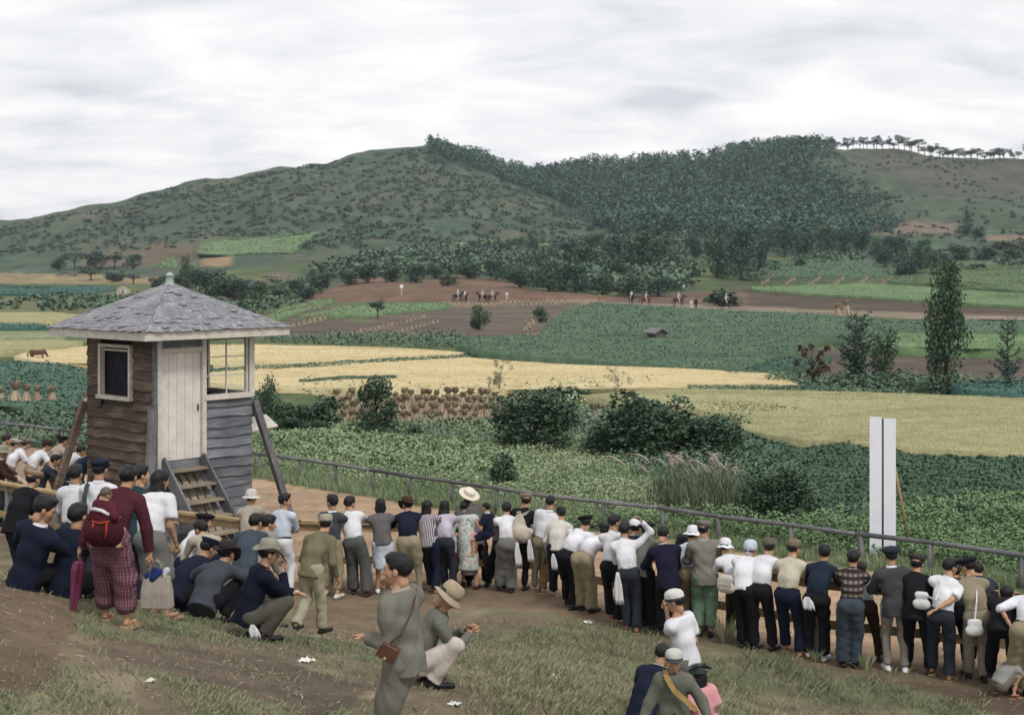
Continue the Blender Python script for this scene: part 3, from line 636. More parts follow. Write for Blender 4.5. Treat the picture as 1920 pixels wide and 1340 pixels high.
# bushes near the track
tree('bush', pr('bush'), 1002, 842, 182, 158, 'large leafy dark bush behind the sheaves, wide crown, left of the two big ones', 'bush')
tree('bush', pr('bush', 1), 1222, 862, 210, 168, 'biggest dark bush behind the rail, right of centre', 'bush')
tree('bush', pr('bush', 0), 1330, 862, 140, 118, 'lower right lobe of dark bush beside the biggest one', 'bush', rz=2.)
tree('bush', pr('bush', 1), 1140, 858, 100, 78, 'paler low bush at the left foot of the biggest bush', 'bush', rz=1.)
tree('shrub', pr('dome'), 706, 818, 96, 118, 'dense dome shaped evergreen shrub in front of the sheaves', 'shrub')
tree('shrub', pr('small'), 776, 822, 56, 36, 'small round shrub at the right foot of the dome shaped one', 'shrub')
tree('shrub', pr('small'), 945, 912, 80, 84, 'small dark shrub alone in the meadow just behind the low rail', 'shrub')
tree('sapling', pr('sap'), 938, 745, 62, 76, 'thin grey green sapling rising behind the left big bush', 'sapling')
tree('sapling', pr('sap', 1), 1159, 742, 74, 58, 'slender almost leafless sapling in front of the golden rice', 'sapling')
tree('tree', pr('slim'), 506, 808, 62, 136, 'narrow leafy young tree just right of the tower window', 'tree')
for i, (u, v, w, h, l) in enumerate([(548, 806, 110, 72, 'tangled dark hedge bush right of the tower'), (610, 802, 92, 80, 'hedge bush nearest the straw sheaves'), (515, 812, 110, 48, 'low glossy dark bush by the right wall of the tower'), (575, 812, 100, 38, 'low bush in front of the tangled hedge'), (490, 792, 60, 80, 'dark bush half hidden by the tower wall'), (1065, 745, 90, 30, 'low grey green bush behind the left big bush'), (1105, 850, 60, 40, 'small bush in the gap between the big bushes')]):
    tree('bush', pr('bush', i) if w > 95 else pr('small'), u, v, w, h, l, 'bush')
tree('bush', pr('bush', 1), 1455, 968, 150, 125, 'dark spreading bush right of the pampas plumes', 'bush', rz=4)
tree('bush', pr('small'), 1290, 955, 110, 50, 'low shadowy bush at the foot of the pampas grass', 'bush')
tree('bush', pr('small'), 880, 676, 60, 22, 'low bush in the golden rice near the thin sapling', 'bush')
tree('bush', pr('small'), 75, 682, 34, 18, 'little dark bush by the grazing horse', 'bush')
tree('bush', pr('small'), 148, 684, 44, 16, 'little bush beside the left tower wall', 'bush')
for i, (u, v, w, h) in enumerate([(1575, 722, 60, 16), (1650, 727, 70, 18), (1745, 732, 60, 22), (1820, 734, 70, 16), (1900, 742, 60, 26)]):
    tree('bush', pr('small'), u, v, w, h, 'low bush in the row below the brown plot, %s' % ['leftmost', 'second from left', 'beside the foot of the tall tree', 'fourth from left', 'at the right edge'][i], 'bush', 'low bushes along the rice edge')
# single trees at right
tree('tree', pr('tall'), 1776, 739, 116, 250, 'tallest dark full crowned tree right of the white sign', 'tree')
tree('tree', pr('slim'), 1657, 716, 84, 130, 'small dark leafy tree with thin bare trunk', 'tree')
tree('tree', pr('rust'), 1523, 728, 74, 96, 'small reddish brown dying tree at the edge of the rice', 'tree')
def bare(u, v, wpx, hpx, label, seed, fol):
    rng = np.random.default_rng(seed); p = G1(u, v); s = p.y/F; o = empty('tree', p, 0, label, 'tree', scale=(wpx*s, wpx*s, hpx*s))
    b = MB(); b.tube([(0, 0, -.02), (.01, 0, .3), (-.01, 0, .6), (0, 0, 1)], [.035, .028, .018, .004], 6); P = []
    for i in range(46):
        z = rng.uniform(.22, .9); a = rng.uniform(0, 6.28); L = rng.uniform(.25, .5)*(1.1-z*.6); rise = rng.uniform(.1, .26)*L*1.6
        e = Vector((math.cos(a)*L, math.sin(a)*L, z+rise)); m = Vector((math.cos(a)*L*.5, math.sin(a)*L*.5, z+rise*.2))
        b.tube([(0, 0, z), m, e], [.009, .006, .002], 4)
        for k in range(4):
            c = m.lerp(e, rng.uniform(0, 1)); b.tube([c, c+Vector((rng.normal()*.06, rng.normal()*.06, rng.uniform(.02, .07)))], [.003, .001], 3)
        for k in range(fol//46): q = m.lerp(e, rng.uniform(-.3, 1)); P.append((q.x+rng.normal()*.02, q.y+rng.normal()*.02, q.z+rng.normal()*.015))
    for i in range(fol): z = rng.uniform(.1, .42); P.append((rng.normal()*.075, rng.normal()*.075, z))
    b.build('trunk', bark, o, True); V, Q = quads(np.array(P), .05, .9, .8, rng); obj_np('crown', V, Q, lm_pine, o)
bare(1606, 722, 118, 142, 'nearly bare conifer with upswept branches left of the small leafy tree', 3, 900)
bare(1890, 740, 76, 152, 'thin bare branched tree near the right edge', 5, 380)
# lone trees of the middle distance
tree('pine_tree', pr('umb'), 708, 598, 52, 40, 'small flat topped lone pine on the bright green strip', 'pine tree')
tree('tree', pr('round'), 898, 618, 54, 50, 'small round tree on the harvested brown slope', 'tree')
tree('tree', pr('round', 1), 1014, 605, 46, 36, 'lower round tree right of the one on the brown slope', 'tree')
tree('conifer_tree', pr('con'), 1812, 442, 42, 52, 'dark pointed conifer alone on the right hillside', 'conifer')
tree('bush', pr('small'), 1836, 444, 34, 26, 'bush at the right foot of the lone hillside conifer', 'bush')
tree('bush', pr('small'), 1356, 574, 100, 42, 'rounded bushes beside the track right of the centre', 'bush')
tree('bush', pr('small'), 1500, 500, 30, 22, 'small bush on the green terrace', 'bush')
# groves: each tree on its own
rg = random.Random(5)
ORD = ['leftmost', 'second from the left', 'third from the left', 'fourth from the left', 'fifth from the left', 'sixth from the left', 'seventh from the left', 'eighth from the left', 'ninth from the left', 'tenth from the left', 'eleventh from the left', 'twelfth from the left', 'sixth from the right', 'fifth from the right', 'fourth from the right', 'third from the right', 'second from the right', 'rightmost']
def grove(spots, protos, label, group, name='tree', cat='tree', Y=None):
    if len(spots) < 19:
        sp_ = sorted(range(len(spots)), key=lambda i: spots[i][0]); n_ = len(spots); od = {}
        for r_, i in enumerate(sp_): od[i] = ORD[r_] if r_ < min(12, n_-1) else ORD[-1] if r_ == n_-1 else ORD[12+r_-(n_-6)]
        base_ = label; label = lambda i, *a: base_+', '+od[i]
    for i, (u, v, w, h) in enumerate(spots):
        P = PR[protos[i % len(protos)]]; tree(name, P[i % len(P)], u, v, w, h, label if isinstance(label, str) else label(i, u, v, w, h), cat, group, Y=None if Y is None else Y+(i*37 % 9)-4)
grove([(350, 552, 44, 78), (385, 560, 80, 62), (425, 562, 90, 60), (330, 560, 60, 50), (455, 562, 60, 44), (490, 562, 60, 40), (525, 560, 50, 34), (560, 556, 56, 36)], ['round', 'dark', 'round'], 'rounded tree of the dark grove behind the tower roof', 'grove behind the tower roof')
grove([(600, 546, 66, 44), (655, 534, 56, 34), (690, 530, 60, 40), (735, 528, 60, 34), (782, 530, 54, 38), (818, 522, 44, 30), (575, 560, 50, 30), (840, 536, 50, 24)], ['dark', 'round'], 'bushy tree on top of the red earth bank', 'trees along the earth bank')
grove([(880, 522, 60, 40), (930, 526, 60, 44), (975, 540, 80, 60), (1030, 546, 80, 62), (1080, 548, 76, 60), (1130, 552, 70, 48), (1180, 556, 76, 46), (1235, 556, 70, 40), (1010, 520, 70, 50), (1100, 510, 90, 66), (1150, 505, 90, 72), (1205, 512, 110, 84), (1245, 505, 70, 66), (1060, 490, 70, 42), (1180, 470, 60, 36), (1110, 470, 60, 36), (1230, 455, 60, 36), (1155, 530, 80, 50)], ['round', 'dark', 'round'], 'leafy tree in the thick grove above the far track', 'grove above the far track')
grove([(1300, 484, 60, 56), (1345, 520, 76, 100), (1390, 526, 90, 112), (1422, 508, 56, 76), (1370, 500, 70, 80), (1470, 482, 70, 60), (1510, 478, 70, 56), (1550, 476, 60, 60), (1585, 470, 60, 48), (1615, 468, 56, 50), (1440, 470, 60, 50), (1480, 460, 60, 46)], ['dark', 'round', 'dark'], 'dark tree of the clump below the wooded hill', 'tree clump below the wooded hill')
grove([(1645, 486, 50, 44), (1680, 492, 64, 56), (1715, 514, 70, 62), (1700, 518, 60, 40), (1740, 500, 50, 44), (1660, 500, 50, 40), (1690, 470, 50, 36), (1730, 480, 50, 34)], ['round', 'dark'], 'tree of the rounded clump right of the wooded hill', 'tree clump on the right terrace')
grove([(110, 505, 50, 26), (140, 505, 60, 34), (180, 505, 60, 38), (215, 505, 60, 36), (250, 503, 50, 30), (170, 525, 60, 22), (215, 528, 60, 24), (250, 532, 50, 20), (300, 545, 50, 30), (160, 512, 40, 14)], ['dark', 'umb'], 'dark pine in the low wood under the left hill', 'low wood under the left hill')
grove([(u, 474+6*math.sin(u), 22, 26) for u in range(880, 1010, 9)], ['con', 'dark'], 'small tree of the hedge line on the lower hillside', 'hedge line on the lower hillside')
grove([(1760, 490, 60, 26), (1800, 486, 60, 34), (1850, 486, 60, 32), (1900, 490, 66, 30), (1880, 466, 60, 18), (1930, 468, 50, 20)], ['small', 'round'], 'bushy tree on the terrace edge at far right', 'bushes on the right terrace edge')
# crest pines against the sky, hilltop trees
grove([(1528+i*9.3+rg.uniform(-5, 5), 279+(i*9.3)*.05+rg.uniform(0, 3), rg.choice((16, 24, 30, 40))*rg.uniform(.85, 1.15), rg.uniform(15, 29)) for i in range(46)], ['umb'], 'thin stemmed pine standing in a row on the right ridge against the sky', 'pines along the right ridge', 'pine_tree', 'pine tree', Y=852)
# woods that read as one mass
def mass(name, P, wid, hgt, kind, n, leaf, lm, label, seed, tilt=.9, nproto=5):
    rng = np.random.default_rng(seed); protos = [crown_pts(clumpset(kind, rng), n, rng, .5) for _ in range(nproto)]
    Vs = []; which = rng.integers(0, nproto, len(P))
    for k in range(nproto):
        idx = np.where(which == k)[0]
        if len(idx) == 0: continue
        a = rng.uniform(0, 6.28, len(idx)); c, s = np.cos(a), np.sin(a); pp = protos[k]
        x = (pp[None, :, 0]*c[:, None]-pp[None, :, 1]*s[:, None])*wid[idx, None]; y = (pp[None, :, 0]*s[:, None]+pp[None, :, 1]*c[:, None])*wid[idx, None]
        z = pp[None, :, 2]*hgt[idx, None]; C = np.stack([x+P[idx, 0:1], y+P[idx, 1:2], z+P[idx, 2:3]], -1).reshape(-1, 3)
        sz = np.repeat(wid[idx]*leaf, pp.shape[0])*rng.uniform(.6, 1.4, len(C)); Vs.append(quads(C, sz, tilt, .9, rng)[0])
    V = np.concatenate(Vs); o = obj_np(name, V, np.arange(len(V)).reshape(-1, 4), lm); tag(o, label, 'wood' if kind != 'bush' else 'scrub', None, 'stuff')
def on_land(poly, n, ylo=300, yhi=1000, rng=RNG):
    """points spread over the land itself inside the region, not only where the eye meets it"""
    P = np.array(poly, float); got = []; m = 0
    while m < n:
        y = rng.uniform(ylo, yhi, 4000); u = rng.uniform(P[:, 0].min(), P[:, 0].max(), 4000); x = (u-960)/F*y; z = zt(x, y); v = VH+F*(HC-z)/y
        k = inpoly(u+(fbm(x/20, y/20, 2, 2)-.5)*30, v, poly); got.append(np.stack([x[k], y[k], z[k]], 1)); m += k.sum()
        if len(got) > 80: break
    return np.concatenate(got)[:n]
FA = [(1000, 330), (1100, 300), (1200, 280), (1300, 272), (1400, 258), (1500, 250), (1535, 262), (1525, 305), (1560, 345), (1625, 420), (1610, 455), (1400, 455), (1250, 440), (1180, 450), (1120, 425), (1060, 385)]
P = on_land(FA, 2700, 430, 960)
hh = RNG.uniform(4.5, 10, len(P)); mass('wooded_hillside', P, hh*RNG.uniform(.6, 1.0, len(P)), hh, 'round', 44, .19, lm_pine, 'dense dark pine wood covering the hill right of centre', 5)
P = on_land([(1530, 262), (1580, 300), (1640, 370), (1690, 430), (1640, 455), (1600, 400), (1540, 320)], 130, 430, 940); hh = RNG.uniform(3, 7, len(P)); mass('scattered_trees', P, hh*.9, hh, 'round', 44, .19, lm_pine, 'loose trees thinning out along the right edge of the wood', 15)
P = on_land([(805, 262), (900, 270), (1000, 300), (1100, 300), (1090, 335), (1060, 385), (1000, 358), (940, 338), (885, 312), (830, 300), (800, 290)], 900, 740, 960)
mass('hilltop_wood', P, RNG.uniform(4, 7.5, len(P)), RNG.uniform(4, 8, len(P)), 'round', 44, .19, lm_pine, 'dark wood on the central hilltop running down behind the shoulder', 6)
# hillside scrub
SCR = [(.05, (.050, .080, .056)), (.4, (.058, .09, .062)), (.75, (.08, .112, .074)), (.97, (.11, .125, .088))]
lm_und = leafmat('undergrowth_leaves', [(.05, (.045, .085, .055)), (.35, (.075, .125, .078)), (.7, (.115, .175, .11)), (.93, (.17, .225, .145)), (.99, (.24, .25, .18))])
lm_scr = leafmat('scrub_leaves', SCR)
P = on_land([(-350, 425), (0, 425), (200, 390), (330, 350), (500, 325), (700, 290), (800, 278), (890, 322), (1000, 365), (1085, 405), (1130, 428), (1000, 450), (850, 462), (600, 470), (550, 470), (600, 435), (380, 450), (300, 470), (150, 470), (-350, 500)], 3900, 400, 860)
n_ = fbm(P[:, 0]/20, P[:, 1]/20, 3, 77); P = P[n_ > .3]
mass('hillside_scrub', P, RNG.uniform(1.8, 4.2, len(P)), RNG.uniform(.8, 1.9, len(P)), 'bush', 14, .3, lm_scr, 'low scrub mottling the left hill', 7)
P = on_land([(1530, 285), (1930, 300), (2250, 300), (2250, 480), (1760, 480), (1640, 430), (1560, 345)], 1100, 430, 900)
n_ = fbm(P[:, 0]/20, P[:, 1]/20, 3, 78); P = P[n_ > .42]
mass('hillside_scrub', P, RNG.uniform(1.8, 4, len(P)), RNG.uniform(.9, 2, len(P)), 'bush', 15, .3, lm_scr, 'sparse scrub on the bare right hillside', 8)
P = on_land([(560, 525), (610, 500), (800, 470), (1280, 440), (1300, 520), (1280, 550), (1040, 545), (900, 515), (700, 520)], 1050, 262, 560)
mass('undergrowth', P, RNG.uniform(3, 7.5, len(P)), RNG.uniform(1.8, 5, len(P)), 'bush', 34, .21, lm_und, 'bushes and undergrowth filling the foot of the central hill', 9)
P = on_land([(1300, 500), (1420, 530), (1400, 540), (1520, 480), (1640, 470), (1760, 520), (1930, 480), (2250, 480), (2250, 500), (1750, 500), (1640, 490), (1430, 500)], 420, 262, 560)
mass('undergrowth', P, RNG.uniform(2, 5, len(P)), RNG.uniform(1.2, 2.6, len(P)), 'bush', 40, .2, lm_und, 'bushes between the terraces at right', 10)
P = on_land([(280, 540), (600, 520), (600, 560), (480, 590), (340, 590), (-300, 575), (-300, 560), (240, 560)], 160, 150, 450)
mass('undergrowth', P, RNG.uniform(2, 4.5, len(P)), RNG.uniform(.8, 1.8, len(P)), 'bush', 40, .2, lm_und, 'low bushes around the grove behind the tower', 12)
# pampas grass
def pampas(u, v, w, h, nb, npl, label, seed):
    rng = np.random.default_rng(seed); p = G1(u, v); s = p.y/F; root = empty('pampas_grass', p, 0, label, 'pampas grass'); V = []; Q = []; b = MB()
    n = nb; base = np.stack([rng.normal(0, w*s*.2, n), rng.normal(0, .35, n), np.zeros(n)], 1); ang = rng.uniform(0, 6.28, n); L = rng.uniform(.55, 1.0, n)*h*s; out = rng.uniform(.15, .7, n)*L
    for k in range(3):
        pass
    side = np.stack([-np.sin(ang), np.cos(ang), np.zeros(n)], 1)*.006; dirv = np.stack([np.cos(ang), np.sin(ang), np.zeros(n)], 1)
    pts = [base, base+dirv*out[:, None]*.25+np.array((0, 0, 1))*L[:, None]*.6, base+dirv*out[:, None]*.65+np.array((0, 0, 1))*L[:, None]*.9, base+dirv*out[:, None]*1.05+np.array((0, 0, 1))*L[:, None]*.72]
    for k, (a, c) in enumerate(zip(pts, pts[1:])):
        f1 = (1, .9, .6)[k]; f2 = (.9, .6, .1)[k]; V.append(np.stack([a-side*f1, a+side*f1, c+side*f2, c-side*f2], 1).reshape(-1, 3))
    V = np.concatenate(V); obj_np('blades', V, np.arange(len(V)).reshape(-1, 4), leafmat('pampas_blade', [(.1, (.05, .075, .04)), (.5, (.11, .15, .085)), (.95, (.22, .25, .15))]), root)
    pm = simple('plume', (.40, .35, .30), .95, .2, 20, .6, .02)
    for i in range(npl):
        x = rng.normal(0, w*s*.22); y = rng.normal(0, .25); hh = h*s*rng.uniform(.85, 1.25); lx = rng.normal(-.12, .18)
        top = Vector((x+lx*1.5, y, hh)); b2 = Vector((x+lx*.6, y, hh*.78)); m = MB()
        d = (top-b2); m.tube([b2, b2+d*.35, b2+d*.7, top+Vector((lx*.4, 0, -.04))], [.008, .022, .018, .003], 7)
        for k in range(14):
            t = rng.uniform(.1, 1); c = b2+d*t; m.tube([c, c+Vector((rng.normal()*.06+lx*.2, rng.normal()*.05, .03))], [.009, .002], 3)
        pl = m.build('plume', pm, root, True); st = MB(); st.tube([(x*.6, y, 0), b2], [.008, .005], 4); st.build('stalk', mm, pl)
pampas(1262, 950, 110, 84, 420, 13, 'pampas grass with pinkish drooping plumes, left clump', 1)
pampas(1350, 958, 130, 92, 480, 14, 'pampas grass with white upright plumes, right clump', 2)
pampas(1300, 965, 130, 66, 420, 0, 'arching green pampas tussock without plumes nearest the rail', 3)
# ------------------------------------------------------------------ figures: distance-field bodies turned into meshes
def snet(fn, lo, hi, h):
    ax = [np.arange(lo[i], hi[i]+h*1.01, h, dtype=np.float32) for i in range(3)]
    nx, ny, nz = map(len, ax); X, Y, Z = np.meshgrid(*ax, indexing='ij')
    f = fn(X.ravel(), Y.ravel(), Z.ravel()).reshape(nx, ny, nz); s = f < 0
    c = [(i, j, k) for i in (0, 1) for j in (0, 1) for k in (0, 1)]
    cnt = sum(s[i:nx-1+i, j:ny-1+j, k:nz-1+k].astype(np.int8) for i, j, k in c)
    act = (cnt > 0) & (cnt < 8); I = np.argwhere(act); n = len(I)
    if n == 0: return np.zeros((0, 3)), np.zeros((0, 4), int)
    idx = -np.ones(act.shape, np.int64); idx[act] = np.arange(n)
    cv = np.stack([f[I[:, 0]+i, I[:, 1]+j, I[:, 2]+k] for i, j, k in c], 1); co = np.array(c, float)
    acc = np.zeros((n, 3)); w = np.zeros(n)
    for a in range(8):
        for b in range(a+1, 8):
            if np.abs(co[a]-co[b]).sum() == 1:
                fa, fb = cv[:, a], cv[:, b]; m = (fa < 0) != (fb < 0); t = np.where(m, fa/np.where(m, fa-fb, 1), 0)
                p = co[a]+(co[b]-co[a])*t[:, None]; acc += p*m[:, None]; w += m
    V = (acc/w[:, None]+I)*h+np.array([lo[0], lo[1], lo[2]]); Q = []
    for d in range(3):
        e1, e2 = (d+1) % 3, (d+2) % 3
        sl = [slice(None)]*3; sl2 = [slice(None)]*3; sl[d] = slice(0, -1); sl2[d] = slice(1, None)
        A = s[tuple(sl)]; B = s[tuple(sl2)]; E = np.argwhere(A != B)
        E = E[(E[:, e1] > 0) & (E[:, e2] > 0) & (E[:, e1] < act.shape[e1]) & (E[:, e2] < act.shape[e2])]
        flip = ~A[E[:, 0], E[:, 1], E[:, 2]]
        def g(o1, o2):
            q = E.copy(); q[:, e1] -= o1; q[:, e2] -= o2; return idx[q[:, 0], q[:, 1], q[:, 2]]
        q = np.stack([g(1, 1), g(0, 1), g(0, 0), g(1, 0)], 1); q[flip] = q[flip][:, ::-1]; Q.append(q)
    Q = np.concatenate(Q); Q = Q[(Q >= 0).all(1)]; return V, Q
def V3(*a): return np.array(a, float)
def nrm(v): v = np.asarray(v, float); return v/max(1e-9, np.linalg.norm(v))
class P:
    """tapered capsule from a to b, optionally flattened along e"""
    def __init__(s, a, b, r1, r2=None, e=None, q=1.0): s.a = np.asarray(a, float); s.b = np.asarray(b, float); s.r1 = r1; s.r2 = r1 if r2 is None else r2; s.e = None if e is None else nrm(e); s.q = q
    def d(s, x, y, z):
        ba = s.b-s.a; L = max(1e-8, ba@ba); px, py, pz = x-np.float32(s.a[0]), y-np.float32(s.a[1]), z-np.float32(s.a[2])
        t = np.clip((px*ba[0]+py*ba[1]+pz*ba[2])/L, 0, 1).astype(np.float32)
        wx, wy, wz = px-t*np.float32(ba[0]), py-t*np.float32(ba[1]), pz-t*np.float32(ba[2]); l2 = wx*wx+wy*wy+wz*wz; r = s.r1+(s.r2-s.r1)*t
        if s.e is not None and s.q != 1:
            we = wx*s.e[0]+wy*s.e[1]+wz*s.e[2]; k = 1/s.q**2-1; L2 = l2+k*we*we; ln = np.sqrt(L2)
            return (ln-r)*np.sqrt(np.maximum(l2, 1e-10)/np.maximum(L2, 1e-10))
        return np.sqrt(l2)-r
    def box(s): r = max(s.r1, s.r2); return np.minimum(s.a, s.b)-r, np.maximum(s.a, s.b)+r
class Grp:
    def __init__(s, prims, cuts=(), k=.03): s.p = prims; s.c = cuts; s.k = k
    def d(s, x, y, z):
        o = None
        for p in s.p:
            v = p.d(x, y, z)
            if o is None: o = v
            else: hh = np.clip(.5+.5*(v-o)/s.k, 0, 1); o = v*(1-hh)+o*hh-s.k*hh*(1-hh)
        for pt, n in s.c: o = np.maximum(o, (x-pt[0])*n[0]+(y-pt[1])*n[1]+(z-pt[2])*n[2])
        return o
    def box(s): b = [p.box() for p in s.p]; return np.min([q[0] for q in b], 0), np.max([q[1] for q in b], 0)
def solid(groups, h, k=.02, wr=0, seed=0, holes=()):
    b = [g.box() for g in groups]; lo = np.min([q[0] for q in b], 0)-.03; hi = np.max([q[1] for q in b], 0)+.03
    rr = np.random.default_rng(seed)
    W_ = [(rr.normal(size=3)*np.array((1, 1, .7)), rr.uniform(0, 6)) for _ in range(5)]
    def fn(x, y, z):
        o = None
        for g in groups:
            v = g.d(x, y, z)
            if o is None: o = v
            else: hh = np.clip(.5+.5*(v-o)/k, 0, 1); o = v*(1-hh)+o*hh-k*hh*(1-hh)
        if wr:
            s = 0
            for i, (w, ph) in enumerate(W_):
                w = w/np.linalg.norm(w)*(22+9*i); s = s+np.sin(x*w[0]+y*w[1]+z*w[2]+ph+1.5*np.sin(z*9+ph+x*7))/(1+.3*i)
            o = o+wr*s*.5
        for g in holes: o = np.maximum(o, -g.d(x, y, z))
        return o
    return snet(fn, lo, hi, h)
# ---- head, hair and hats are made once, in head space (forward +y, up +z, centre between the ears)
def head_geo(h):
    def E(c, r): return (V3(*c), V3(*r))
    ell = [E((0, -.012, .028), (.074, .094, .084)), E((0, .022, -.03), (.060, .068, .082)), E((0, .04, -.082), (.034, .034, .026)), E((.079, -.008, -.01), (.010, .020, .032)), E((-.079, -.008, -.01), (.010, .020, .032)), E((.036, .052, -.025), (.026, .026, .026)), E((-.036, .052, -.025), (.026, .026, .026))]
    prs = [P((0, .088, .0), (0, .106, -.030), .008, .0125), P((-.012, .100, -.036), (.012, .100, -.036), .008), P((-.04, .078, .022), (.04, .078, .022), .011), P((-.018, .086, -.064), (.018, .086, -.064), .0075), P((0, -.02, -.05), (0, -.03, -.095), .050, .050)]
    eyes = [P((-.031, .094, .002), (-.031, .094, .002), .014), P((.031, .094, .002), (.031, .094, .002), .014)]
    def fn(x, y, z):
        o = None
        def U(o, v, k=.012):
            if o is None: return v
            hh = np.clip(.5+.5*(v-o)/k, 0, 1); return v*(1-hh)+o*hh-k*hh*(1-hh)
        for i, (c, r) in enumerate(ell):
            px, py, pz = x-c[0], y-c[1], z-c[2]; k0 = np.sqrt((px/r[0])**2+(py/r[1])**2+(pz/r[2])**2); k1 = np.sqrt((px/r[0]**2)**2+(py/r[1]**2)**2+(pz/r[2]**2)**2)+1e-6
            o = U(o, k0*(k0-1)/k1, .03 if i < 3 or i > 4 else .006)
        for p in prs: o = U(o, p.d(x, y, z), .010)
        for p in eyes: v = -p.d(x, y, z); hh = np.clip(.5-.5*(v-o)/.008, 0, 1); o = v*(1-hh)+o*hh+.008*hh*(1-hh)
        return o
    return snet(fn, (-.11, -.13, -.2), (.11, .135, .13), h)
def ellg(c, r):
    c = V3(*c); r = V3(*r)
    def f(x, y, z):
        px, py, pz = x-c[0], y-c[1], z-c[2]; k0 = np.sqrt((px/r[0])**2+(py/r[1])**2+(pz/r[2])**2); k1 = np.sqrt((px/r[0]**2)**2+(py/r[1]**2)**2+(pz/r[2]**2)**2)+1e-6
        return k0*(k0-1)/k1
    return f
def hair_geo(kind, h=.0165, hatted=False):
    def sm(a, b, k=.02): hh = np.clip(.5+.5*(b-a)/k, 0, 1); return b*(1-hh)+a*hh-k*hh*(1-hh)
    def fn(x, y, z):
        n = .004*np.sin(x*70+y*40)*np.sin(z*60+y*50)+.003*np.sin(x*140+z*90)
        c = ellg((0, -.014, .032), (.086, .106, .094))(x, y, z)
        if kind in ('short', 'crew', 'quiff', 'boy'):
            if kind == 'quiff': c = sm(c, ellg((0, .045, .098), (.06, .055, .034))(x, y, z)); c = sm(c, ellg((0, -.02, .09), (.075, .085, .045))(x, y, z))
            if kind == 'short': c = sm(c, ellg((0, .01, .085), (.072, .085, .042))(x, y, z))
            d = np.maximum(c, .80*y-.60*z-(.022 if kind != 'boy' else .03)); d = np.maximum(d, -z-.058-.25*np.abs(x)*0)
            side = ellg((0, 0.02, -.075), (.2, .06, .065))(x, y, z); d = np.maximum(d, -side)
            if kind == 'crew': d = d+.006
        elif kind == 'bun':
            d = np.maximum(c, .80*y-.60*z-.03); d = np.maximum(d, -z-.075); d = sm(d, ellg((0, -.10, .03), (.05, .04, .045))(x, y, z), .02)
        else:
            low = {'bob': -.12, 'long': -.25, 'wavy': -.20}[kind]
            b = ellg((0, -.035, low*.5), (.098, .075, abs(low)*.72+.04))(x, y, z); d = sm(c, b, .03)
            if kind == 'wavy': d = sm(d, ellg((0, -.06, -.13), (.105, .06, .085))(x, y, z)+.008*np.sin(z*70)*np.cos(x*60), .02)
            face = ellg((0, .10, -.03), (.072, .1, .10))(x, y, z); d = np.maximum(d, -face); d = np.maximum(d, low-z)
        if hatted: d = np.maximum(d, z-.045)
        return d+n
    return snet(fn, (-.13, -.16, -.32), (.13, .14, .17), h)
_G = {}
def cached(key, f):
    if key not in _G: _G[key] = f()
    return _G[key]
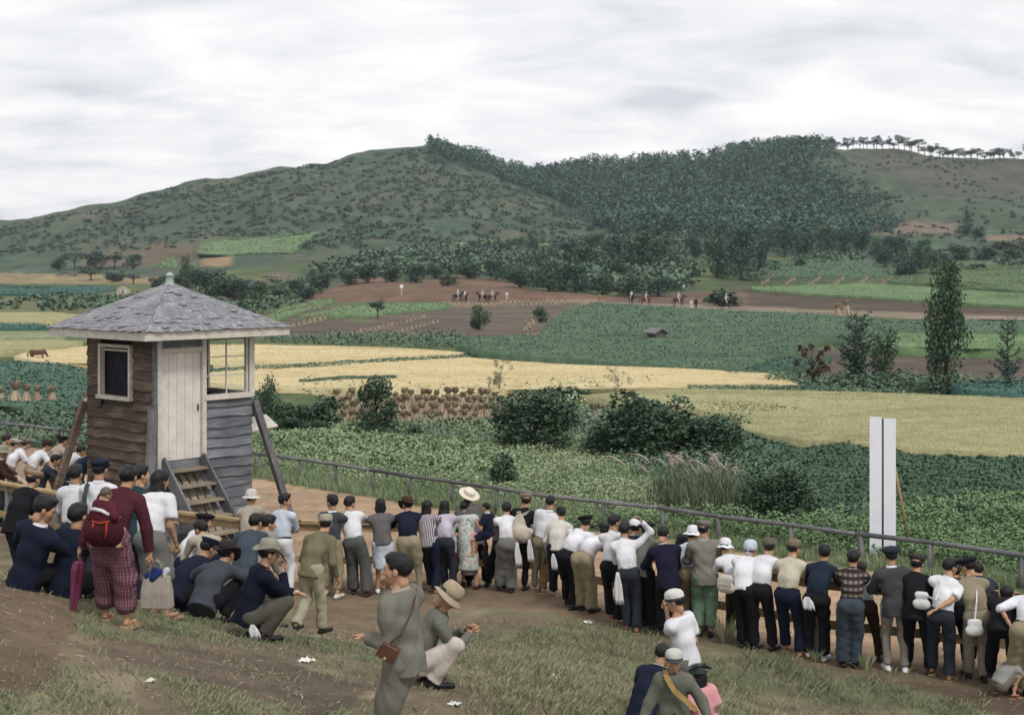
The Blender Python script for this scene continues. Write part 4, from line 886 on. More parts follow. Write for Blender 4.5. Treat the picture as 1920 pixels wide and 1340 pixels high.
def hat_mb(kind):
    b = MB(); bump = lambda a: None
    if kind in ('fedora', 'fedora_dark', 'brownhat'):
        def crown(x, y, z):
            if z > .10: z -= .018*math.exp(-(x/.03)**2)
            return x, y, z-.01*(y/.15)
        def brim(x, y, z): return x, y, z+.22*(abs(x)**2)/.1*1.0-.35*max(0, y)**2/.1
        b.lathe([(.084, .035), (.086, .06), (.082, .1), (.074, .135), (.05, .146), (.0, .14)], 22, 1, 1.18, crown)
        b.lathe([(.084, .052), (.088, .045), (.118, .036), (.142, .034), (.142, .030), (.085, .036)], 26, .98, 1.15, brim)
        band = MB(); band.lathe([(.0865, .038), (.0895, .042), (.089, .066), (.085, .067)], 22, 1, 1.18); return b, band
    if kind == 'bucket':
        b.lathe([(.088, .02), (.09, .06), (.084, .1), (.066, .128), (.035, .142), (0, .146)], 22, 1, 1.15)
        b.lathe([(.088, .046), (.095, .036), (.125, .014), (.142, .004), (.143, .0), (.12, .008), (.087, .03)], 26, 1, 1.12, lambda x, y, z: (x, y, z+.004*math.sin(9*math.atan2(y, x)))); band = MB(); band.lathe([(.0895, .04), (.0925, .043), (.0925, .056), (.09, .058)], 22, 1, 1.15); return b, band
    if kind == 'boater':
        b.lathe([(.086, .04), (.086, .11), (.08, .117), (.0, .118)], 24, 1, 1.15); b.lathe([(.086, .052), (.165, .046), (.166, .042), (.086, .045)], 30, 1, 1.08)
        band = MB(); band.lathe([(.087, .05), (.0885, .052), (.0885, .074), (.087, .076)], 24, 1, 1.15); return b, band
    if kind == 'straw':
        def sag(x, y, z): return x, y, z-.5*x*x/.1*.25-.02
        b.lathe([(.088, .02), (.09, .07), (.08, .12), (.06, .14), (0, .146)], 22, 1, 1.15); b.lathe([(.088, .05), (.10, .04), (.136, .02), (.137, .014), (.088, .036)], 28, 1, 1.1, sag); return b, None
    if kind == 'flat':
        b.lathe([(.083, .036), (.092, .055), (.104, .078), (.102, .096), (.08, .112), (0, .12)], 22, 1, 1.2, lambda x, y, z: (x, y+.012, z-.12*y)); b.lathe([(0, .058), (.07, .056), (.076, .05), (.07, .045), (0, .047)], 18, 1, .62, lambda x, y, z: (x, y+.088, z-.3*max(0, y))); return b, None
    if kind == 'beret':
        b.lathe([(.084, .04), (.096, .05), (.118, .07), (.115, .09), (.075, .106), (0, .112)], 22, 1, 1.12, lambda x, y, z: (x, y-.008, z+.10*x)); b.lathe([(.006, .108), (.005, .125), (0, .126)], 6); return b, None
    if kind == 'student':
        b.lathe([(.085, .03), (.087, .062), (.108, .088), (.106, .1), (.06, .11), (0, .112)], 22, 1, 1.16, lambda x, y, z: (x, y, z+.08*y)); b.lathe([(0, .045), (.066, .043), (.072, .037), (.066, .033), (0, .036)], 18, 1, .7, lambda x, y, z: (x, y+.092, z-.5*max(0, y))); return b, None
    if kind == 'field':
        b.lathe([(.086, .015), (.088, .06), (.085, .1), (.07, .118), (.03, .126), (0, .127)], 20, 1, 1.16); b.lathe([(0, .045), (.062, .043), (.07, .037), (.064, .033), (0, .036)], 18, 1, .8, lambda x, y, z: (x, y+.096, z-.35*max(0, y))); return b, None
    if kind == 'school':
        b.lathe([(.088, .025), (.091, .05), (.088, .085), (.07, .113), (.035, .128), (0, .131)], 22, 1, 1.16); band = MB(); band.lathe([(.0885, .018), (.0915, .022), (.0925, .04), (.09, .043)], 22, 1, 1.16)
        band.lathe([(0, .032), (.066, .03), (.072, .024), (.066, .02), (0, .022)], 18, 1, .55, lambda x, y, z: (x, y+.095, z-.4*max(0, y))); return b, band
    if kind == 'scarf':
        b.lathe([(.084, -.02), (.092, .02), (.092, .06), (.078, .1), (.045, .122), (0, .128)], 18, 1, 1.18, lambda x, y, z: (x, y-.006, z)); b.tube([(0, -.1, -.01), (0, -.12, -.05), (0, -.125, -.09)], [.03, .03, .008], 7); return b, None
    if kind == 'sunbonnet':
        b.lathe([(.088, .0), (.094, .05), (.086, .1), (.05, .13), (0, .138)], 20, 1, 1.15); b.lathe([(.09, .03), (.12, .005), (.135, -.01), (.136, -.014), (.09, .02)], 24, 1, 1.12, lambda x, y, z: (x, y, z-.02*math.cos(6*math.atan2(y, x))*.4)); return b, None
# ---- colours of cloth
CL = dict(white=(.66, .66, .69), off=(.55, .53, .47), cream=(.50, .46, .36), lblue=(.52, .57, .66), lilac=(.5, .46, .52), navy=(.012, .016, .032), black=(.012, .012, .015), char=(.028, .032, .045), dgrey=(.055, .062, .075), grey=(.15, .15, .14), lgrey=(.26, .25, .225), suit=(.17, .165, .14), gcard=(.125, .115, .12), olive=(.155, .145, .088), gkhaki=(.34, .32, .235), khaki=(.27, .235, .155), beige=(.38, .335, .27), green=(.15, .235, .165), bluegrey=(.05, .066, .085), brown=(.045, .024, .018), tan=(.27, .2, .125), maroon=(.065, .018, .026), dblue=(.02, .035, .065), palegrey=(.42, .42, .40), pblue=(.55, .6, .68), pink=(.62, .30, .32), rust=(.35, .06, .03), dkbrown=(.03, .022, .018), teal=(.025, .05, .06), ggrey=(.13, .135, .11), straw=(.33, .27, .18), greyhat=(.27, .255, .21), fieldc=(.33, .29, .22))
def cl(c): return CL[c] if isinstance(c, str) else c
def ik(a, t, l1, l2, pole):
    a = np.asarray(a, float); t = np.asarray(t, float); d = t-a; L = np.linalg.norm(d)
    if L > (l1+l2)*.995: t = a+d/L*(l1+l2)*.995; d = t-a; L = np.linalg.norm(d)
    L = max(L, abs(l1-l2)+.02); u = d/np.linalg.norm(d); x = (l1*l1-l2*l2+L*L)/(2*L); hh = math.sqrt(max(0, l1*l1-x*x))
    p = np.asarray(pole, float); p = p-u*(p@u); p = p/max(1e-6, np.linalg.norm(p)); return a+u*x+p*hh, t
def fingers(mb, wr, d, n, S, curl=.6, side=1):
    """four unequal fingers and a thumb, each bent at the knuckles, rooted inside the palm"""
    d = nrm(d); n = nrm(n-d*(n@d)); s = np.cross(d, n)*side; k = S
    for i, L in enumerate((.062, .072, .068, .052)):
        o = wr+d*.072*k+s*(-.026+.0175*i)*k; a = curl*.5; p1 = o+(d*math.cos(a)+n*math.sin(a))*L*.55*k; a2 = curl*1.7; p2 = p1+(d*math.cos(a2)+n*math.sin(a2))*L*.5*k
        mb.tube([o-d*.02*k, o, p1, p2], [.009*k, .0092*k, .0082*k, .0058*k], 6)
    o = wr+d*.025*k-s*.024*k; p1 = o+(d*.6-s*.7+n*.3)*.038*k; p2 = p1+(d*.85-s*.15+n*.5*curl)*.032*k; mb.tube([o, p1, p2], [.0115*k, .0098*k, .007*k], 6)
def person(sp):
    """sp: dict describing one figure; builds it at its place and returns the places of its hands, hips and so on"""
    H = sp.get('H', 1.62); yaw = R(sp.get('yaw', 20)); pose = sp.get('pose', 'stand')
    if 'at' in sp: loc = Vector(sp['at'])
    elif 'Y' in sp: x = (sp['u']-960)/F*sp['Y']; loc = Vector((x, sp['Y'], float(zt(x, sp['Y']))))
    else: loc = G1(sp['u'], sp['v'])
    Y = loc.y; px = Y/F; fw = V3(math.sin(yaw), math.cos(yaw), 0); rt = V3(math.cos(yaw), -math.sin(yaw), 0)
    HAT = {'fedora': .045, 'bucket': .035, 'boater': .02, 'straw': .04, 'flat': .015, 'beret': .012, 'student': .015, 'field': .02, 'school': .025, 'scarf': .015, 'sunbonnet': .03, 'fedora_dark': .045, 'brownhat': .045}
    hat = sp.get('hat'); hx = HAT.get(hat[0], 0) if hat else .01
    lean = sp.get('lean'); lx = sp.get('lx')
    top = None
    if 'hv' in sp: top = HC-(sp['hv']-VH)/F*(Y+sp.get('dy', .15))-loc.z-hx
    pelz = .515
    if pose == 'squat': pelz = sp.get('pelz', .13)
    if pose == 'sit': pelz = sp.get('pelz', .07)
    if pose == 'kneel': pelz = .2
    def ztop(L, H): return H*(pelz+.15*math.cos(.55*L)+.155*math.cos(1.15*L)+.168*math.cos(.7*L))
    if pose in ('stand', 'walk') and top is not None and lean is None:
        if top >= ztop(.06, H): H = min(top/ztop(.06, 1), 1.78 if H > 1.3 else 1.6); L = .06
        else: L = min(np.linspace(.06, 1.45, 80), key=lambda q: abs(ztop(q, H)-top))
    elif lean is not None:
        L = R(lean)
        if top is not None and pose in ('stand', 'walk') and sp.get('fit', True): H = max(1.4, min(1.78, top/ztop(L, 1))) if H > 1.3 else top/ztop(L, 1)
    elif top is not None:
        L = min(np.linspace(.1, 1.35, 80), key=lambda q: abs(ztop(q, H)-top))
    else: L = .1
    if sp.get('dbg'): print('DBG', sp['label'][:40], 'Y=%.1f top=%s H=%.2f L=%.0f' % (Y, top, H, math.degrees(L)))
    rp = random.Random(hash_(sp['label']))
    if sp.get('group', '').startswith('crowd'): sp.setdefault('hyaw', rp.choice((-38, -22, -8, 0, 12, 26, 40))); sp.setdefault('twist', rp.uniform(-14, 14)); sp.setdefault('st1', rp.uniform(-.05, .14)); sp.setdefault('st2', rp.uniform(-.1, .06)); sp.setdefault('stance', rp.uniform(.07, .15)); sp.setdefault('girth', rp.uniform(.92, 1.07))
    sp.setdefault('tone', rp.uniform(.82, 1.06)); sp['tone'] = round(sp['tone']*12)/12
    S = H/1.65; g = sp.get('girth', 1.0); B = S*g
    up = V3(0, 0, 1); X1 = V3(1, 0, 0); F1 = V3(0, 1, 0)
    back = -.16*math.sin(L)*H if pose in ('stand',) else 0
    pel = V3(0, back, pelz*H); 
    if pose == 'squat': pel = V3(0, sp.get('pely', -.05)*H, pelz*H)
    if pose == 'sit': pel = V3(0, -.04, pelz*H+.0)
    yh = back+H*(.15*math.sin(.55*L)+.155*math.sin(1.15*L)+.09*math.sin(.7*L))
    if lx is None and 'hu' in sp:
        dx = (sp['hu']-sp['u'])/F*(Y+yh); lx = (dx-fw[0]*yh)/rt[0] if abs(rt[0]) > .35 else 0
    lx = max(-.42, min(.42, lx or 0)); pel[0] = lx*.3
    def dirL(a, k): v = V3(0, math.sin(a), math.cos(a)); return nrm(v+X1*k)
    kx = lx*.7/(H*.36)
    mid = pel+.15*H*dirL(.55*L, kx); neck = mid+.155*H*dirL(1.15*L, kx)
    td = nrm(neck-pel); tdu = nrm(neck-mid); tw = R(sp.get('twist', 0)); tx = nrm(V3(math.cos(tw), -math.sin(tw), 0)); tx = nrm(tx-tdu*(tx@tdu)); fe = np.cross(tdu, tx); fe = nrm(fe)*(1 if np.cross(up, X1)@F1 > 0 else 1)
    if fe[1]*math.cos(tw)-0 < 0 and abs(tw) < 1.5: fe = -fe
    hd = dirL(.65*L, kx*.5); hc = neck+hd*.100*H-V3(0, 0, 0)+F1*.012
    hy = R(sp.get('hyaw', 0)); hp = R(sp.get('hpitch', math.degrees(L)*.25))
    hf = V3(math.sin(hy)*math.cos(hp), math.cos(hy)*math.cos(hp), -math.sin(hp)); hr = nrm(np.cross(hf, up)); hu_ = np.cross(hr, hf)
    roll = R(sp.get('hroll', 0)); hr, hu_ = hr*math.cos(roll)-hu_*math.sin(roll), hr*math.sin(roll)+hu_*math.cos(roll)
    hs = H*.138/.225*sp.get('head', 1.0)*(1.0 if H > 1.3 else 1.0+.32*(1.3-H))
    HM = np.stack([hr, hf, hu_], 1)*hs
    sw = .108*H*sp.get('sh', 1.0); shL = neck-.040*H*tdu-tx*sw; shR = neck-.040*H*tdu+tx*sw
    hipw = .054*H; bx = X1; pf = F1
    hip = [pel-bx*hipw, pel+bx*hipw]; st = sp.get('stance', .10)
    z0 = float(loc.z)
    def gz(lp):
        w = loc+Vector(rt*lp[0]+fw*lp[1]); return float(zt(w.x, w.y))-z0 if 'at' not in sp else sp.get('gz', 0)
    if 'feet' in sp: fl = [V3(*f) for f in sp['feet']]
    elif pose == 'squat': fl = [V3(-.13, .0, 0), V3(.13, .05, 0)]
    elif pose == 'sit': fl = [V3(-.14, .50*S, 0), V3(.14, .55*S, 0)]
    elif pose == 'walk': fl = [V3(-.09, -.30*S, .08), V3(.09, .22*S, 0)]
    else: fl = [V3(-st, .03+sp.get('st1', 0), 0), V3(st, -.02+sp.get('st2', 0), 0)]
    an = []
    for f in fl:
        f = f.copy(); f[2] += (gz(f) if not sp.get('hang') else 0)+.05*H; an.append(f)
    kp = V3(0, 1, .15); kn = []; a2 = []
    for i in (0, 1):
        po = kp+X1*((-1, 1)[i]*(.35 if pose in ('squat', 'sit') else .08)); k_, t_ = ik(hip[i], an[i], .245*H, .235*H, po); kn.append(k_); a2.append(t_)
    an = a2
    # arms
    sh = [shL, shR]; el = []; wr = []
    rail = sp.get('rd')
    if rail is None:
        for q in np.arange(.15, .75, .05):
            w = loc+Vector(fw*q)
            if w.y > yrail(w.x)-.02: break
        rail = q
    def target(a, sg):
        if not isinstance(a, str): return V3(*a)*np.array((S, S, S)), None
        sh_ = sh[0 if sg < 0 else 1]
        return {'rail': (V3(sg*.13+pel[0]+(sh[0][0]+sh[1][0])*.35, max(rail, sh_[1]+.10), 1.05), V3(sg*.42, -.15, -1)), 'railin': (V3(sg*.05+pel[0], max(rail, sh_[1]+.10), 1.04), V3(sg, 0, -.5)),
                'down': (sh_+V3(sg*.055, .05, -.49)*S, V3(sg*.3, -1, 0)), 'hip': (pel+V3(sg*.17, .02, .05)*S, V3(sg, -.6, 0)), 'pocket': (pel+V3(sg*.17, .08, -.04)*S, V3(sg*.6, -1, 0)),
                'back': (pel+V3(sg*.03, -.16, .04)*S, V3(sg, -.6, 0)), 'cross': (neck+V3(-sg*.10, .22, -.28)*S, V3(sg, 0, -.6)), 'face': (hc+V3(sg*.05, .13, -.19)*S, V3(sg*.5, .1, -1)),
                'head': (hc+V3(sg*.05, .03, .10)*S, V3(sg*1, .5, .1)), 'read': (neck+V3(sg*.07, .33, -.22)*S, V3(sg*.6, -.2, -1)), 'knee': (kn[0 if sg < 0 else 1]+V3(0, .05, .05), V3(sg, 0, -.3)),
                'front': (neck+V3(sg*.06, .26, -.33)*S, V3(sg, -.3, -.5)), 'out': (sh_+V3(sg*.22, .3, -.25)*S, V3(sg*.5, -.6, -.5)), 'ground': (V3(sg*.1, .42, .06), V3(sg, 0, .2)), 'behindback': (pel+V3(-sg*.05, -.17, .12)*S, V3(sg, -.5, -.2))}[a]
    for i, sg in ((0, -1), (1, 1)):
        t, po = target(sp.get('arms', ('rail', 'rail'))[i], sg)
        if po is None: po = V3(sg*.6, -.6, -.5)
        if 'pole' in sp and sp['pole'][i] is not None: po = V3(*sp['pole'][i])
        e_, w_ = ik(sh[i], t, .168*H, .15*H, po); el.append(e_); wr.append(w_)
    root = empty('person', loc, -yaw, sp['label'], 'person', sp.get('group'))
    hq = sp.get('h', .035); hg = sp.get('hg', .027); tone = sp.get('tone', 1.0)
    def part(name, VQ, mat, par=root, smooth=True):
        V, Q = VQ
        if len(V) == 0: return None
        return obj_np(name, V, Q, mat, par, smooth)
    # ---- body
    nb = nrm(hc-neck)
    body = [Grp([P(pel-bx*.05*B, pel+bx*.05*B, .098*B, None, pf, .85), P(pel+td*.04, mid, .112*B, .118*B, fe, .72), P(mid, neck-tdu*.10*S, .122*B, .135*B, fe, .68), P(shL*.9+neck*.1-tdu*.02, shR*.9+neck*.1-tdu*.02, .05*S), P(neck-tdu*.04*S, hc-nb*.045*S, .052*S, .048*S)], k=.04)]
    for i in (0, 1):
        body.append(Grp([P(sh[i], el[i], .048*B, .039*S), P(el[i], wr[i], .039*S, .026*S)], k=.02))
        d = nrm(wr[i]-el[i]); body.append(Grp([P(wr[i], wr[i]+d*.06*S, .024*S, .036*S, np.cross(d, X1) if abs(d[0]) < .8 else up, .5)], k=.01))
        body.append(Grp([P(hip[i], kn[i], .082*B, .056*S), P(kn[i], an[i], .054*S, .034*S)], k=.02))
        fd = nrm(V3(.18*(-1, 1)[i], 1, 0)) if 'toe' not in sp else nrm(V3(*sp['toe'][i])); body.append(Grp([P(an[i]-V3(0, .02, .045*H-.03), an[i]+fd*.15*S-V3(0, 0, .05*H-.022), .032*S, .026*S)], k=.02))
    Vb, Qb = solid(body, hq, .02, 0)
    Vh, Qh = cached(('head', sp.get('hh', .016)), lambda: head_geo(sp.get('hh', .016))); Vh = Vh@HM.T+hc
    mb = MB()
    for i in (0, 1):
        d = nrm(wr[i]-el[i]); n = V3(0, 0, -1) if abs(d[2]) < .8 else V3(-(-1, 1)[i], .2, 0); fingers(mb, wr[i], d, n, S, sp.get('curl', .55), (-1, 1)[i])
    b0 = len(Vb); Vf = np.array(mb.V); nf = [f for f in mb.F]
    Vall = np.concatenate([Vb, Vh, Vf]); me = bpy.data.meshes.new('body'); me.from_pydata(Vall.tolist(), [], Qb.tolist()+(Qh+b0).tolist()+[tuple(j+b0+len(Vh) for j in f) for f in nf]); me.update()
    me.polygons.foreach_set('use_smooth', np.ones(len(me.polygons), bool)); me.materials.append(skin(tone)); link('body', me, root)
    # ---- face
    if sp.get('face'):
        FM = Matrix([[*HM[0], hc[0]], [*HM[1], hc[1]], [*HM[2], hc[2]], [0, 0, 0, 1]])
        for sx in (-.031, .031):
            e = MB(); e.tube([(sx-.013, .083, .003), (sx, .0885, .0045), (sx+.013, .083, .003)], [.0025, .0055, .0025], 6); o = link('eye', e.mesh('eye', simple('eye', (.02, .014, .012), .35, bump=0), True), root); o.matrix_local = FM
            e = MB(); e.tube([(sx*1.03-.017, .083, .021), (sx*1.03, .093, .026), (sx*1.03+.017, .083, .021)], [.003, .0042, .003], 5); o = link('eyebrow', e.mesh('eyebrow', hairmat(), True), root); o.matrix_local = FM
        e = MB(); e.tube([(-.019, .090, -.064), (0, .0955, -.062), (.019, .090, -.064)], [.002, .0042, .002], 6)
        o = link('mouth', e.mesh('mouth', simple('lips', (.30, .11, .09), .5, bump=0), True), root); o.matrix_local = Matrix([[*HM[0], hc[0]], [*HM[1], hc[1]], [*HM[2], hc[2]], [0, 0, 0, 1]])
    # ---- hair and hat
    hk = sp.get('hair', 'short')
    if hk: V, Q = cached(('hair', hk), lambda: hair_geo(hk)) if not hat or hk in ('bob', 'long', 'wavy') else cached(('hairh', hk), lambda: hair_geo(hk, hatted=True)); part('hair', (V@HM.T+hc, Q), hairmat(sp.get('hairc', (.012, .011, .012))))
    M4 = Matrix([[*HM[0], hc[0]], [*HM[1], hc[1]], [*HM[2], hc[2]], [0, 0, 0, 1]])
    if hat:
        b_, band = hat_mb(hat[0]); mt_ = fabric(cl(hat[1])) if hat[0] not in ('straw', 'boater') else simple('straw_weave', cl(hat[1]), .8, .15, 40, .5, .01)
        o = b_.build('hat', mt_, root, True); tilt = Matrix.Rotation(R(sp.get('tilt', 0)), 4, 'X')@Matrix.Rotation(R(sp.get('tiltx', 0)), 4, 'Y'); o.matrix_local = M4@tilt@Matrix.Scale(1.06, 4)
        if band: q = band.build('hat_band', fabric(cl(hat[2] if len(hat) > 2 else 'dkbrown')), o, True)
    # ---- clothes
    sleeves = sp.get('sleeve', 'long'); top_ = sp.get('top', ('shirt', 'white')); kind, c = top_[0], cl(top_[1]); tm = fabric(c, *(top_[2:] if len(top_) > 2 else ()))
    inf = {'shirt': .018, 'tee': .02, 'sweater': .026, 'jacket': .030, 'blouse': .024, 'kimono': .03, 'coat': .04}[kind]
    def sleeve(i, inf, frac=None, wide=0):
        s_, e_, w_ = sh[i], el[i], wr[i]
        if frac:
            end = s_+(e_-s_)*frac; d = nrm(e_-s_); return Grp([P(s_, end+d*.04, .05*B+inf, .05*S+inf+wide*.5)], [(end, d)], .02)
        end = w_-(w_-e_)*.06; d = nrm(w_-e_); return Grp([P(s_, e_, .052*B+inf*.7, .042*S+inf*.7+wide), P(e_, end+d*.05, .042*S+inf*.7+wide, .029*S+inf*.75+wide)], [(end, d)], .025)
    hem_dir = nrm(-td*.5-V3(0, 0, 1)*.5) if pose in ('stand', 'walk') else -td
    tor = [P(pel+td*.02-bx*.03, pel+td*.02+bx*.03, .102*B+inf, None, pf, .84), P(pel+td*.05, mid, .108*B+inf, .12*B+inf, fe, .76), P(mid, neck-tdu*.10*S, .122*B+inf, .138*B+inf, fe, .70), P(shL*.85+neck*.15-tdu*.02, shR*.85+neck*.15-tdu*.02, .046*S+inf*.75), P(neck-tdu*.03*S, shL*.75+neck*.25, .058*S+inf*.3, .045*S+inf*.5), P(neck-tdu*.03*S, shR*.75+neck*.25, .058*S+inf*.3, .045*S+inf*.5)]
    neckcut = (neck+tdu*(.018 if kind != 'tee' else .0), tdu)
    if kind in ('jacket', 'coat', 'kimono') or sp.get('untucked'):
        ln = {'jacket': .115, 'coat': .3, 'kimono': .62}.get(kind, .09)*S*sp.get('hemk', 1.0)*(.8 if pose in ('squat', 'sit', 'kneel') else 1)
        endp = pel+hem_dir*ln; fl_ = {'kimono': .03}.get(kind, .02)
        if kind == 'kimono':
            tor += [P(pel+td*.05, endp-V3(0, 0, .05), .135*B+inf, .145*B+inf+fl_, pf, .9)]
        else: tor += [P(pel+td*.05, endp+hem_dir*.06, .122*B+inf, .136*B+inf+fl_, pf, .86)]
        cuts = [neckcut, (endp, hem_dir)]
    else:
        cuts = [neckcut, (pel+td*.072*S, -td)]; tor[1] = P(pel+td*.09, mid, .112*B+inf+.006, .122*B+inf, fe, .80)
        tor[0] = P(pel+td*.07-bx*.03, pel+td*.07+bx*.03, .09*B+inf, None, pf, .84)
    gs = [Grp(tor, cuts, .05)]
    if kind == 'kimono':
        for i in (0, 1):
            d = nrm(wr[i]-sh[i]); end = wr[i]-d*.04; mid_ = (el[i]+wr[i])/2; gs.append(Grp([P(sh[i], el[i], .08*B, .095*B), P(el[i], end, .095*B, .08), P(mid_, mid_-V3(0, 0, .2), .10, .11, d, .6)], [], .04))
    elif sleeves == 'long': gs += [sleeve(0, inf*.8), sleeve(1, inf*.8)]
    elif sleeves == 'rolled':
        for i in (0, 1):
            end = el[i]+(wr[i]-el[i])*.15; d = nrm(wr[i]-el[i]); gs.append(Grp([P(sh[i], el[i], .05*B+inf, .044*S+inf), P(el[i], end+d*.03, .044*S+inf, .042*S+inf)], [(end, d)], .03))
    elif sleeves == 'short': gs += [sleeve(0, inf, .72, .012), sleeve(1, inf, .72, .012)]
    elif sleeves == 'puff': gs += [sleeve(0, inf+.012, .8, .02), sleeve(1, inf+.012, .8, .02)]
    nm = {'shirt': 'shirt', 'tee': 'shirt', 'sweater': 'sweater', 'jacket': 'jacket', 'blouse': 'blouse', 'kimono': 'kimono', 'coat': 'coat'}[kind]
    part(nm, solid(gs, hg, .03, sp.get('wr', .007), hash_(sp['label'])), tm)
    col_ = sp.get('collar', {'jacket': 'white', 'sweater': 'white'}.get(kind))
    if col_ or kind in ('shirt', 'jacket'):
        cc = cl(col_) if col_ else c; b_ = MB(); ax = neck+nb*.022*S; Rm = np.stack([hr/np.linalg.norm(hr), np.cross(nb, hr/np.linalg.norm(hr)), nb], 1); r_ = .064*S
        for j in range(18):
            a = 2*math.pi*j/18; p0 = Rm@V3(math.cos(a)*r_*1.10, math.sin(a)*r_*1.05-.012, -.030); p1 = Rm@V3(math.cos(a)*r_, math.sin(a)*r_-.006, .016+(.008 if math.sin(a) < 0 else 0)); p2 = Rm@V3(math.cos(a)*r_*1.16, math.sin(a)*r_*1.14-.012, -.012); b_.V += [tuple(ax+p0), tuple(ax+p1), tuple(ax+p2)]
        for j in range(18):
            k2 = (j+1) % 18; b_.F += [(j*3, k2*3, k2*3+1, j*3+1), (j*3+1, k2*3+1, k2*3+2, j*3+2)]
        b_.build('collar', fabric(cc), root, True)
    if sp.get('vest'):
        g2 = [Grp([P(p.a, p.b, p.r1+.010, p.r2+.010, p.e, p.q) for p in tor[:3]]+[P(shL*.7+neck*.3-tdu*.03, shR*.7+neck*.3-tdu*.03, .058*S)], [(pel+td*.02, -td)], .05)]; part('vest', solid(g2, hg, .03, .003), fabric(cl(sp['vest'])))
    if sp.get('obi'):
        q = pel+td*.085*H; g2 = [Grp([P(q-bx*.05, q+bx*.05, .128*B+.016, None, pf, .84)], [(q+td*.045, td), (q-td*.045, -td)], .02)]; part('obi', solid(g2, .018, .02), fabric(cl(sp['obi'])))
        p = MB(); p.box(q+V3(0, -.135, 0), (.16, .05, .10)); 
    if kind == 'kimono': 
        q = pel+hem_dir*.62*S*sp.get('hemk', 1.0); q = V3(q[0], q[1], q[2]); g2 = [Grp([P(q+V3(0, 0, .15), q-V3(0, 0, .12), .155*B, .165*B, pf, .9)], [(q-V3(0, 0, .07), V3(0, 0, -1)), (q+V3(0, 0, .06), V3(0, 0, 1))], .02)]; part('under_skirt', solid(g2, .02, .02), fabric(CL['gcard']))
    # ---- below the waist
    bot = sp.get('bot', ('slacks', 'char')); bk, bc = bot[0], cl(bot[1]); bm = fabric(bc, *(bot[2:] if len(bot) > 2 else ()))
    waist = (pel+td*(.095 if not sp.get('lowwaist') else .05)*S, td)
    rad = {'slacks': (.098, .074, .074, .012), 'wide': (.105, .092, .098, .012), 'slim': (.094, .064, .056, .02), 'jodh': (.125, .105, .052, .1), 'monpe': (.122, .112, .10, .09), 'shorts': (.10, .085, 0, 0), 'crop': (.10, .078, .066, .12), 'baggy': (.104, .088, .060, .07)}
    if bk == 'skirt':
        hemz = sp.get('hem', .27)*H; q = V3(pel[0]*.5, pel[1]*.4+.01, hemz); g2 = [Grp([P(pel+td*.08, q-V3(0, 0, .05), .105*B, .19*B, pf, .86), P(pel-bx*.04, pel+bx*.04, .112*B, None, pf, .86), P(hip[0], kn[0], .10, .09), P(hip[1], kn[1], .10, .09)], [waist, (q, V3(0, 0, -1))], .05)]; part('skirt', solid(g2, hg, .03, .007, 3), bm)
    elif kind != 'kimono':
        a, b_, c_, cut = rad[bk]; g2 = [Grp([P(pel+td*.03-bx*.045, pel+td*.03+bx*.045, .106*B+.01, None, pf, .88), P(pel-bx*.05*S, pel+bx*.05*S, .108*B, None, pf, .9)], [waist], .04)]
        for i in (0, 1):
            if bk == 'shorts':
                e_ = hip[i]+(kn[i]-hip[i])*.8; d = nrm(kn[i]-hip[i]); g2.append(Grp([P(hip[i], e_+d*.04, a*B, b_*B)], [(e_, d)], .03)); continue
            d = nrm(an[i]-kn[i]); e_ = an[i]-d*cut+d*.01
            if bk == 'jodh': km = kn[i]+d*.07; g2.append(Grp([P(hip[i], (hip[i]+kn[i])/2, a*B, .118*B), P((hip[i]+kn[i])/2, km, .118*B, .068*B)], [], .03)); g2.append(Grp([P(km, an[i], .058*B, .046*B)], [], .02))
            elif bk == 'monpe': g2.append(Grp([P(hip[i], kn[i], a*B, b_*B), P(kn[i], an[i]-d*.12, b_*B, c_*B), P(an[i]-d*.12, an[i]-d*.04, c_*B, .05)], [(an[i]-d*.045, d)], .03))
            else: g2.append(Grp([P(hip[i], kn[i], a*B, b_*B), P(kn[i], e_+d*.05, b_*B, c_*B)], [(e_, d)], .03))
        part({'shorts': 'shorts', 'monpe': 'work_trousers', 'jodh': 'breeches'}.get(bk, 'trousers'), solid(g2, hg, .035,   .009 if bk != 'monpe' else .012, hash_(sp['label'])+1), bm)
    if sp.get('belt'):
        q = waist[0]; g2 = [Grp([P(q-bx*.045, q+bx*.045, .104*B+.012, None, pf, .86)], [(q+td*.006, td), (q-td*.032, -td)], .02)]; part('belt', solid(g2, .014, .02), fabric(cl(sp['belt'])))
    sc = sp.get('shoe', 'black')
    if sc != 'none':
        for i in (0, 1):
            fd = nrm(V3(.18*(-1, 1)[i], 1, 0)) if 'toe' not in sp else nrm(V3(*sp['toe'][i])); base = an[i]-V3(0, 0, .05*H); he = base-fd*.05*S+V3(0, 0, .03); to = base+fd*.17*S+V3(0, 0, .026)
            if sc in ('geta', 'zori'):
                m = MB(); m.bar(he-V3(0, 0, .035)-fd*.02, to-V3(0, 0, .03)+fd*.03, .09*S, .018 if sc == 'zori' else .04); o = m.build('sandal', simple('sandal', (.34, .25, .15) if sc == 'geta' else (.30, .22, .12), .8, .2, 20), root)
                t_ = MB(); c0 = base+fd*.07*S; t_.tube([c0+V3(-.04, -.02, .0), c0+V3(0, .02, .05), c0+V3(.04, -.02, .0)], .009, 5); t_.build('strap', simple('sandal_strap', (.3, .03, .03), .6), o, True)
            else: part('shoe', solid([Grp([P(he, to, .037*S, .036*S, V3(0, 0, 1), .9), P(an[i]-V3(0, 0, .03), base+fd*.03+V3(0, 0, .04), .04*S, .042*S)], [(base+V3(0, 0, -.002), V3(0, 0, -1))], .03)], .018, .02), simple('shoe_'+sc, CL.get(sc, (.5, .5, .5)), .5, .15, 20, .2))
    Mw = Matrix.Translation(loc)@Matrix.Rotation(-yaw, 4, 'Z')
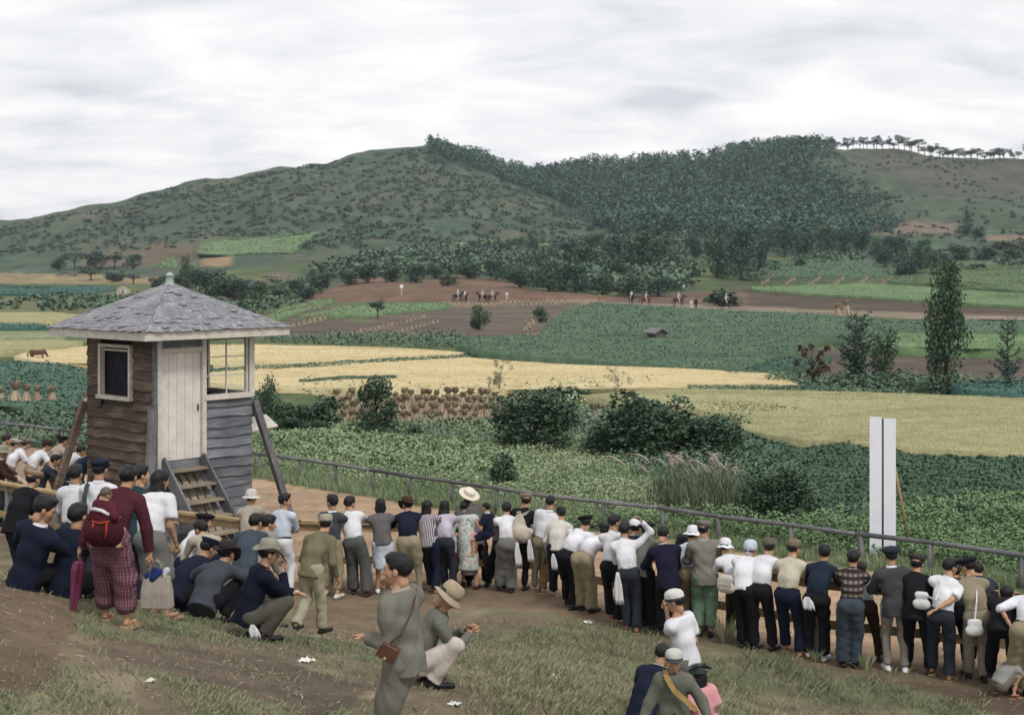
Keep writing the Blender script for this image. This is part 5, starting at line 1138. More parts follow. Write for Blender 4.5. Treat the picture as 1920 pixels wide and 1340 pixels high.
    def w(p): return Mw@Vector(p)
    return dict(root=root, w=w, hand=[w(x) for x in wr], hip=[w(x) for x in hip], pel=w(pel), neck=w(neck), hc=w(hc), sh=[w(x) for x in sh], el=[w(x) for x in el], S=S, fw=Vector(fw), rt=Vector(rt), td=(Mw.to_3x3()@Vector(td)), M=Mw, loc=loc, H=H, mid=w(mid), kn=[w(x) for x in kn], an=[w(x) for x in an])
def hash_(s): return sum(ord(c)*(i+1) for i, c in enumerate(s)) % 9973
# ------------------------------------------------------------------ wood kinds
w_dark = woodmat('weathered_brown_board', (.105, .077, .062), (.24, .185, .14), axis=1); w_grey = woodmat('weathered_grey_board', (.155, .165, .185), (.28, .285, .30))
w_post = woodmat('grey_post', (.15, .15, .155), (.25, .245, .24), axis=2); w_rail = woodmat('plank_rail', (.33, .235, .13), (.46, .35, .21)); w_pole = woodmat('pole_rail', (.12, .12, .13), (.21, .205, .21))
w_step = woodmat('step_board', (.26, .22, .165), (.38, .33, .26)); paint = simple('cream_paint', (.56, .53, .47), .7, .15, 7, .5, .006); paintw = simple('door_paint', (.64, .60, .555), .7, .13, 4, .5, .006)
# ------------------------------------------------------------------ the watch tower
TX, TY, TH, TA = (318-960)/F*28., 28., R(48), 1.12
tower = empty('watch_tower', (TX, TY, 0), TH, 'weathered wooden watch tower with shingled pyramid roof, white door and steps', 'tower')
def face_x(u, side):
    """place along a wall whose screen column is u; side 'f' = wall with the door, 'l' = left wall"""
    c, s = math.cos(TH), math.sin(TH); k = (u-960)/F
    if side == 'f': return (k*(TY-c*TA)-TX-s*TA)/(c-k*s)
    return (k*(TY-s*TA)-TX+c*TA)/(-s-k*c)
def face_z(u, v, side):
    t = face_x(u, side); c, s = math.cos(TH), math.sin(TH); y = TY+(s*t-c*TA if side == 'f' else -s*TA+c*t); return HC-(v-VH)/F*y
ZE = 3.93; ST = .195
rt_ = random.Random(3)
def board(side, a, b, z, mat, h=.225, out=0.0):
    """one clapboard on a wall, from a to b along it, its lower edge standing proud and uneven"""
    n = max(3, int((b-a)/.16)); m = MB(); V = []; fl = max(0, .9-z)*.07
    ph = rt_.uniform(0, 9); dz0 = rt_.uniform(-.006, .006)
    for i in range(n+1):
        t = a+(b-a)*i/n; w = .013*math.sin(ph+t*5)+.006*math.sin(ph*2+t*13)+rt_.uniform(-.005, .005)+dz0; o0 = TA+.046+out+fl+rt_.uniform(0, .008); o1 = TA+.008+out+fl
        for (o, zz) in ((o0, z+w), (o0-.016, z+w), (o1-.012, z+h), (o1, z+h)): V.append((t, o, zz))
    def tr(t, o, z): return {'f': (t, -o, z), 'l': (-o, -t, z), 'r': (o, t, z), 'b': (-t, o, z)}[side]
    V = [tr(t if side != 'l' else -t, o, z) for t, o, z in V]; Fs = []
    for i in range(n):
        k = i*4
        for j in range(4): q = (k+j, k+(j+1) % 4, k+4+(j+1) % 4, k+4+j); Fs.append(q if side in 'fb' or True else q[::-1])
    Fs += [(3, 2, 1, 0), (n*4, n*4+1, n*4+2, n*4+3)]
    m.add(V, Fs); me = m.mesh('board', mat); bm = __import__('bmesh').new(); bm.from_mesh(me); __import__('bmesh').ops.recalc_face_normals(bm, faces=bm.faces); bm.to_mesh(me); bm.free()
    o = link('board', me, tower); return o
def walls():
    # left wall, window hole
    wa, wb = sorted((face_x(192, 'l'), face_x(252, 'l'))); z0, z1 = face_z(220, 748, 'l'), face_z(220, 645, 'l')
    n = int(ZE/ST)
    for i in range(n):
        z = i*ST+.02
        if z+.2 > z0 and z < z1-.05:
            board('l', -TA, wa, z, w_dark); board('l', wb, TA-.02, z, w_dark)
        else:
            cut = rt_.uniform(-.4, .5) if rt_.random() < .22 else None
            if cut: board('l', -TA, cut, z, w_dark); board('l', cut+.004, TA-.02, z, w_dark)
            else: board('l', -TA, TA-.02, z, w_dark)
    # door wall
    d0, d1 = face_x(296, 'f'), face_x(381, 'f'); zs = face_z(335, 862, 'f'); zb = face_z(420, 746, 'f'); zt_ = face_z(335, 655, 'f')
    for i in range(n):
        z = i*ST+.02
        if z < zs-.2: board('f', -TA+.02, TA, z, w_grey)
        elif z < zb-.12: board('f', d1+.01, TA, z, w_grey)
        if z > zt_: board('f', d0, d1, z, w_grey, h=min(.2, ZE-z))
    # the two far walls
    for i in range(n):
        z = i*ST+.02; board('b', -TA, TA, z, w_dark)
        if z < zb-.12: board('r', -TA, TA, z, w_grey)
    # inner lining, floor, ceiling
    lin = simple('inner_boards', (.10, .075, .06), .9, .2, 6)
    for nm, c, d in (('inner_wall', (0, TA-.05, 2.), (2*TA-.04, .03, 3.9)), ('inner_wall', (0, -TA+.05, .9), (2*TA-.04, .03, 1.6)), ('inner_wall', (TA-.05, 0, zb/2), (.03, 2*TA-.14, zb-.05)), ('floor', (0, 0, zs-.03), (2*TA-.15, 2*TA-.15, .06)), ('ceiling', (0, 0, 3.86), (2*TA-.12, 2*TA-.12, .04))):
        MB().box(c, d).build(nm, lin, tower)
    for a_, b_ in ((-TA+.02, wa+.01), (wb-.01, TA-.08)): MB().box((-TA+.05, 0, 0), (.03, 1, 1)).mesh
    m = MB(); m.box((-TA+.05, 0, z0/2), (.03, 2*TA-.1, z0)); m.build('inner_wall', lin, tower)
    # left window (a = along the wall, local y = -t for this wall's boards)
    yc = face_x((192+252)/2, 'l')
    global LW; LW = (wa, wb, z0, z1)
    ys = (wa+wb)/2; w_ = wb-wa; zc = (z0+z1)/2; hh = z1-z0
    fr = MB(); o = -TA-.045
    for y in (wa+.035, wb-.035): fr.box((o, y, zc), (.11, .07, hh))
    fr.box((o, ys, z1-.03), (.11, w_-.145, .06)); fr.box((o-.015, ys, z0+.035), (.15, w_+.06, .07)); f = fr.build('window', paint, tower, )
    MB().box((-TA+.01, ys, zc), (.012, w_-.15, hh-.13)).build('pane', glassm, f)
    MB().box((-TA+.07, ys, zc), (.012, w_-.14, hh-.14)).build('curtain', simple('dark_curtain', (.022, .018, .026), .8, .8, 14), f)
    MB().box((-TA+.0, ys, z1-.115), (.03, w_-.15, .035)).build('sash', paint, f)
    # door, its frame and the window beside it
    x0, x1 = face_x(291, 'f'), face_x(383, 'f'); zd = face_z(335, 660, 'f'); fr = MB()
    fr.box(((x0+.05), -TA-.035, (zs+ZE)/2-.1), (.09, .10, ZE-zs+.2)); fr.box((x1-.05, -TA-.035, (zs+ZE)/2-.1), (.09, .10, ZE-zs+.2)); fr.box(((x0+x1)/2, -TA-.033, zd+.04), (x1-x0-.19, .09, .09))
    fr.build('door_frame', paint, tower); dw = x1-x0-.2; d = MB().box(((x0+x1)/2, -TA+.012, (zs+zd)/2), (dw, .045, zd-zs-.01)).build('door', paintw, tower)
    for i in range(5): MB().box(((x0+x1)/2-dw/2+dw*(i+.5)/5, -TA-.014, (zs+zd)/2), (dw/5-.008, .014, zd-zs-.02)).build('door_plank', paintw, d)
    MB().box((x1-.17, -TA-.035, (zs+zd)/2-.05), (.02, .04, .12)).build('handle', simple('iron', (.05, .045, .04), .5), d)
    MB().box((x0-.03, -TA-.02, 2.0), (.07, .07, 3.9)).build('corner_board', w_grey, tower)
    wx0, wx1 = x1+.01, TA+.02; fr = MB(); zc = (zb+ZE)/2; hh = ZE-zb
    fr.box((wx1-.05, -TA-.03, zc), (.12, .11, hh)); fr.box(((wx0+wx1)/2-.05, -TA-.04, zb+.04), (wx1-wx0-.02, .13, .10)); fr.box(((wx0+wx1)/2-.055, -TA-.03, ZE-.04), (wx1-wx0-.12, .08, .06)); fr.box((wx1-.15, -TA-.02, zc), (.035, .07, hh-.1)); f = fr.build('window', paint, tower)
    gx0, gx1 = wx0+.01, wx1-.17
    for k in (1,): MB().box((gx0+(gx1-gx0)*.52, -TA-.01, zc), (.022, .03, hh-.12)).build('muntin', paint, f)
    for k in (1, 2): MB().box(((gx0+gx1)/2, -TA-.012, zb+.09+(hh-.14)*k/3), (gx1-gx0, .026, .022)).build('muntin', paint, f)
    xm = gx0+(gx1-gx0)*.52
    for (a, b) in ((gx0, xm-.011), (xm+.011, gx1)):
        for k in range(3): MB().box(((a+b)/2, -TA, zb+.1+(hh-.14)*(k+.5)/3), (b-a, .006, (hh-.14)/3-.03)).build('pane', glassm, f)
    # large opening in the right far wall
    fr = MB(); fr.box((TA+.02, -TA+.10, zc), (.10, .12, hh)); fr.box((TA+.02, TA-.07, zc), (.10, .12, hh)); fr.box((TA+.03, 0.015, zb+.04), (.12, 2*TA-.3, .09)); fr.box((TA+.02, 0.015, ZE-.05), (.1, 2*TA-.3, .08)); fr.box((TA+.02, .3, zc), (.05, .04, hh-.2)); fr.build('window', paint, tower)
    # steps
    out = Vector((0, -1, 0)); sx = (x0+x1)/2; wdt = .84; run = 1.5; steps = 6
    gz_ = float(zt(TX+math.sin(TH)*2.6, TY-math.cos(TH)*2.6))
    for sgn in (-1, 1):
        MB().bar((sx+sgn*(wdt/2+.025), -TA-.06, zs+.02), (sx+sgn*(wdt/2+.025), -TA-.06-run, .02), .05, .24).build('stringer', w_post, tower)
    for i in range(steps):
        t = (i+.55)/steps; MB().box((sx+rt_.uniform(-.004, .004), -TA-.06-run*t, zs-.02-(zs-.02)*t), (wdt, .26, .04)).build('tread', w_step, tower)
    for i in range(5):
        x = sx-wdt/2+wdt*(i+.5)/5; MB().bar((x, -TA-.0, zs-.25), (x, -TA-.0-run*.93, .02), wdt/5-.045, .02, (0, 1, 0)).build('riser_slat', w_step, tower)
    # raking props at three corners
    for (sx_, sy_, e) in ((-1, -1, .5), (-1, 1, .62), (1, -1, .62)):
        b = MB(); b.bar((sx_*(TA+.05), sy_*(TA+.05), 2.62), (sx_*(TA+e), sy_*(TA+e), .0), .13, .11, (0, 0, 1)); b.build('prop', w_post if sx_ > 0 or sy_ < 0 else w_dark, tower)
    b = MB(); b.box((0, 0, 0), (.95, .6, .03)); o = b.build('shelf', paint, tower, loc=(TA+.75, -.15, 2.0)); o.rotation_euler = (R(18), R(-8), R(-15))
    for y in (-.3, .3): MB().bar((TA+.02, -.15+y*.6, 1.75), (TA+.7, -.15+y*.6, 1.96), .04, .04).build('bracket', paint, tower)
gt = NT('window_glass'); gt.b.inputs['Transmission Weight'].default_value = 1; gt.b.inputs['IOR'].default_value = 1.02; gt.rough(.02); gt.col((.9, .93, .95)); glassm = gt.m
walls()
def roof():
    E_ = 1.66; ze, zp = 4.07, 4.93
    # board deck below the shingles, fascia
    m = MB(); m.add([(-E_+.01, -E_+.01, ze-.02), (E_-.01, -E_+.01, ze-.02), (E_-.01, E_-.01, ze-.02), (-E_+.01, E_-.01, ze-.02), (0, 0, zp-.02), (-E_+.01, -E_+.01, ze-.06), (E_-.01, -E_+.01, ze-.06), (E_-.01, E_-.01, ze-.06), (-E_+.01, E_-.01, ze-.06)], [(0, 1, 4), (1, 2, 4), (2, 3, 4), (3, 0, 4), (8, 7, 6, 5), (0, 5, 6, 1), (1, 6, 7, 2), (2, 7, 8, 3), (3, 8, 5, 0)])
    rf = m.build('roof', w_grey, tower)
    for k in range(4):
        o = MB().box((0, -E_+.03, 3.99), (2*E_-.062 if k % 2 else 2*E_-.0, .045, .155)).build('fascia', paint, tower); o.rotation_euler = (0, 0, k*math.pi/2)
    sh = []; L = math.hypot(E_, zp-ze); nr = 18; tilt = math.atan2(zp-ze, E_)
    sm = woodmat('roof_shingle', (.23, .23, .245), (.345, .34, .355), axis=1, tv=.26); pool = []
    for q in range(4): pass
    for face in range(4):
        bulk = MB() if face in (1, 2) else None; rest = MB()
        for r_ in range(nr):
            t0 = r_/nr; ex = L/nr; hw = E_*(1-t0)+.035; hw1 = E_*(1-min(1, t0+1.35/nr))+.03; x = -hw
            while x < hw-.01:
                w = min(rt_.uniform(.09, .19), hw-x)
                if hw-(x+w) < .06: w = hw-x
                s0 = t0*L-rt_.uniform(.0, .022); s1 = t0*L+ex*1.35; lf = rt_.uniform(.010, .02) if rt_.random() < .85 else rt_.uniform(.02, .045); sk = rt_.uniform(-.012, .012); g = .004
                a0, a1 = x+g, x+w-g; b0, b1 = max(-hw1, min(hw1, a0)), max(-hw1, min(hw1, a1))
                def tp(xx, s, up): return (xx, -E_-.03+s*math.cos(tilt)-up*math.sin(tilt), ze+s*math.sin(tilt)+up*math.cos(tilt))
                vs = [tp(a0, s0+sk, lf-.012), tp(a1, s0-sk, lf-.012), tp(b1, s1, .0), tp(b0, s1, .0), tp(a0, s0+sk, lf), tp(a1, s0-sk, lf), tp(b1, s1, .010), tp(b0, s1, .010)]
                fs = [(3, 2, 1, 0), (4, 5, 6, 7), (0, 1, 5, 4), (1, 2, 6, 5), (2, 3, 7, 6), (3, 0, 4, 7)]
                if bulk: bulk.add(vs, fs)
                elif len(pool) >= 298: rest.add(vs, fs)
                else: pool.append(1); o = MB().add(vs, fs).build('shingle', sm, rf); o.rotation_euler = (0, 0, (0, 0, 0, -math.pi/2)[face])
                x += w
        if rest.V: o = rest.build('shingles', sm, rf); o['kind'] = 'stuff'; o.rotation_euler = (0, 0, (0, 0, 0, -math.pi/2)[face])
        if bulk: o = bulk.build('shingles', sm, rf); o['kind'] = 'stuff'; o.rotation_euler = (0, 0, face*math.pi/2)
    for k in range(4):
        for i in range(13):
            t = i/13; a = Vector((-E_-.02, -E_-.02, ze+.03)).lerp(Vector((0, 0, zp+.02)), t); b_ = Vector((-E_-.02, -E_-.02, ze+.03)).lerp(Vector((0, 0, zp+.02)), min(1, t+.1))
    b = MB().lathe([(.15, zp-.10), (.11, zp-.02), (.078, zp+.02), (.074, zp+.14), (.088, zp+.15), (.085, zp+.17), (.03, zp+.215), (0, zp+.22)], 14).build('finial', simple('green_paint', (.30, .40, .345), .6, .12, 14, .3), tower, True)
roof()
# ------------------------------------------------------------------ low pole rail on the far side of the track
def far_rail():
    root = empty('rail_fence', (0, 30, 0), 0, 'low grey pole rail on short posts along the far side of the track', 'railing')
    xs = np.linspace(-20, 12, 400); pts = np.stack([xs, yfar(xs)], 1); seg = np.r_[0, np.cumsum(np.linalg.norm(np.diff(pts, axis=0), axis=1))]
    def at(s): return np.interp(s, seg, pts[:, 0]), np.interp(s, seg, pts[:, 1])
    s = .4; rr = random.Random(4); top = []
    while s < seg[-1]-1:
        x, y = at(s); z = float(zt(x, y)); h = .5+rr.uniform(-.015, .015); lx = rr.uniform(-.03, .03)
        m = MB(); m.tube([(x, y-30, z-.1), (x+lx, y-30, z+h)], [.05, .042], 7); m.build('post', w_post, root, True); top.append((x+lx, y-30, z+h+.035)); s += rr.uniform(1.25, 1.6)
    i = 0
    while i < len(top)-1:
        j = min(len(top)-1, i+3); m = MB(); p = [Vector(t) for t in top[i:j+1]]; p[0] = p[0]+(p[0]-p[1]).normalized()*.1; m.tube(p, [.045]+[.042]*(len(p)-2)+[.035], 8); m.build('rail', w_pole, root, True); i = j
far_rail()
def near_rail():
    root = empty('railing', (0, 22, 0), 0, 'sturdy plank railing the crowd leans on', 'railing')
    xs = np.linspace(-15, 11, 400); pts = np.stack([xs, yrail(xs)], 1); seg = np.r_[0, np.cumsum(np.linalg.norm(np.diff(pts, axis=0), axis=1))]; top = []; s = .3; rr = random.Random(9)
    while s < seg[-1]:
        x, y = np.interp(s, seg, pts[:, 0]), np.interp(s, seg, pts[:, 1]); z = float(zt(x, y)); m = MB(); m.box((x, y-22, z+.42), (.11, .11, 1.12), rr.uniform(-.2, .9)); m.build('post', w_post, root); top.append(Vector((x, y-22, z+1.0))); s += rr.uniform(1.55, 1.85)
    for a, b in zip(top, top[1:]):
        MB().bar(a+(b-a).normalized()*-.04, b-(b-a).normalized()*.05+Vector((0, 0, rr.uniform(-.01, .01))), .15, .045).build('rail', w_rail, root)
        MB().bar(a-Vector((0, 0, .10)), b-Vector((0, 0, .10)), .035, .11).build('rail', w_rail, root)
        MB().bar(a-Vector((0, 0.07, .62)), b-Vector((0, 0.07, .60)), .03, .12).build('lower_rail', w_rail, root)
near_rail()
# ------------------------------------------------------------------ white sign
def sign():
    Y = 25.75; x = (1655-960)/F*Y; s = Y/F; top = HC-(783-VH)*s; bot = HC-(1045-VH)*s; root = empty('sign_board', (x, Y, 0), R(-4), 'tall blank white double board with dark centre pole behind the low rail', 'sign'); wp = simple('white_board', (.72, .74, .80), .6, .05, 2, .1, .002)
    for sx, w in ((-1, .215), (1, .215)): o = MB().box((sx*(w/2+.018), 0, (top+bot)/2+sx*-.012), (w, .025, top-bot)).build('panel', wp, root)
    MB().tube([(0, .012, bot-.08), (.003, .012, top-.01)], .018, 8).build('centre_pole', simple('dark_pole', (.06, .065, .075), .5), root, True)
    MB().box((-.14, .045, bot/2+.1), (.07, .06, bot+.5)).build('post', w_rail, root); MB().box((.14, .045, bot/2+.1), (.06, .06, bot+.5)).build('post', w_post, root)
    MB().tube([(.20, .05, 1.75), (.62, .55, float(zt(x+.62, Y+.55)))], [.022, .026], 7).build('brace', simple('bamboo', (.42, .28, .12), .6, .2, 12), root, True)
sign()
# ------------------------------------------------------------------ sheaves
def sheaf_mesh(seed, n=150, spread=.34, h=1.0):
    r = np.random.default_rng(seed); a = r.uniform(0, 6.28, n); rad = spread*r.uniform(.35, 1.1, n); base = np.stack([np.cos(a)*rad, np.sin(a)*rad, np.zeros(n)], 1)
    neck = np.stack([np.cos(a)*.09, np.sin(a)*.09, np.full(n, .68*h)], 1); tip = neck+np.stack([np.cos(a)*r.uniform(-.02, .16, n), np.sin(a)*r.uniform(-.02, .16, n), r.uniform(.02, .36, n)*h], 1)
    sd = np.stack([-np.sin(a), np.cos(a), np.zeros(n)], 1); V = []
    for p, q, w1, w2 in ((base, neck, .055, .03), (neck, tip, .03, .07)): V.append(np.stack([p-sd*w1, p+sd*w1, q+sd*w2, q-sd*w2], 1).reshape(-1, 3))
    V = np.concatenate(V); m = MB(); m.lathe([(spread*.85, 0), (spread*.6, .25*h), (.11, .66*h), (.12, .8*h), (.06, .94*h), (0, .98*h)], 9)
    Q = [tuple(range(i*4, i*4+4)) for i in range(len(V)//4)]; b = len(V); me = bpy.data.meshes.new('sheaf'); me.from_pydata(V.tolist()+m.V, [], Q+[tuple(i+b for i in f) for f in m.F]); me.update(); me.materials.append(strawm); return me
strawm = leafmat('straw', [(.05, (.20, .15, .10)), (.45, (.34, .265, .185)), (.8, (.45, .365, .26)), (.98, (.54, .45, .33))], .9)
SHF = [sheaf_mesh(i, 90 if i < 4 else 26, .34) for i in range(6)]
rs = random.Random(12)
def sheaf(u, v, hpx, label, group, i, name='sheaf', hh=0):
    p = G1(u, v, hh); k = hpx*p.y/F; o = link(name, SHF[i], None, p-Vector((0, 0, .02)), (rs.uniform(-.08, .08), rs.uniform(-.08, .08), rs.uniform(0, 6.28)), (k*rs.uniform(.9, 1.25), k*rs.uniform(.9, 1.25), k)); return tag(o, label, 'sheaf', group)
for r_ in range(4):
    v = (758, 770, 783, 795)[r_]
    for i in range(20 if r_ < 3 else 17):
        u = 634+i*15.5+(8 if r_ % 2 else 0)+rs.uniform(-5, 5)
        sheaf(u, v+rs.uniform(-2, 2), rs.uniform(24, 33), 'straw sheaf standing in the crowded stack behind the dome shaped shrub', 'sheaves standing by the golden rice', rs.randint(0, 3))
for u, v, h, l in ((3, 752, 24, 'sheaf cut by the left edge of the picture'), (28, 754, 36, 'tallest sheaf of the four in the dark crop at left'), (48, 753, 30, 'broad topped sheaf beside the tallest one at left'), (70, 751, 26, 'leaning sheaf right of the broad topped one at left'), (98, 750, 24, 'slim sheaf standing alone left of the tower'), (160, 757, 18, 'small sheaf half hidden by the tower wall'), (1112, 786, 28, 'single sheaf between the big bushes'), (1124, 782, 24, 'second sheaf between the big bushes')):
    sheaf(u, v, h*1.1, l, None, rs.randint(0, 3), hh=.3 if u < 200 else 0)
def row(a, b, n, h, label, group):
    for i in range(n): t = i/(n-1); sheaf(a[0]+(b[0]-a[0])*t+rs.uniform(-1, 1), a[1]+(b[1]-a[1])*t+rs.uniform(-.6, .6), h*rs.uniform(.85, 1.15), label, group, rs.randint(4, 5))
row((660, 627), (795, 596), 17, 11, 'small sheaf in the upper slanting row on the brown slope', 'upper slanting sheaf row')
row((722, 630), (820, 604), 13, 11, 'small sheaf in the lower slanting row on the brown slope', 'lower slanting sheaf row')
row((838, 577), (1058, 570), 26, 10, 'small sheaf in the long row under the riders', 'sheaf row under the riders')
row((480, 600), (600, 578), 14, 11, 'small sheaf in the row right of the tower roof', 'sheaf row by the tower roof')
row((540, 615), (620, 596), 9, 13, 'sheaf on the brown plot just right of the tower eaves', 'sheaves right of the eaves')
row((985, 618), (1005, 600), 4, 14, 'sheaf on the slope beside the lower round tree', 'sheaves beside the round tree'); row((990, 632), (1020, 626), 5, 14, 'sheaf at the foot of the brown slope', 'sheaves at the slope foot')
for k in range(6): row((1430+k*44, 533+k*.6), (1452+k*44, 519+k*.6), 7, 8, 'small sheaf in short row number %s from the left on the right terrace' % ['one', 'two', 'three', 'four', 'five', 'six'][k], 'short sheaf row %d' % (k+1))
sheaf(1572, 594, 26, 'left one of two haystacks by the far track', None, 0, 'haystack'); sheaf(1588, 592, 30, 'right one of two haystacks by the far track', None, 1, 'haystack')
# ------------------------------------------------------------------ huts
def hut(u, v, wpx, wall, roofh, wc, rc, label, deep=1.0, rz=.3, over=.15, win=False, cat='hut', hh=0):
    p = G1(u, v, hh); s = p.y/F; w = wpx*s; d = w*deep; h = wall*s; rh = roofh*s; root = empty('hut', p-Vector((0, 0, .1)), rz, label, cat); MB().box((0, 0, h/2), (w, d, h)).build('wall', simple('hut_wall', wc, .9, .15, 2), root)
    m = MB(); m.add([(-w/2, -d/2, h), (w/2, -d/2, h), (0, -d/2, h+rh*.9), (-w/2, d/2, h), (w/2, d/2, h), (0, d/2, h+rh*.9)], [(0, 1, 2), (5, 4, 3), (0, 3, 4, 1), (1, 4, 5, 2), (2, 5, 3, 0)]); m.build('gable', simple('hut_wall', wc, .9, .15, 2), root)
    for sg in (-1, 1):
        e = w/2*(1+over*1.6); m = MB(); m.bar((sg*e*.5, -d/2*(1+over), h+rh*.9*.5-rh*.12), (sg*e*.5, d/2*(1+over), h+rh*.9*.5-rh*.12), math.hypot(e, rh)*1.02, .12*max(1, w/4)); o = m.build('roof', simple('hut_roof', rc, .9, .25, 2), root)
        o.rotation_euler = (0, 0, 0)
        me = o.data; a = math.atan2(rh, e)*sg; c = Vector((sg*e*.5, 0, h+rh*.38))
        for vtx in me.vertices: q = vtx.co-c; vtx.co = c+Matrix.Rotation(a, 3, 'Y')@q
    if win:
        for x in (-w*.12, w*.16): f = MB().box((x, -d/2-.03, h*.55), (w*.2, .06, h*.4)).build('window', simple('shutter', (.5, .52, .52), .7), root)
        MB().box((-w*.08, -d/2-.07, h*.52), (w*.1, .04, h*.3)).build('pane', simple('dark_pane', (.04, .05, .06), .3), root)
hut(232, 554, 25, 17, 9, (.42, .37, .26), (.22, .25, .27), 'small cream shed with grey gable roof in the fields at left', 1.1, .25, .15, True, 'shed')
hut(1231, 634, 24, 14, 9, (.12, .10, .085), (.17, .165, .16), 'small thatched field hut in the bean field', 1.2, .5, .35, hh=.45)
hut(126, 518, 30, 4, 6, (.3, .26, .22), (.13, .14, .16), 'low farmhouse with grey roof at far left', .8, .2, .2)
hut(906, 488, 14, 7, 6, (.10, .07, .055), (.14, .09, .085), 'little brown roofed hut among the bushes on the lower hillside', 1.2, .5)
hut(432, 566, 16, 4, 4, (.1, .06, .05), (.16, .06, .055), 'low hut with rusty red roof below the grove', 1, .4)
hut(520, 517, 44, 3, 4, (.35, .32, .27), (.32, .28, .24), 'pale long shed beyond the grove', .4, .1)
hut(480, 538, 26, 5, 9, (.08, .08, .09), (.085, .085, .10), 'dark hipped farmhouse roof among the trees behind the tower', 1, .4)
def round_sign():
    p = G1(753, 554); s = p.y/F; root = empty('round_sign', p, 0, 'round white disc on a pale post in front of the red bank', 'sign'); MB().tube([(0, 0, -.1), (0, 0, 14*s)], .9*s, 6).build('post', simple('pale_post', (.5, .48, .45)), root); m = MB(); m.tube([(0, -.05, 17*s), (0, .05, 17*s)], 3.6*s, 20); m.build('disc', simple('white_disc', (.75, .75, .78), .5), root)
round_sign()
# ------------------------------------------------------------------ horses and riders far across the valley
def horse_mesh(graze=False, h=.05):
    nk = (P((.0, .75, 1.25), (0, 1.05, .75), .15, .10), P((0, 1.05, .75), (0, 1.20, .22), .10, .07)) if graze else (P((0, .62, 1.30), (0, 1.02, 1.72), .17, .10), P((0, 1.02, 1.74), (0, 1.36, 1.50), .11, .065))
    g = [Grp([P((0, -.55, 1.18), (0, -.1, 1.12), .27, .25, (1, 0, 0), .9), P((0, -.1, 1.12), (0, .55, 1.15), .26, .25, (1, 0, 0), .85), nk[0], nk[1]], k=.08)]
    for x in (-.14, .14):
        g.append(Grp([P((x, .52, 1.0), (x, .55+x*.5, .55), .10, .06), P((x, .55+x*.5, .55), (x, .52+x*.9, .08), .055, .04), P((x, .52+x*.9, .08), (x, .58+x*.9, .04), .055, .06)], k=.03))
        g.append(Grp([P((x, -.62, 1.05), (x, -.48-x*.5, .72), .17, .09), P((x, -.48-x*.5, .72), (x, -.70-x*.8, .48), .085, .055), P((x, -.70-x*.8, .48), (x, -.62-x*.8, .08), .05, .04), P((x, -.62-x*.8, .08), (x, -.56-x*.8, .04), .055, .06)], k=.03))
    e = nk[0].b
    for x in (-.05, .05): g.append(Grp([P((x, e[1]-.02, e[2]+.06), (x*1.3, e[1]-.03, e[2]+.19), .035, .012)]))
    V, Q = solid(g, h, .05); return mesh_np('body', V, Q, True, None)
HM_ = horse_mesh(); HG_ = horse_mesh(True)
def horse(u, v, c, label, yaw, graze=False, k=1.0, group=None):
    p = G1(u, v); root = empty('horse', p-Vector((0, 0, .03)), -yaw, label, 'horse', group, scale=(k, k, k)); me = (HG_ if graze else HM_).copy(); me.materials.append(simple('horse_coat', c, .6, .2, 3)); link('body', me, root)
    dk = simple('mane', sc_(c, .45), .8, .2, 8); MB().tube([(0, -.84, 1.25), (0, -.98, 1.0), (0, -1.0, .6), (0, -.98, .45)], [.05, .07, .06, .02], 6).build('tail', dk, root, True)
    a, b = ((0, .62, 1.46), (0, 1.0, .88)) if graze else ((0, .52, 1.52), (0, .98, 1.86)); m = MB(); m.tube([a, ((a[0]), (a[1]+b[1])/2-.03, (a[2]+b[2])/2+.06), b], [.06, .07, .04], 6); m.build('mane', dk, root, True)
    if not graze: m = MB(); m.box((0, -.02, 1.40), (.36, .5, .07)); m.build('saddle', simple('saddle', (.10, .05, .03), .6), root)
    return p, root
def rider(u, v, c, label, hl, yaw, top='white', k=1.0):
    p, _ = horse(u, v, c, hl, yaw, False, k)
    person(dict(at=p+Vector((0, 0, .62*k)), H=1.6, yaw=math.degrees(yaw), pose='stand', lean=12, gz=0, hang=1, feet=[(-.32, .18, .02), (.32, .18, .02)], pole=None or (None, None), arms=((-.1, .45, .95), (.1, .45, .95)), top=('shirt', top), bot=('slim', 'white'), hat=('school', 'white', 'white'), hg=.045, h=.05, hh=.03, shoe='none', label=label))
RD = [(858, 566, (.02, .015, .015), 78, 'leftmost pair'), (872, 569, (.05, .025, .018), 160, 'leftmost group, front'), (905, 567, (.018, .014, .014), 95, 'second group, left'), (923, 567, (.06, .028, .018), 88, 'second group, right'), (1184, 570, (.03, .018, .015), 165, 'upright beyond the centre'), (1211, 573, (.11, .042, .025), 90, 'on the chestnut horse'), (1272, 575, (.05, .025, .018), 84, 'on the dark horse trotting right'), (1361, 578, (.02, .014, .014), 92, 'furthest right of the far track')]
for i, (u, v, c, yw, nm) in enumerate(RD):
    rider(u, v, c, ('rider in white, %s of the row of riders' % nm), ('%s horse of the rider %s' % ('chestnut' if c[0] > .1 else 'dark brown' if c[0] > .04 else 'black', nm)), R(yw-180 if i in (2,) else yw))
def walker(u, v, label, top, bot='char', H=1.6, yaw=20, **k): person(dict(u=u, v=v, H=H, yaw=yaw, lean=4, fit=False, arms=('down', 'down'), top=('shirt', top), bot=('slacks', bot), hg=.045, h=.05, hh=.03, shoe='none', label=label, **k))
walker(950, 562, 'tiny person in white standing by the far track, right of the riders', 'white', 'white'); walker(1124, 566, 'tiny person in tan clothes by the far track in the centre', 'tan', 'tan'); walker(1296, 578, 'tiny person in pale clothes beside the dark standing figure', 'white', 'white', 1.3); walker(1305, 578, 'tiny dark figure standing by the far track', 'brown', 'black')
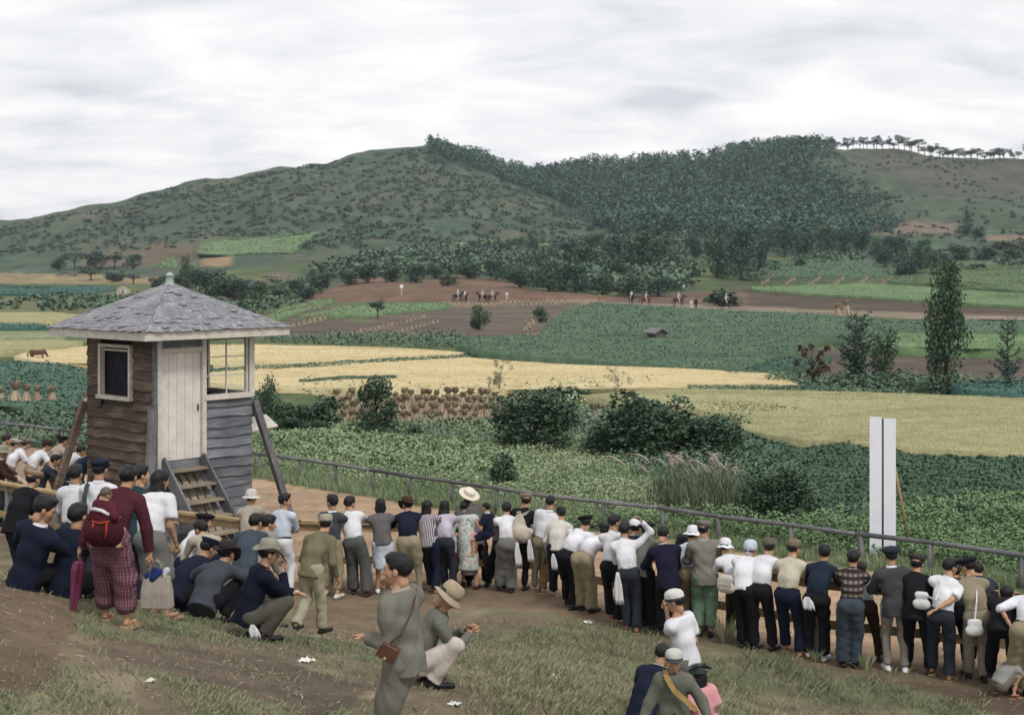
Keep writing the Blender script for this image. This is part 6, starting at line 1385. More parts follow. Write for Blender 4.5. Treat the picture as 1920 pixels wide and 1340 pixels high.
walker(1282, 547, 'tiny person in white on the bank above the far track', 'white', 'grey', yaw=180); walker(1292, 545, 'tiny person in tan on the bank above the far track', 'tan', 'tan', yaw=160)
horse(70, 680, (.10, .05, .035), 'brown horse grazing at the edge of the golden rice, far left', R(85), True, .55)
# ------------------------------------------------------------------ grass on the near bank
def bank_grass():
    r = np.random.default_rng(33); n = 760000; P_ = np.array([(-400, 1040), (2300, 1040), (2300, 1480), (-400, 1480)], float)
    y = 8.5+r.random(n)**.8*12.5; u = r.uniform(-250, 2150, n); x = (u-960)/F*y; s = (yrail(x)-y)*.89
    d = fbm(x*.9+3, y*.9, 4, 15); d2 = fbm(x*3.1, y*3.1, 3, 44)
    uu, vv = u, VH+F*(HC-zt(x, y))/y; dens = np.clip((d-.36)*3.2, .10, 1)*np.clip(.25+(d2-.3)*2.4, .1, 1)
    right = np.clip((uu-820)/200, 0, 1); dens = dens*(1.15+.25*right)
    bare = np.zeros(n, bool)
    for poly in ([(520, 1120), (900, 1105), (1120, 1130), (1150, 1165), (900, 1135), (740, 1150), (690, 1215), (560, 1195)], [(1560, 1265), (1700, 1270), (1960, 1290), (2200, 1340), (1850, 1345), (1700, 1295)], [(-200, 1080), (60, 1085), (150, 1140), (160, 1200), (60, 1300), (-200, 1300)], [(200, 1205), (480, 1225), (700, 1290), (600, 1345), (400, 1290), (230, 1240)]):
        bare |= inpoly(uu+(d2-.5)*90, vv+(d-.5)*50, poly)
    dens = np.where(bare, dens*.13, dens); dens = dens*np.clip((s-.45)/1.2, 0, 1); k = r.random(n) < dens; x, y, s, d2 = x[k], y[k], s[k], d2[k]; n = len(x)
    hgt = r.uniform(.025, .095, n)*(.55+1.1*np.clip(d2[:n], 0, 1))*np.clip(.6+right[k]*.5, 0, 2); ang = r.uniform(0, 6.28, n); ln = r.uniform(.2, 1.0, n)*hgt; z = zt(x, y)
    B = np.stack([x, y, z-.01], 1); sd = np.stack([-np.sin(ang), np.cos(ang), np.zeros(n)], 1)*r.uniform(.0016, .0038, n)[:, None]; dr = np.stack([np.cos(ang), np.sin(ang), np.zeros(n)], 1)
    T = B+dr*ln[:, None]+np.array((0, 0, 1))*hgt[:, None]; M_ = B+dr*ln[:, None]*.35+np.array((0, 0, 1))*hgt[:, None]*.62
    V = np.stack([B-sd, B+sd, M_+sd*.8, T], 1).reshape(-1, 3); o = obj_np('grass', V, np.arange(len(V)).reshape(-1, 4), leafmat('bank_grass', [(.05, (.11, .14, .08)), (.35, (.18, .205, .12)), (.6, (.25, .255, .155)), (.86, (.34, .31, .20)), (.98, (.42, .37, .25))], .85)); tag(o, 'thin trampled grass growing over the near bank', 'grass', None, 'stuff'); print('GRASS', n)
    # straw and clods lying about
    n = 9000; y = 9+r.random(n)*12; u = r.uniform(-200, 2100, n); x = (u-960)/F*y; k = (yrail(x)-y)*.89 > .3; x, y = x[k], y[k]; C = np.stack([x, y, zt(x, y)+.008], 1)
    V, Q = quads(C, r.uniform(.02, .09, len(C)), .25, .14, r); tag(obj_np('straw_litter', V, Q, leafmat('straw_bits', [(.1, (.2, .15, .1)), (.5, (.34, .27, .18)), (.9, (.5, .42, .3))], .9)), 'bits of straw and dry stems scattered on the bank', 'straw', None, 'stuff')
    n = 5000; y = 9+r.random(n)*22; u = r.uniform(-200, 2100, n); x = (u-960)/F*y; k = (y < yfar(x)-.8); x, y = x[k], y[k]; n = len(x); C = np.stack([x, y, zt(x, y)+.004], 1); s_ = r.uniform(.006, .02, n); V = []
    for dx, dy, dz in ((-1, 0, 0), (0, -1, 0), (1, 0, 0), (0, 1, 0)): V.append(C+np.array((dx, dy, dz))*s_[:, None])
    top = C+np.stack([r.uniform(-.3, .3, n)*s_, r.uniform(-.3, .3, n)*s_, s_*.8], 1); V.append(top); V = np.stack(V, 1).reshape(-1, 3); b = np.arange(n)[:, None]*5; Q = np.concatenate([np.concatenate([b+i, b+(i+1) % 4, b+4], 1) for i in range(4)]); tag(obj_np('clods', V, Q, simple('clod', (.145, .115, .088), .95, .3, 6)), 'small clods and stones on track and bank', 'clods', None, 'stuff')
    # long tufts
    for (u, v, hh, nb, l) in ((1362, 1206, .42, 70, 'tall pale grass tuft at the feet of the man in green trousers'), (1530, 1240, .22, 40, 'grass tuft by the rail near the white shoes'), (1625, 1255, .25, 40, 'grass tuft beside the blue grey trousers')):
        p = G1(u, v); a = r.uniform(0, 6.28, nb); L = r.uniform(.5, 1, nb)*hh; o_ = r.uniform(.1, .6, nb)*L; dr = np.stack([np.cos(a), np.sin(a), 0*a], 1); sd = np.stack([-np.sin(a), np.cos(a), 0*a], 1)*.006; B = np.array(p)+dr*.04; M_ = B+dr*o_[:, None]*.4+np.array((0, 0, 1))*L[:, None]*.6; T = B+dr*o_[:, None]+np.array((0, 0, 1))*L[:, None]; V = np.stack([B-sd, B+sd, M_+sd*.8, T], 1).reshape(-1, 3); tag(obj_np('grass_tuft', V, np.arange(len(V)).reshape(-1, 4), leafmat('tuft', [(.1, (.16, .2, .1)), (.9, (.42, .42, .27))])), l, 'grass tuft', None, 'thing')
bank_grass()
# ------------------------------------------------------------------ litter
def scrap(u, v, w, c, label, seed):
    r = random.Random(seed); p = G1(u, v); n = 7; m = MB(); s = w*p.y/F
    vs = [((i/(n-1)-.5)*s, (j/(n-1)-.5)*s*.8, .012+abs(r.gauss(0, .016))*(s/.15)) for j in range(n) for i in range(n)]; fs = [(j*n+i, j*n+i+1, (j+1)*n+i+1, (j+1)*n+i) for j in range(n-1) for i in range(n-1)]
    m.add(vs, fs); o = m.build('paper_scrap', simple('paper', c, .8, .06, 20, .2), None, False, loc=p, rot=(0, 0, r.uniform(0, 3))); sd_ = o.modifiers.new('t', 'SOLIDIFY'); sd_.thickness = .003; tag(o, label, 'litter')
scrap(574, 1240, 30, (.72, .69, .66), 'largest crumpled white paper, lying in the grass left of the smoking man', 1); scrap(1040, 1274, 26, (.74, .72, .68), 'long crumpled white paper in the grass right of the crouching straw hat', 2)
scrap(1103, 1168, 16, (.74, .72, .68), 'small white paper ball near the men leaning on the rail', 3); scrap(1093, 1282, 11, (.03, .06, .4), 'small blue wrapper in the grass', 4); scrap(282, 1278, 18, (.6, .57, .5), 'flat pale paper scrap on the bare bank below the striped trousers', 5); scrap(852, 1322, 22, (.6, .6, .58), 'pale scrap at the lower edge right of the grey trousers', 6)
# ------------------------------------------------------------------ the crowd
CR = {}
def pp(key, **k): CR[key] = person(k); return CR[key]
ONRAIL = 'spectators leaning on the rail'
D = dict
SP = [
 # far left, beyond the rail
 ('L1', D(u=-4, Y=28.9, hv=832, yaw=75, hyaw=0, twist=0, lean=18, arms=((.12, .42, .98), (.28, .40, .96)), top=('jacket', 'brown'), hat=('bucket', 'greyhat', 'greyhat'), face=1, label='man in grey soft hat and brown jacket leaning on the rail at the left edge')),
 ('L2', D(u=30, Y=31.2, hu=46, hv=822, yaw=50, arms=('railin', 'railin'), top=('shirt', 'white'), sleeve='short', bot=('slacks', 'khaki'), hat=('flat', 'grey'), label='person in white shirt and grey flat cap bent over, left of the tower')),
 ('L3', D(u=72, Y=31, hu=82, hv=826, yaw=50, hyaw=20, arms=('railin', 'railin'), top=('shirt', 'white'), sleeve='short', bot=('slacks', 'tan'), hat=('field', 'brown'), label='person in white shirt and brown cap facing right, left of the tower')),
 ('L4', D(u=108, Y=31.4, hu=112, hv=818, yaw=40, arms=('railin', 'railin'), top=('jacket', 'beige'), bot=('slacks', 'tan'), hat=('beret', 'black'), label='man in tan jacket and dark cap left of the tower')),
 ('L5', D(u=126, Y=32, hu=127, hv=828, yaw=60, arms=('railin', 'railin'), top=('shirt', 'white'), hat=('flat', 'grey'), label='person in light grey flat cap behind the man in the tan jacket')),
 ('L6', D(u=86, Y=28.4, hu=119, hv=852, yaw=72, hyaw=5, arms=((-.02, .52, .92), (.2, .46, .90)), top=('jacket', 'char'), face=1, label='bareheaded man in dark jacket leaning on his elbows, looking right, left of the tower')),
 ('L7', D(u=0, Y=32, hu=2, hv=816, yaw=60, arms=('railin', 'railin'), top=('jacket', 'navy'), label='dark haired man furthest back at the left edge')),
 ('L8', D(u=8, Y=31.5, hu=34, hv=819, yaw=60, arms=('railin', 'railin'), top=('shirt', 'beige'), hat=('flat', 'beige'), label='person in beige shirt bowing low between two men at the left edge')),
 ('L9', D(u=140, Y=30.6, hu=143, hv=839, yaw=50, arms=('railin', 'railin'), top=('shirt', 'white'), bot=('slacks', 'navy'), label='dark haired person in white collar next to the left tower prop')),
 ('L10', D(u=162, Y=30, hu=164, hv=842, yaw=40, arms=('railin', 'railin'), top=('jacket', 'dblue'), label='person in dark blue jacket half hidden behind the left tower prop')),
 # left bank
 ('S1', D(u=44, Y=18.9, hu=54, hv=883, yaw=25, arms=('front', 'front'), top=('jacket', 'black'), hat=('flat', 'tan'), label='man in tan flat cap and black jacket seen from behind on the left bank')),
 ('S4', D(u=140, Y=18.0, hu=140, hv=868, yaw=12, arms=('front', 'front'), top=('shirt', 'white'), label='black haired man in plain white shirt left of the man with the shoulder strap')),
 ('S5', D(u=184, Y=16.7, hu=186, hv=857, yaw=12, arms=('front', 'front'), top=('shirt', 'white'), hat=('student', 'navy', 'navy'), label='man in navy cap and white shirt with a dark strap across his back', sh=1.06)),
 ('S6', D(u=258, Y=16.9, hu=262, hv=868, yaw=30, hyaw=20, arms=('front', 'front'), top=('jacket', 'teal'), collar='teal', label='dark haired man in dark teal jacket between the two standing women')),
 ('S2', D(u=42, Y=13.5, hu=93, hv=916, yaw=25, hyaw=45, hpitch=22, pose='sit', H=1.66, arms=('knee', 'knee'), top=('jacket', 'navy'), bot=('slacks', 'black'), face=1, h=.026, hg=.017, hh=.009, hair='quiff', label='seated man in navy suit turning his face to the right on the left bank')),
 ('S3', D(u=122, Y=13.6, hu=152, hv=930, yaw=25, pose='sit', H=1.66, arms=('knee', 'knee'), top=('jacket', 'navy'), bot=('slacks', 'black'), h=.026, hg=.018, collar='navy', label='seated man in navy suit seen from behind, beside the folded parasol')),
 ('W1', D(u=216, Y=12.75, hu=231, hv=874, H=1.52, yaw=8, arms=((-.36, .02, .74), (.36, .05, .56)), pole=((-1, -.3, 0), (1, -.3, 0)), top=('blouse', 'maroon'), collar='maroon', sleeve='long', bot=('monpe', (.13, .045, .065), 'monpe', (.21, .125, .155)), hair='bun', shoe='geta', h=.026, hg=.016, stance=.12, girth=.98, st1=.05, label='woman in maroon top and striped work trousers carrying a baby on her back')),
 ('W2', D(u=300, Y=14.4, hu=292, hv=881, H=1.53, yaw=25, hyaw=15, arms=('front', 'down'), top=('blouse', 'white'), sleeve='short', bot=('skirt', 'grey'), hem=.25, hair='wavy', shoe='zori', h=.026, hg=.017, label='woman with wavy black hair in white blouse and long grey skirt')),
 ('S7', D(u=366, Y=19.6, hu=377, hv=963, yaw=60, hyaw=15, pose='stand', arms=('front', 'front'), top=('shirt', 'white'), bot=('slacks', 'navy'), hat=('beret', 'black'), face=1, label='person in black beret and white shirt facing right at the foot of the tower steps')),
 ('S8', D(u=366, Y=19.0, hu=367, hv=984, yaw=-40, hyaw=-20, arms=('front', 'front'), top=('shirt', 'beige'), bot=('slacks', 'navy'), label='black haired man in beige shirt facing left below the tower steps')),
 ('S9', D(u=352, Y=15.7, hu=385, hv=1018, yaw=45, hpitch=30, pose='squat', arms=('knee', 'knee'), top=('jacket', 'navy'), collar='navy', bot=('slacks', 'black'), hat=('student', 'navy'), label='crouching man in navy cap and navy jacket bowing his head, left of the brown hat')),
 ('S10', D(u=396, Y=15.3, hu=416, hv=1024, yaw=25, pose='squat', arms=('knee', 'knee'), top=('jacket', 'dgrey'), collar='dgrey', bot=('slacks', 'black'), hat=('fedora', (.04, .03, .025), 'black'), hemk=1.3, label='crouching man in dark brown felt hat and grey jacket seen from behind', h=.026, hg=.018)),
 ('S11', D(u=478, Y=14.4, hu=486, hv=1022, yaw=62, lx=0, pose='squat', pelz=.15, lean=24, arms=((-.05, .45, .42), 'face'), top=('jacket', (.008, .01, .022)), collar='black', bot=('slacks', (.09, .085, .07)), hat=('fedora', 'greyhat', 'lgrey'), face=1, h=.026, hg=.016, hh=.009, hyaw=5, label='crouching man in light grey felt hat and black jacket with hand at his mouth')),
 ('S12', D(u=478, Y=18.5, hu=472, hv=967, yaw=20, arms=('front', 'front'), top=('jacket', 'bluegrey'), collar='bluegrey', bot=('slacks', 'bluegrey'), label='black haired man in blue grey jacket seen from behind above the crouching hat wearer')),
 ('S13', D(u=508, Y=18.6, hu=494, hv=968, yaw=45, hyaw=15, arms=('front', 'down'), top=('jacket', 'lgrey'), bot=('slacks', 'lgrey'), label='man in light grey suit with white collar partly hidden behind the blue grey jacket')),
 ('S14', D(u=478, Y=23.3, hu=467, hv=916, yaw=22, arms=('rail', 'rail'), top=('jacket', 'beige'), collar='beige', bot=('slacks', 'beige'), hat=('bucket', (.5, .49, .45), 'off'), label='man in white sun hat and beige jacket leaning on the rail at the tower corner')),
 ('S15', D(u=535, v=1114, hu=532, hv=924, yaw=30, hyaw=45, arms=('rail', 'cross'), top=('shirt', 'lblue'), bot=('slim', 'white'), belt='black', shoe='white', hair='quiff', face=1, label='young man in pale blue shirt and white trousers with black belt looking right')),
 ('WK', D(u=582, Y=18.3, hu=569, hv=970, yaw=25, hyaw=-30, pose='walk', feet=[(-.07, -.22, .03), (.08, .16, 0)], arms=('down', 'down'), top=('shirt', 'olive'), collar='olive', untucked=1, hemk=1.0, lx=0, bot=('slacks', 'gkhaki'), hat=('field', 'fieldc'), h=.026, hg=.018, label='man walking away in grey field cap, olive shirt and pale khaki trousers')),
 # along the rail, left to right
 ('C1', D(u=622, v=1118, hu=622, hv=925, yaw=15, hyaw=-60, arms=('rail', 'rail'), top=('sweater', 'dgrey'), bot=('baggy', 'khaki'), shoe='off', hair='quiff', face=1, label='man in dark grey sweater looking left at the rail, khaki trousers and canvas shoes')),
 ('C2', D(u=676, v=1115, hu=653, hv=928, yaw=12, lean=22, arms=('rail', 'rail'), top=('shirt', 'white'), bot=('wide', (.085, .09, .088)), belt='grey', shoe='brown', label='man in white shirt and grey trousers bent over the rail, beside the grey sweater')),
 ('C3', D(u=722, v=1112, hu=712, hv=931, H=1.55, yaw=5, hyaw=-15, arms=('rail', 'rail'), top=('jacket', 'gcard'), collar='gcard', hemk=.1, bot=('skirt', 'pblue'), hem=.26, hair='bob', shoe='white', label='woman with bobbed hair in grey cardigan and pale blue skirt at the rail')),
 ('C4', D(u=774, v=1110, hu=762, hv=930, yaw=8, arms=((-.42, .40, 1.02), 'rail'), top=('sweater', 'navy'), collar='navy', bot=('jodh', 'khaki'), hat=('brownhat', (.07, .045, .03), 'dkbrown'), shoe='char', label='man in brown felt hat and navy shirt with khaki breeches at the rail')),
 ('C5', D(u=812, v=1110, hu=800, hv=936, H=1.52, yaw=18, arms=('rail', 'rail'), top=('blouse', (.09, .075, .085), 'stripe', (.5, .47, .5)), collar=(.3, .27, .3), bot=('slacks', 'navy'), hair='long', shoe='zori', untucked=1, hemk=.5, label='woman with long black hair in vertically striped blouse and navy trousers')),
 ('C6', D(u=842, Y=23.2, hu=832, hv=938, H=1.52, yaw=15, arms=('rail', 'rail'), top=('blouse', 'lilac', 'check', (.35, .3, .4)), bot=('slacks', 'char'), hair='wavy', label='woman with wavy hair in pale lilac blouse right of the striped blouse')),
 ('C7', D(u=880, v=1102, hu=872, hv=935, H=1.52, yaw=8, lean=10, fit=True, arms=((-.30, .05, .80), 'rail'), top=('kimono', (.50, .52, .47), 'floral', (.2, .3, .28)), hair='bun', obi='pink', collar='black', hemk=.8, shoe='brown', label='woman in pale flower patterned kimono with pink sash at the rail')),
 ('C8', D(u=896, Y=23.45, hu=878, hv=912, yaw=2, hpitch=-28, arms=('rail', 'rail'), top=('jacket', 'gcard'), collar='white', hat=('boater', (.66, .6, .5), 'off'), bot=('slacks', 'black'), girth=1.1, label='man in tipped back cream boater hat and grey jacket behind the kimono')),
 ('C10', D(u=948, Y=23.05, hu=950, hv=943, yaw=-10, arms=('rail', 'rail'), top=('shirt', 'white'), sleeve='short', bot=('wide', 'grey'), belt='grey', hair='short', shoe='brown', label='boyish person in white puff sleeve shirt and grey wide trousers left of the rucksack', H=1.55)),
 ('C10b', D(u=932, Y=23.4, hv=966, yaw=-25, arms=('rail', 'rail'), top=('jacket', (.11, .09, .08)), collar='brown', bot=('slacks', 'black'), hair='short', H=1.5, label='person in brown jacket bowed low behind the child on the rail')),
 ('C12', D(u=972, v=1106, hu=986, hv=923, yaw=12, arms=('rail', 'rail'), top=('jacket', 'black'), collar='black', bot=('slim', 'black'), hat=('flat', (.22, .18, .13)), label='man in tan flat cap and black jacket wearing a cream rucksack')),
 ('C13', D(u=1008, v=1112, hu=1033, hv=922, yaw=12, arms=('rail', 'rail'), top=('shirt', 'white'), bot=('slim', (.235, .2, .14)), belt='tan', shoe='zori', hair='crew', label='tall crew cut man in white shirt and slim khaki trousers right of the rucksack')),
 ('C14', D(u=1052, v=1118, hu=1052, hv=950, H=1.5, yaw=22, arms=('down', 'rail'), top=('shirt', 'off'), untucked=1, hemk=.3, bot=('slacks', 'navy'), shoe='tan', hair='short', label='boy in off-white shirt and navy trousers holding a brown canvas bag')),
 ('C15', D(u=1068, v=1140, hu=1098, hv=966, yaw=30, arms=('rail', 'rail'), top=('tee', 'white'), sleeve='short', bot=('slacks', 'black'), hat=('beret', 'black'), label='bent man in black beret and white T-shirt with a tan cloth at his neck')),
 ('C16', D(u=1102, v=1146, hu=1136, hv=985, yaw=35, arms=('rail', 'rail'), top=('shirt', 'white'), bot=('wide', 'khaki'), belt='tan', hat=('beret', 'char'), label='man in white shirt and wide khaki trousers stooping far over the rail')),
 ('C17', D(u=1150, v=1166, hu=1152, hv=963, yaw=20, hyaw=35, arms=('rail', 'front'), top=('shirt', 'white'), bot=('slacks', 'black'), shoe='zori', label='black haired man in white shirt looking right beside the man shading his head')),
 ('C18', D(u=1186, v=1182, hu=1172, hv=978, yaw=12, arms=((-.1, .3, 1.0), (.12, .04, 1.62)), top=('shirt', 'white'), bot=('slacks', 'char'), shoe='zori', label='man in white shirt holding one hand on top of his head', pole=(None, (1, .6, .2)))),
 ('C19', D(u=1196, Y=20.9, hu=1192, hv=974, yaw=25, arms=('rail', 'rail'), top=('jacket', 'char'), collar='white', hat=('school', 'white', 'off'), label='person in white round cap and dark jacket behind the raised arm')),
 ('C20', D(u=1212, v=1180, hu=1214, hv=980, yaw=22, hyaw=-15, arms=('front', 'rail'), top=('shirt', 'ggrey'), collar='ggrey', untucked=1, hemk=.5, bot=('slacks', 'black'), hat=('beret', 'black'), label='man in black cap and grey green jacket left of the one reading a paper')),
 ('C21', D(u=1252, v=1195, hu=1245, hv=987, yaw=-5, hpitch=30, arms=((-.16, .36, 1.12), (-.02, .36, 1.10)), top=('jacket', (.014, .013, .03)), bot=('slacks', 'black'), label='man in dark navy suit looking down at a white paper in his hand')),
 ('C22', D(u=1284, Y=20.9, hu=1283, hv=1007, yaw=20, arms=('rail', 'rail'), top=('jacket', 'black'), collar='black', hair='bob', label='person with dark hair and black clothes bent low right of the paper reader')),
 ('C23', D(u=1302, Y=20.7, hu=1302, hv=989, yaw=15, arms=('rail', 'rail'), top=('shirt', 'pblue'), bot=('slacks', 'tan'), hat=('bucket', 'white', 'white'), label='person in white hat hidden behind the grey jacket and green trousers')),
 ('C24', D(u=1322, v=1192, hu=1320, hv=972, yaw=3, arms=('front', 'front'), top=('jacket', (.20, .19, .165)), collar=(.30, .31, .3), bot=('baggy', 'green'), hat=('flat', (.16, .145, .14)), hg=.018, label='man in grey flat cap, light grey jacket and pale green trousers')),
 ('C25', D(u=1384, Y=20.2, hu=1362, hv=1008, H=1.5, yaw=-5, arms=('rail', 'rail'), top=('shirt', 'white'), vest=None, bot=('slacks', 'dkbrown'), hat=('sunbonnet', 'white'), label='person in round white sun bonnet and white shirt right of the green trousers')),
 ('C26', D(u=1405, v=1214, hu=1411, hv=1017, yaw=32, arms=('rail', 'rail'), top=('shirt', 'white'), sleeve='long', untucked=1, hemk=.2, bot=('slacks', 'black'), hat=('scarf', (.5, .56, .62)), label='person in pale blue head cloth and white shirt with a cream bag at the hip')),
 ('C27', D(u=1430, v=1216, hu=1444, hv=1010, yaw=30, hyaw=-35, arms=('rail', 'rail'), top=('shirt', 'white'), bot=('slacks', 'black'), belt='brown', hat=('field', (.13, .11, .085)), label='man in brown peaked cap and white shirt tucked into black trousers')),
 ('C28', D(u=1484, v=1228, hu=1491, hv=1011, yaw=32, hyaw=15, arms=('rail', 'rail'), top=('shirt', 'cream'), bot=('slacks', 'navy'), belt='black', hat=('field', (.17, .145, .10)), shoe='zori', label='man in olive peaked cap and cream shirt with black belt')),
 ('C29', D(u=1530, v=1236, hu=1549, hv=1020, yaw=22, arms=('rail', 'rail'), top=('shirt', (.018, .026, .045)), collar='dblue', bot=('slacks', 'black'), shoe='white', hair='short', label='bareheaded man in dark blue shirt with a white cloth in his back pocket')),
 ('C30', D(u=1592, v=1250, hu=1605, hv=1032, yaw=12, arms=('rail', 'rail'), top=('shirt', (.032, .024, .022), 'plaid', (.19, .165, .145)), bot=('wide', 'bluegrey'), shoe='black', label='man in brown plaid shirt and blue grey trousers', hg=.019)),
 ('C31', D(u=1628, Y=19.1, hu=1621, hv=1056, H=1.45, yaw=15, arms=('rail', 'rail'), top=('shirt', 'pblue'), sleeve='short', bot=('slacks', 'brown'), label='child in pale shirt and brown trousers between the plaid shirt and the dark grey jacket')),
 ('C32', D(u=1680, v=1258, hu=1671, hv=1020, yaw=5, arms=('front', 'front'), top=('jacket', (.058, .058, .062)), bot=('slim', (.235, .215, .185)), hat=('beret', (.02, .026, .04)), hg=.018, shoe='white', label='man in dark beret, dark grey jacket and beige trousers in front of the sign')),
 ('C33', D(u=1722, v=1262, hu=1726, hv=1042, yaw=20, hyaw=10, arms=('rail', 'rail'), top=('jacket', 'black'), collar='black', bot=('slacks', 'black'), hat=('flat', (.05, .045, .04)), label='man all in black with dark brown cap right of the dark grey jacket')),
 ('C34', D(u=1762, v=1272, hu=1785, hv=1044, yaw=25, arms=('rail', 'behindback'), top=('shirt', 'white'), sleeve='short', bot=('slacks', 'char'), hair='short', shoe='zori', hg=.018, label='black haired man in short sleeved white shirt with one hand behind his back')),
 ('C36', D(u=1836, Y=18.75, hu=1842, hv=1060, yaw=0, arms=('rail', 'rail'), top=('jacket', 'char'), bot=('slacks', 'black'), label='dark haired person hidden behind the khaki shirt')),
 ('C35', D(u=1832, v=1276, hu=1822, hv=1045, yaw=2, hyaw=-30, hpitch=20, arms=('rail', 'rail'), top=('shirt', (.25, .215, .145)), bot=('slacks', (.24, .21, .155)), belt='khaki', hat=('beret', 'black'), hg=.018, label='man in black beret and khaki shirt with a small white bag on a long strap')),
 ('C39', D(u=1796, Y=18.8, hu=1800, hv=1062, yaw=25, arms=('rail', 'rail'), top=('jacket', 'char'), collar='white', bot=('slacks', 'black'), label='dark haired person with white collar between the white shirt and the khaki shirt', H=1.5)),
 ('C37', D(u=1912, Y=17.6, hv=1088, yaw=15, arms=('hip', 'rail'), top=('shirt', 'white'), sleeve='rolled', bot=('wide', 'khaki'), belt='black', hair='short', label='bent man in white shirt with hand on hip at the right edge', hu=1945)),
 ('C40', D(u=1878, Y=17.9, hu=1900, hv=1110, yaw=20, arms=('rail', 'rail'), top=('jacket', 'black'), collar='black', bot=('slacks', 'black'), label='person in black bent low beside the white shirt at the right edge')),
 ('C38', D(u=1880, v=1304, hu=1903, hv=1219, H=1.1, yaw=70, pose='squat', arms=('ground', 'ground'), top=('shirt', (.27, .27, .25)), untucked=1, hemk=.3, bot=('shorts', (.15, .14, .12)), hat=('school', 'white', 'white'), shoe='zori', label='small boy in white cap and grey shirt crouching at the lower right corner', hpitch=35)),
 # foreground
 ('F1', D(u=760, Y=10.2, hu=716, hv=1033, H=1.63, girth=1.02, yaw=-62, hyaw=-14, lean=3, fit=False, lx=-.04, pose='walk', feet=[(-.06, -.02, 0), (.12, .28, 0)], arms=((-.14, .25, 1.02), 'face'), top=('jacket', 'suit'), collar='beige', bot=('wide', 'suit'), face=1, h=.026, hg=.013, hh=.008, hair='short', shoe='brown', hemk=.6, wr=.011, pole=((-.15, -.5, -1), (.3, .2, -1)), label='smoking man in grey suit with a brown camera case on a strap')),
 ('F2', D(u=800, Y=13.3, hu=845, hv=1088, H=1.66, yaw=80, lean=30, pose='squat', pelz=.125, arms=((-.02, .36, .50), (.05, .40, .48)), top=('shirt', (.135, .135, .115)), collar='ggrey', untucked=1, hemk=.3, bot=('slacks', (.56, .50, .45)), hat=('straw', (.34, .28, .19)), tilt=4, hpitch=45, shoe=(0, 0, 0) and 'black', h=.026, hg=.014, hh=.009, face=1, label='crouching man in straw hat, grey green shirt and cream trousers')),
 ('F3', D(u=1205, Y=12.6, hu=1245, hv=1190, H=1.4, yaw=45, hyaw=0, hpitch=20, pose='kneel', lean=38, feet=[(-.1, .1, 0), (.12, .2, 0)], arms=('knee', 'knee'), top=('jacket', 'navy'), bot=('shorts', 'navy'), h=.026, hg=.015, label='boy in navy jacket bending forward with his back to us, lower right of centre', hair='crew')),
 ('F4', D(u=1284, Y=13.4, hu=1267, hv=1113, H=1.38, yaw=-50, hyaw=-15, hpitch=12, lean=10, arms=((.02, .26, 1.36), 'down'), top=('tee', 'white'), sleeve='short', untucked=1, hemk=.25, bot=('shorts', 'grey'), hat=('school', (.6, .6, .57), 'dgrey'), h=.026, hg=.015, hh=.009, label='boy in white T-shirt and white cap with his hand at his face')),
 ('F5', D(u=1262, Y=11.3, hu=1263, hv=1203, H=1.29, yaw=184, girth=.88, hyaw=0, hpitch=-4, lean=8, arms=((-.40, .14, .86), (.36, .1, .80)), top=('jacket', 'ggrey'), collar='ggrey', hemk=1.1, bot=('shorts', 'grey'), hat=('school', (.5, .5, .47), 'dgrey'), face=1, h=.026, hg=.014, hh=.007, hair='crew', sh=.92, tone=.82, label='boy walking towards us in grey cap and green grey jacket with an ochre strap')),
 ('F6', D(u=1318, Y=12.0, hu=1312, hv=1246, H=.98, yaw=-20, hyaw=-30, arms=('down', 'down'), top=('blouse', 'pink'), sleeve='puff', bot=('skirt', 'pink'), hem=.3, lean=6, hair='bob', h=.026, hg=.015, label='little girl in pink dress behind the boy walking towards us')),
]
for k, d in SP:
    d['dbg'] = 1 if 'DEBUG' in globals() else 0
    if k[0] in 'C': d.setdefault('group', 'crowd along the rail')
    pp(k, **d)
# ------------------------------------------------------------------ things carried, worn on straps or hanging
def cloth(p, w, h, label, c=(.66, .66, .66), rz=0, cat='towel', sway=.03, name='towel', split=False):
    """small hanging cloth with folds, fixed at its top at p"""
    m = MB(); n, k = 7, 9; V = []
    for j in range(k):
        t = j/(k-1); ww = w*(.35+.65*min(1, t*2.2))
        for i in range(n): x = (i/(n-1)-.5)*ww; V.append((x+sway*t*t, .012*math.sin(i*2.1+j*.5)*(.4+t), -h*t-(.03*abs(math.sin(i*1.3)) if j == k-1 else 0)))
    m.add(V, [(j*n+i, (j+1)*n+i, (j+1)*n+i+1, j*n+i+1) for j in range(k-1) for i in range(n-1)]); o = m.build(name, fabric(c), None, True, loc=p, rot=(0, 0, rz)); s_ = o.modifiers.new('t', 'SOLIDIFY'); s_.thickness = .006; return tag(o, label, cat)
def soft(name, groups, mat, label, cat, loc, rz=0, h=.016, wr=.006, group=None, scale=None):
    V, Q = solid(groups, h, .02, wr, hash_(label)); root = empty(name, loc, rz, label, cat, group, scale); obj_np('bag' if 'bag' in name or 'sack' in name else 'body', V, Q, mat, root, True); return root
def back_of(k, up=.0, out=.17, side=0.0):
    c = CR[k]; return c['pel']-c['fw']*out+c['rt']*side+Vector((0, 0, up))
def strap(points, w, mat, parent, name='strap', th=.006):
    Mi = parent.matrix_world.inverted() if False else (Matrix.Translation(parent.location)@Matrix.Rotation(parent.rotation_euler.z, 4, 'Z')).inverted(); m = MB(); p = [Mi@Vector(q) for q in points]
    for a, b in zip(p, p[1:]): m.bar(a, b+(b-a).normalized()*.004, w, th, (0, 1, .2))
    return m.build(name, mat, parent)
canvas = fabric((.47, .42, .35)); leather = simple('brown_leather', (.085, .038, .025), .4, .25, 12, .3)
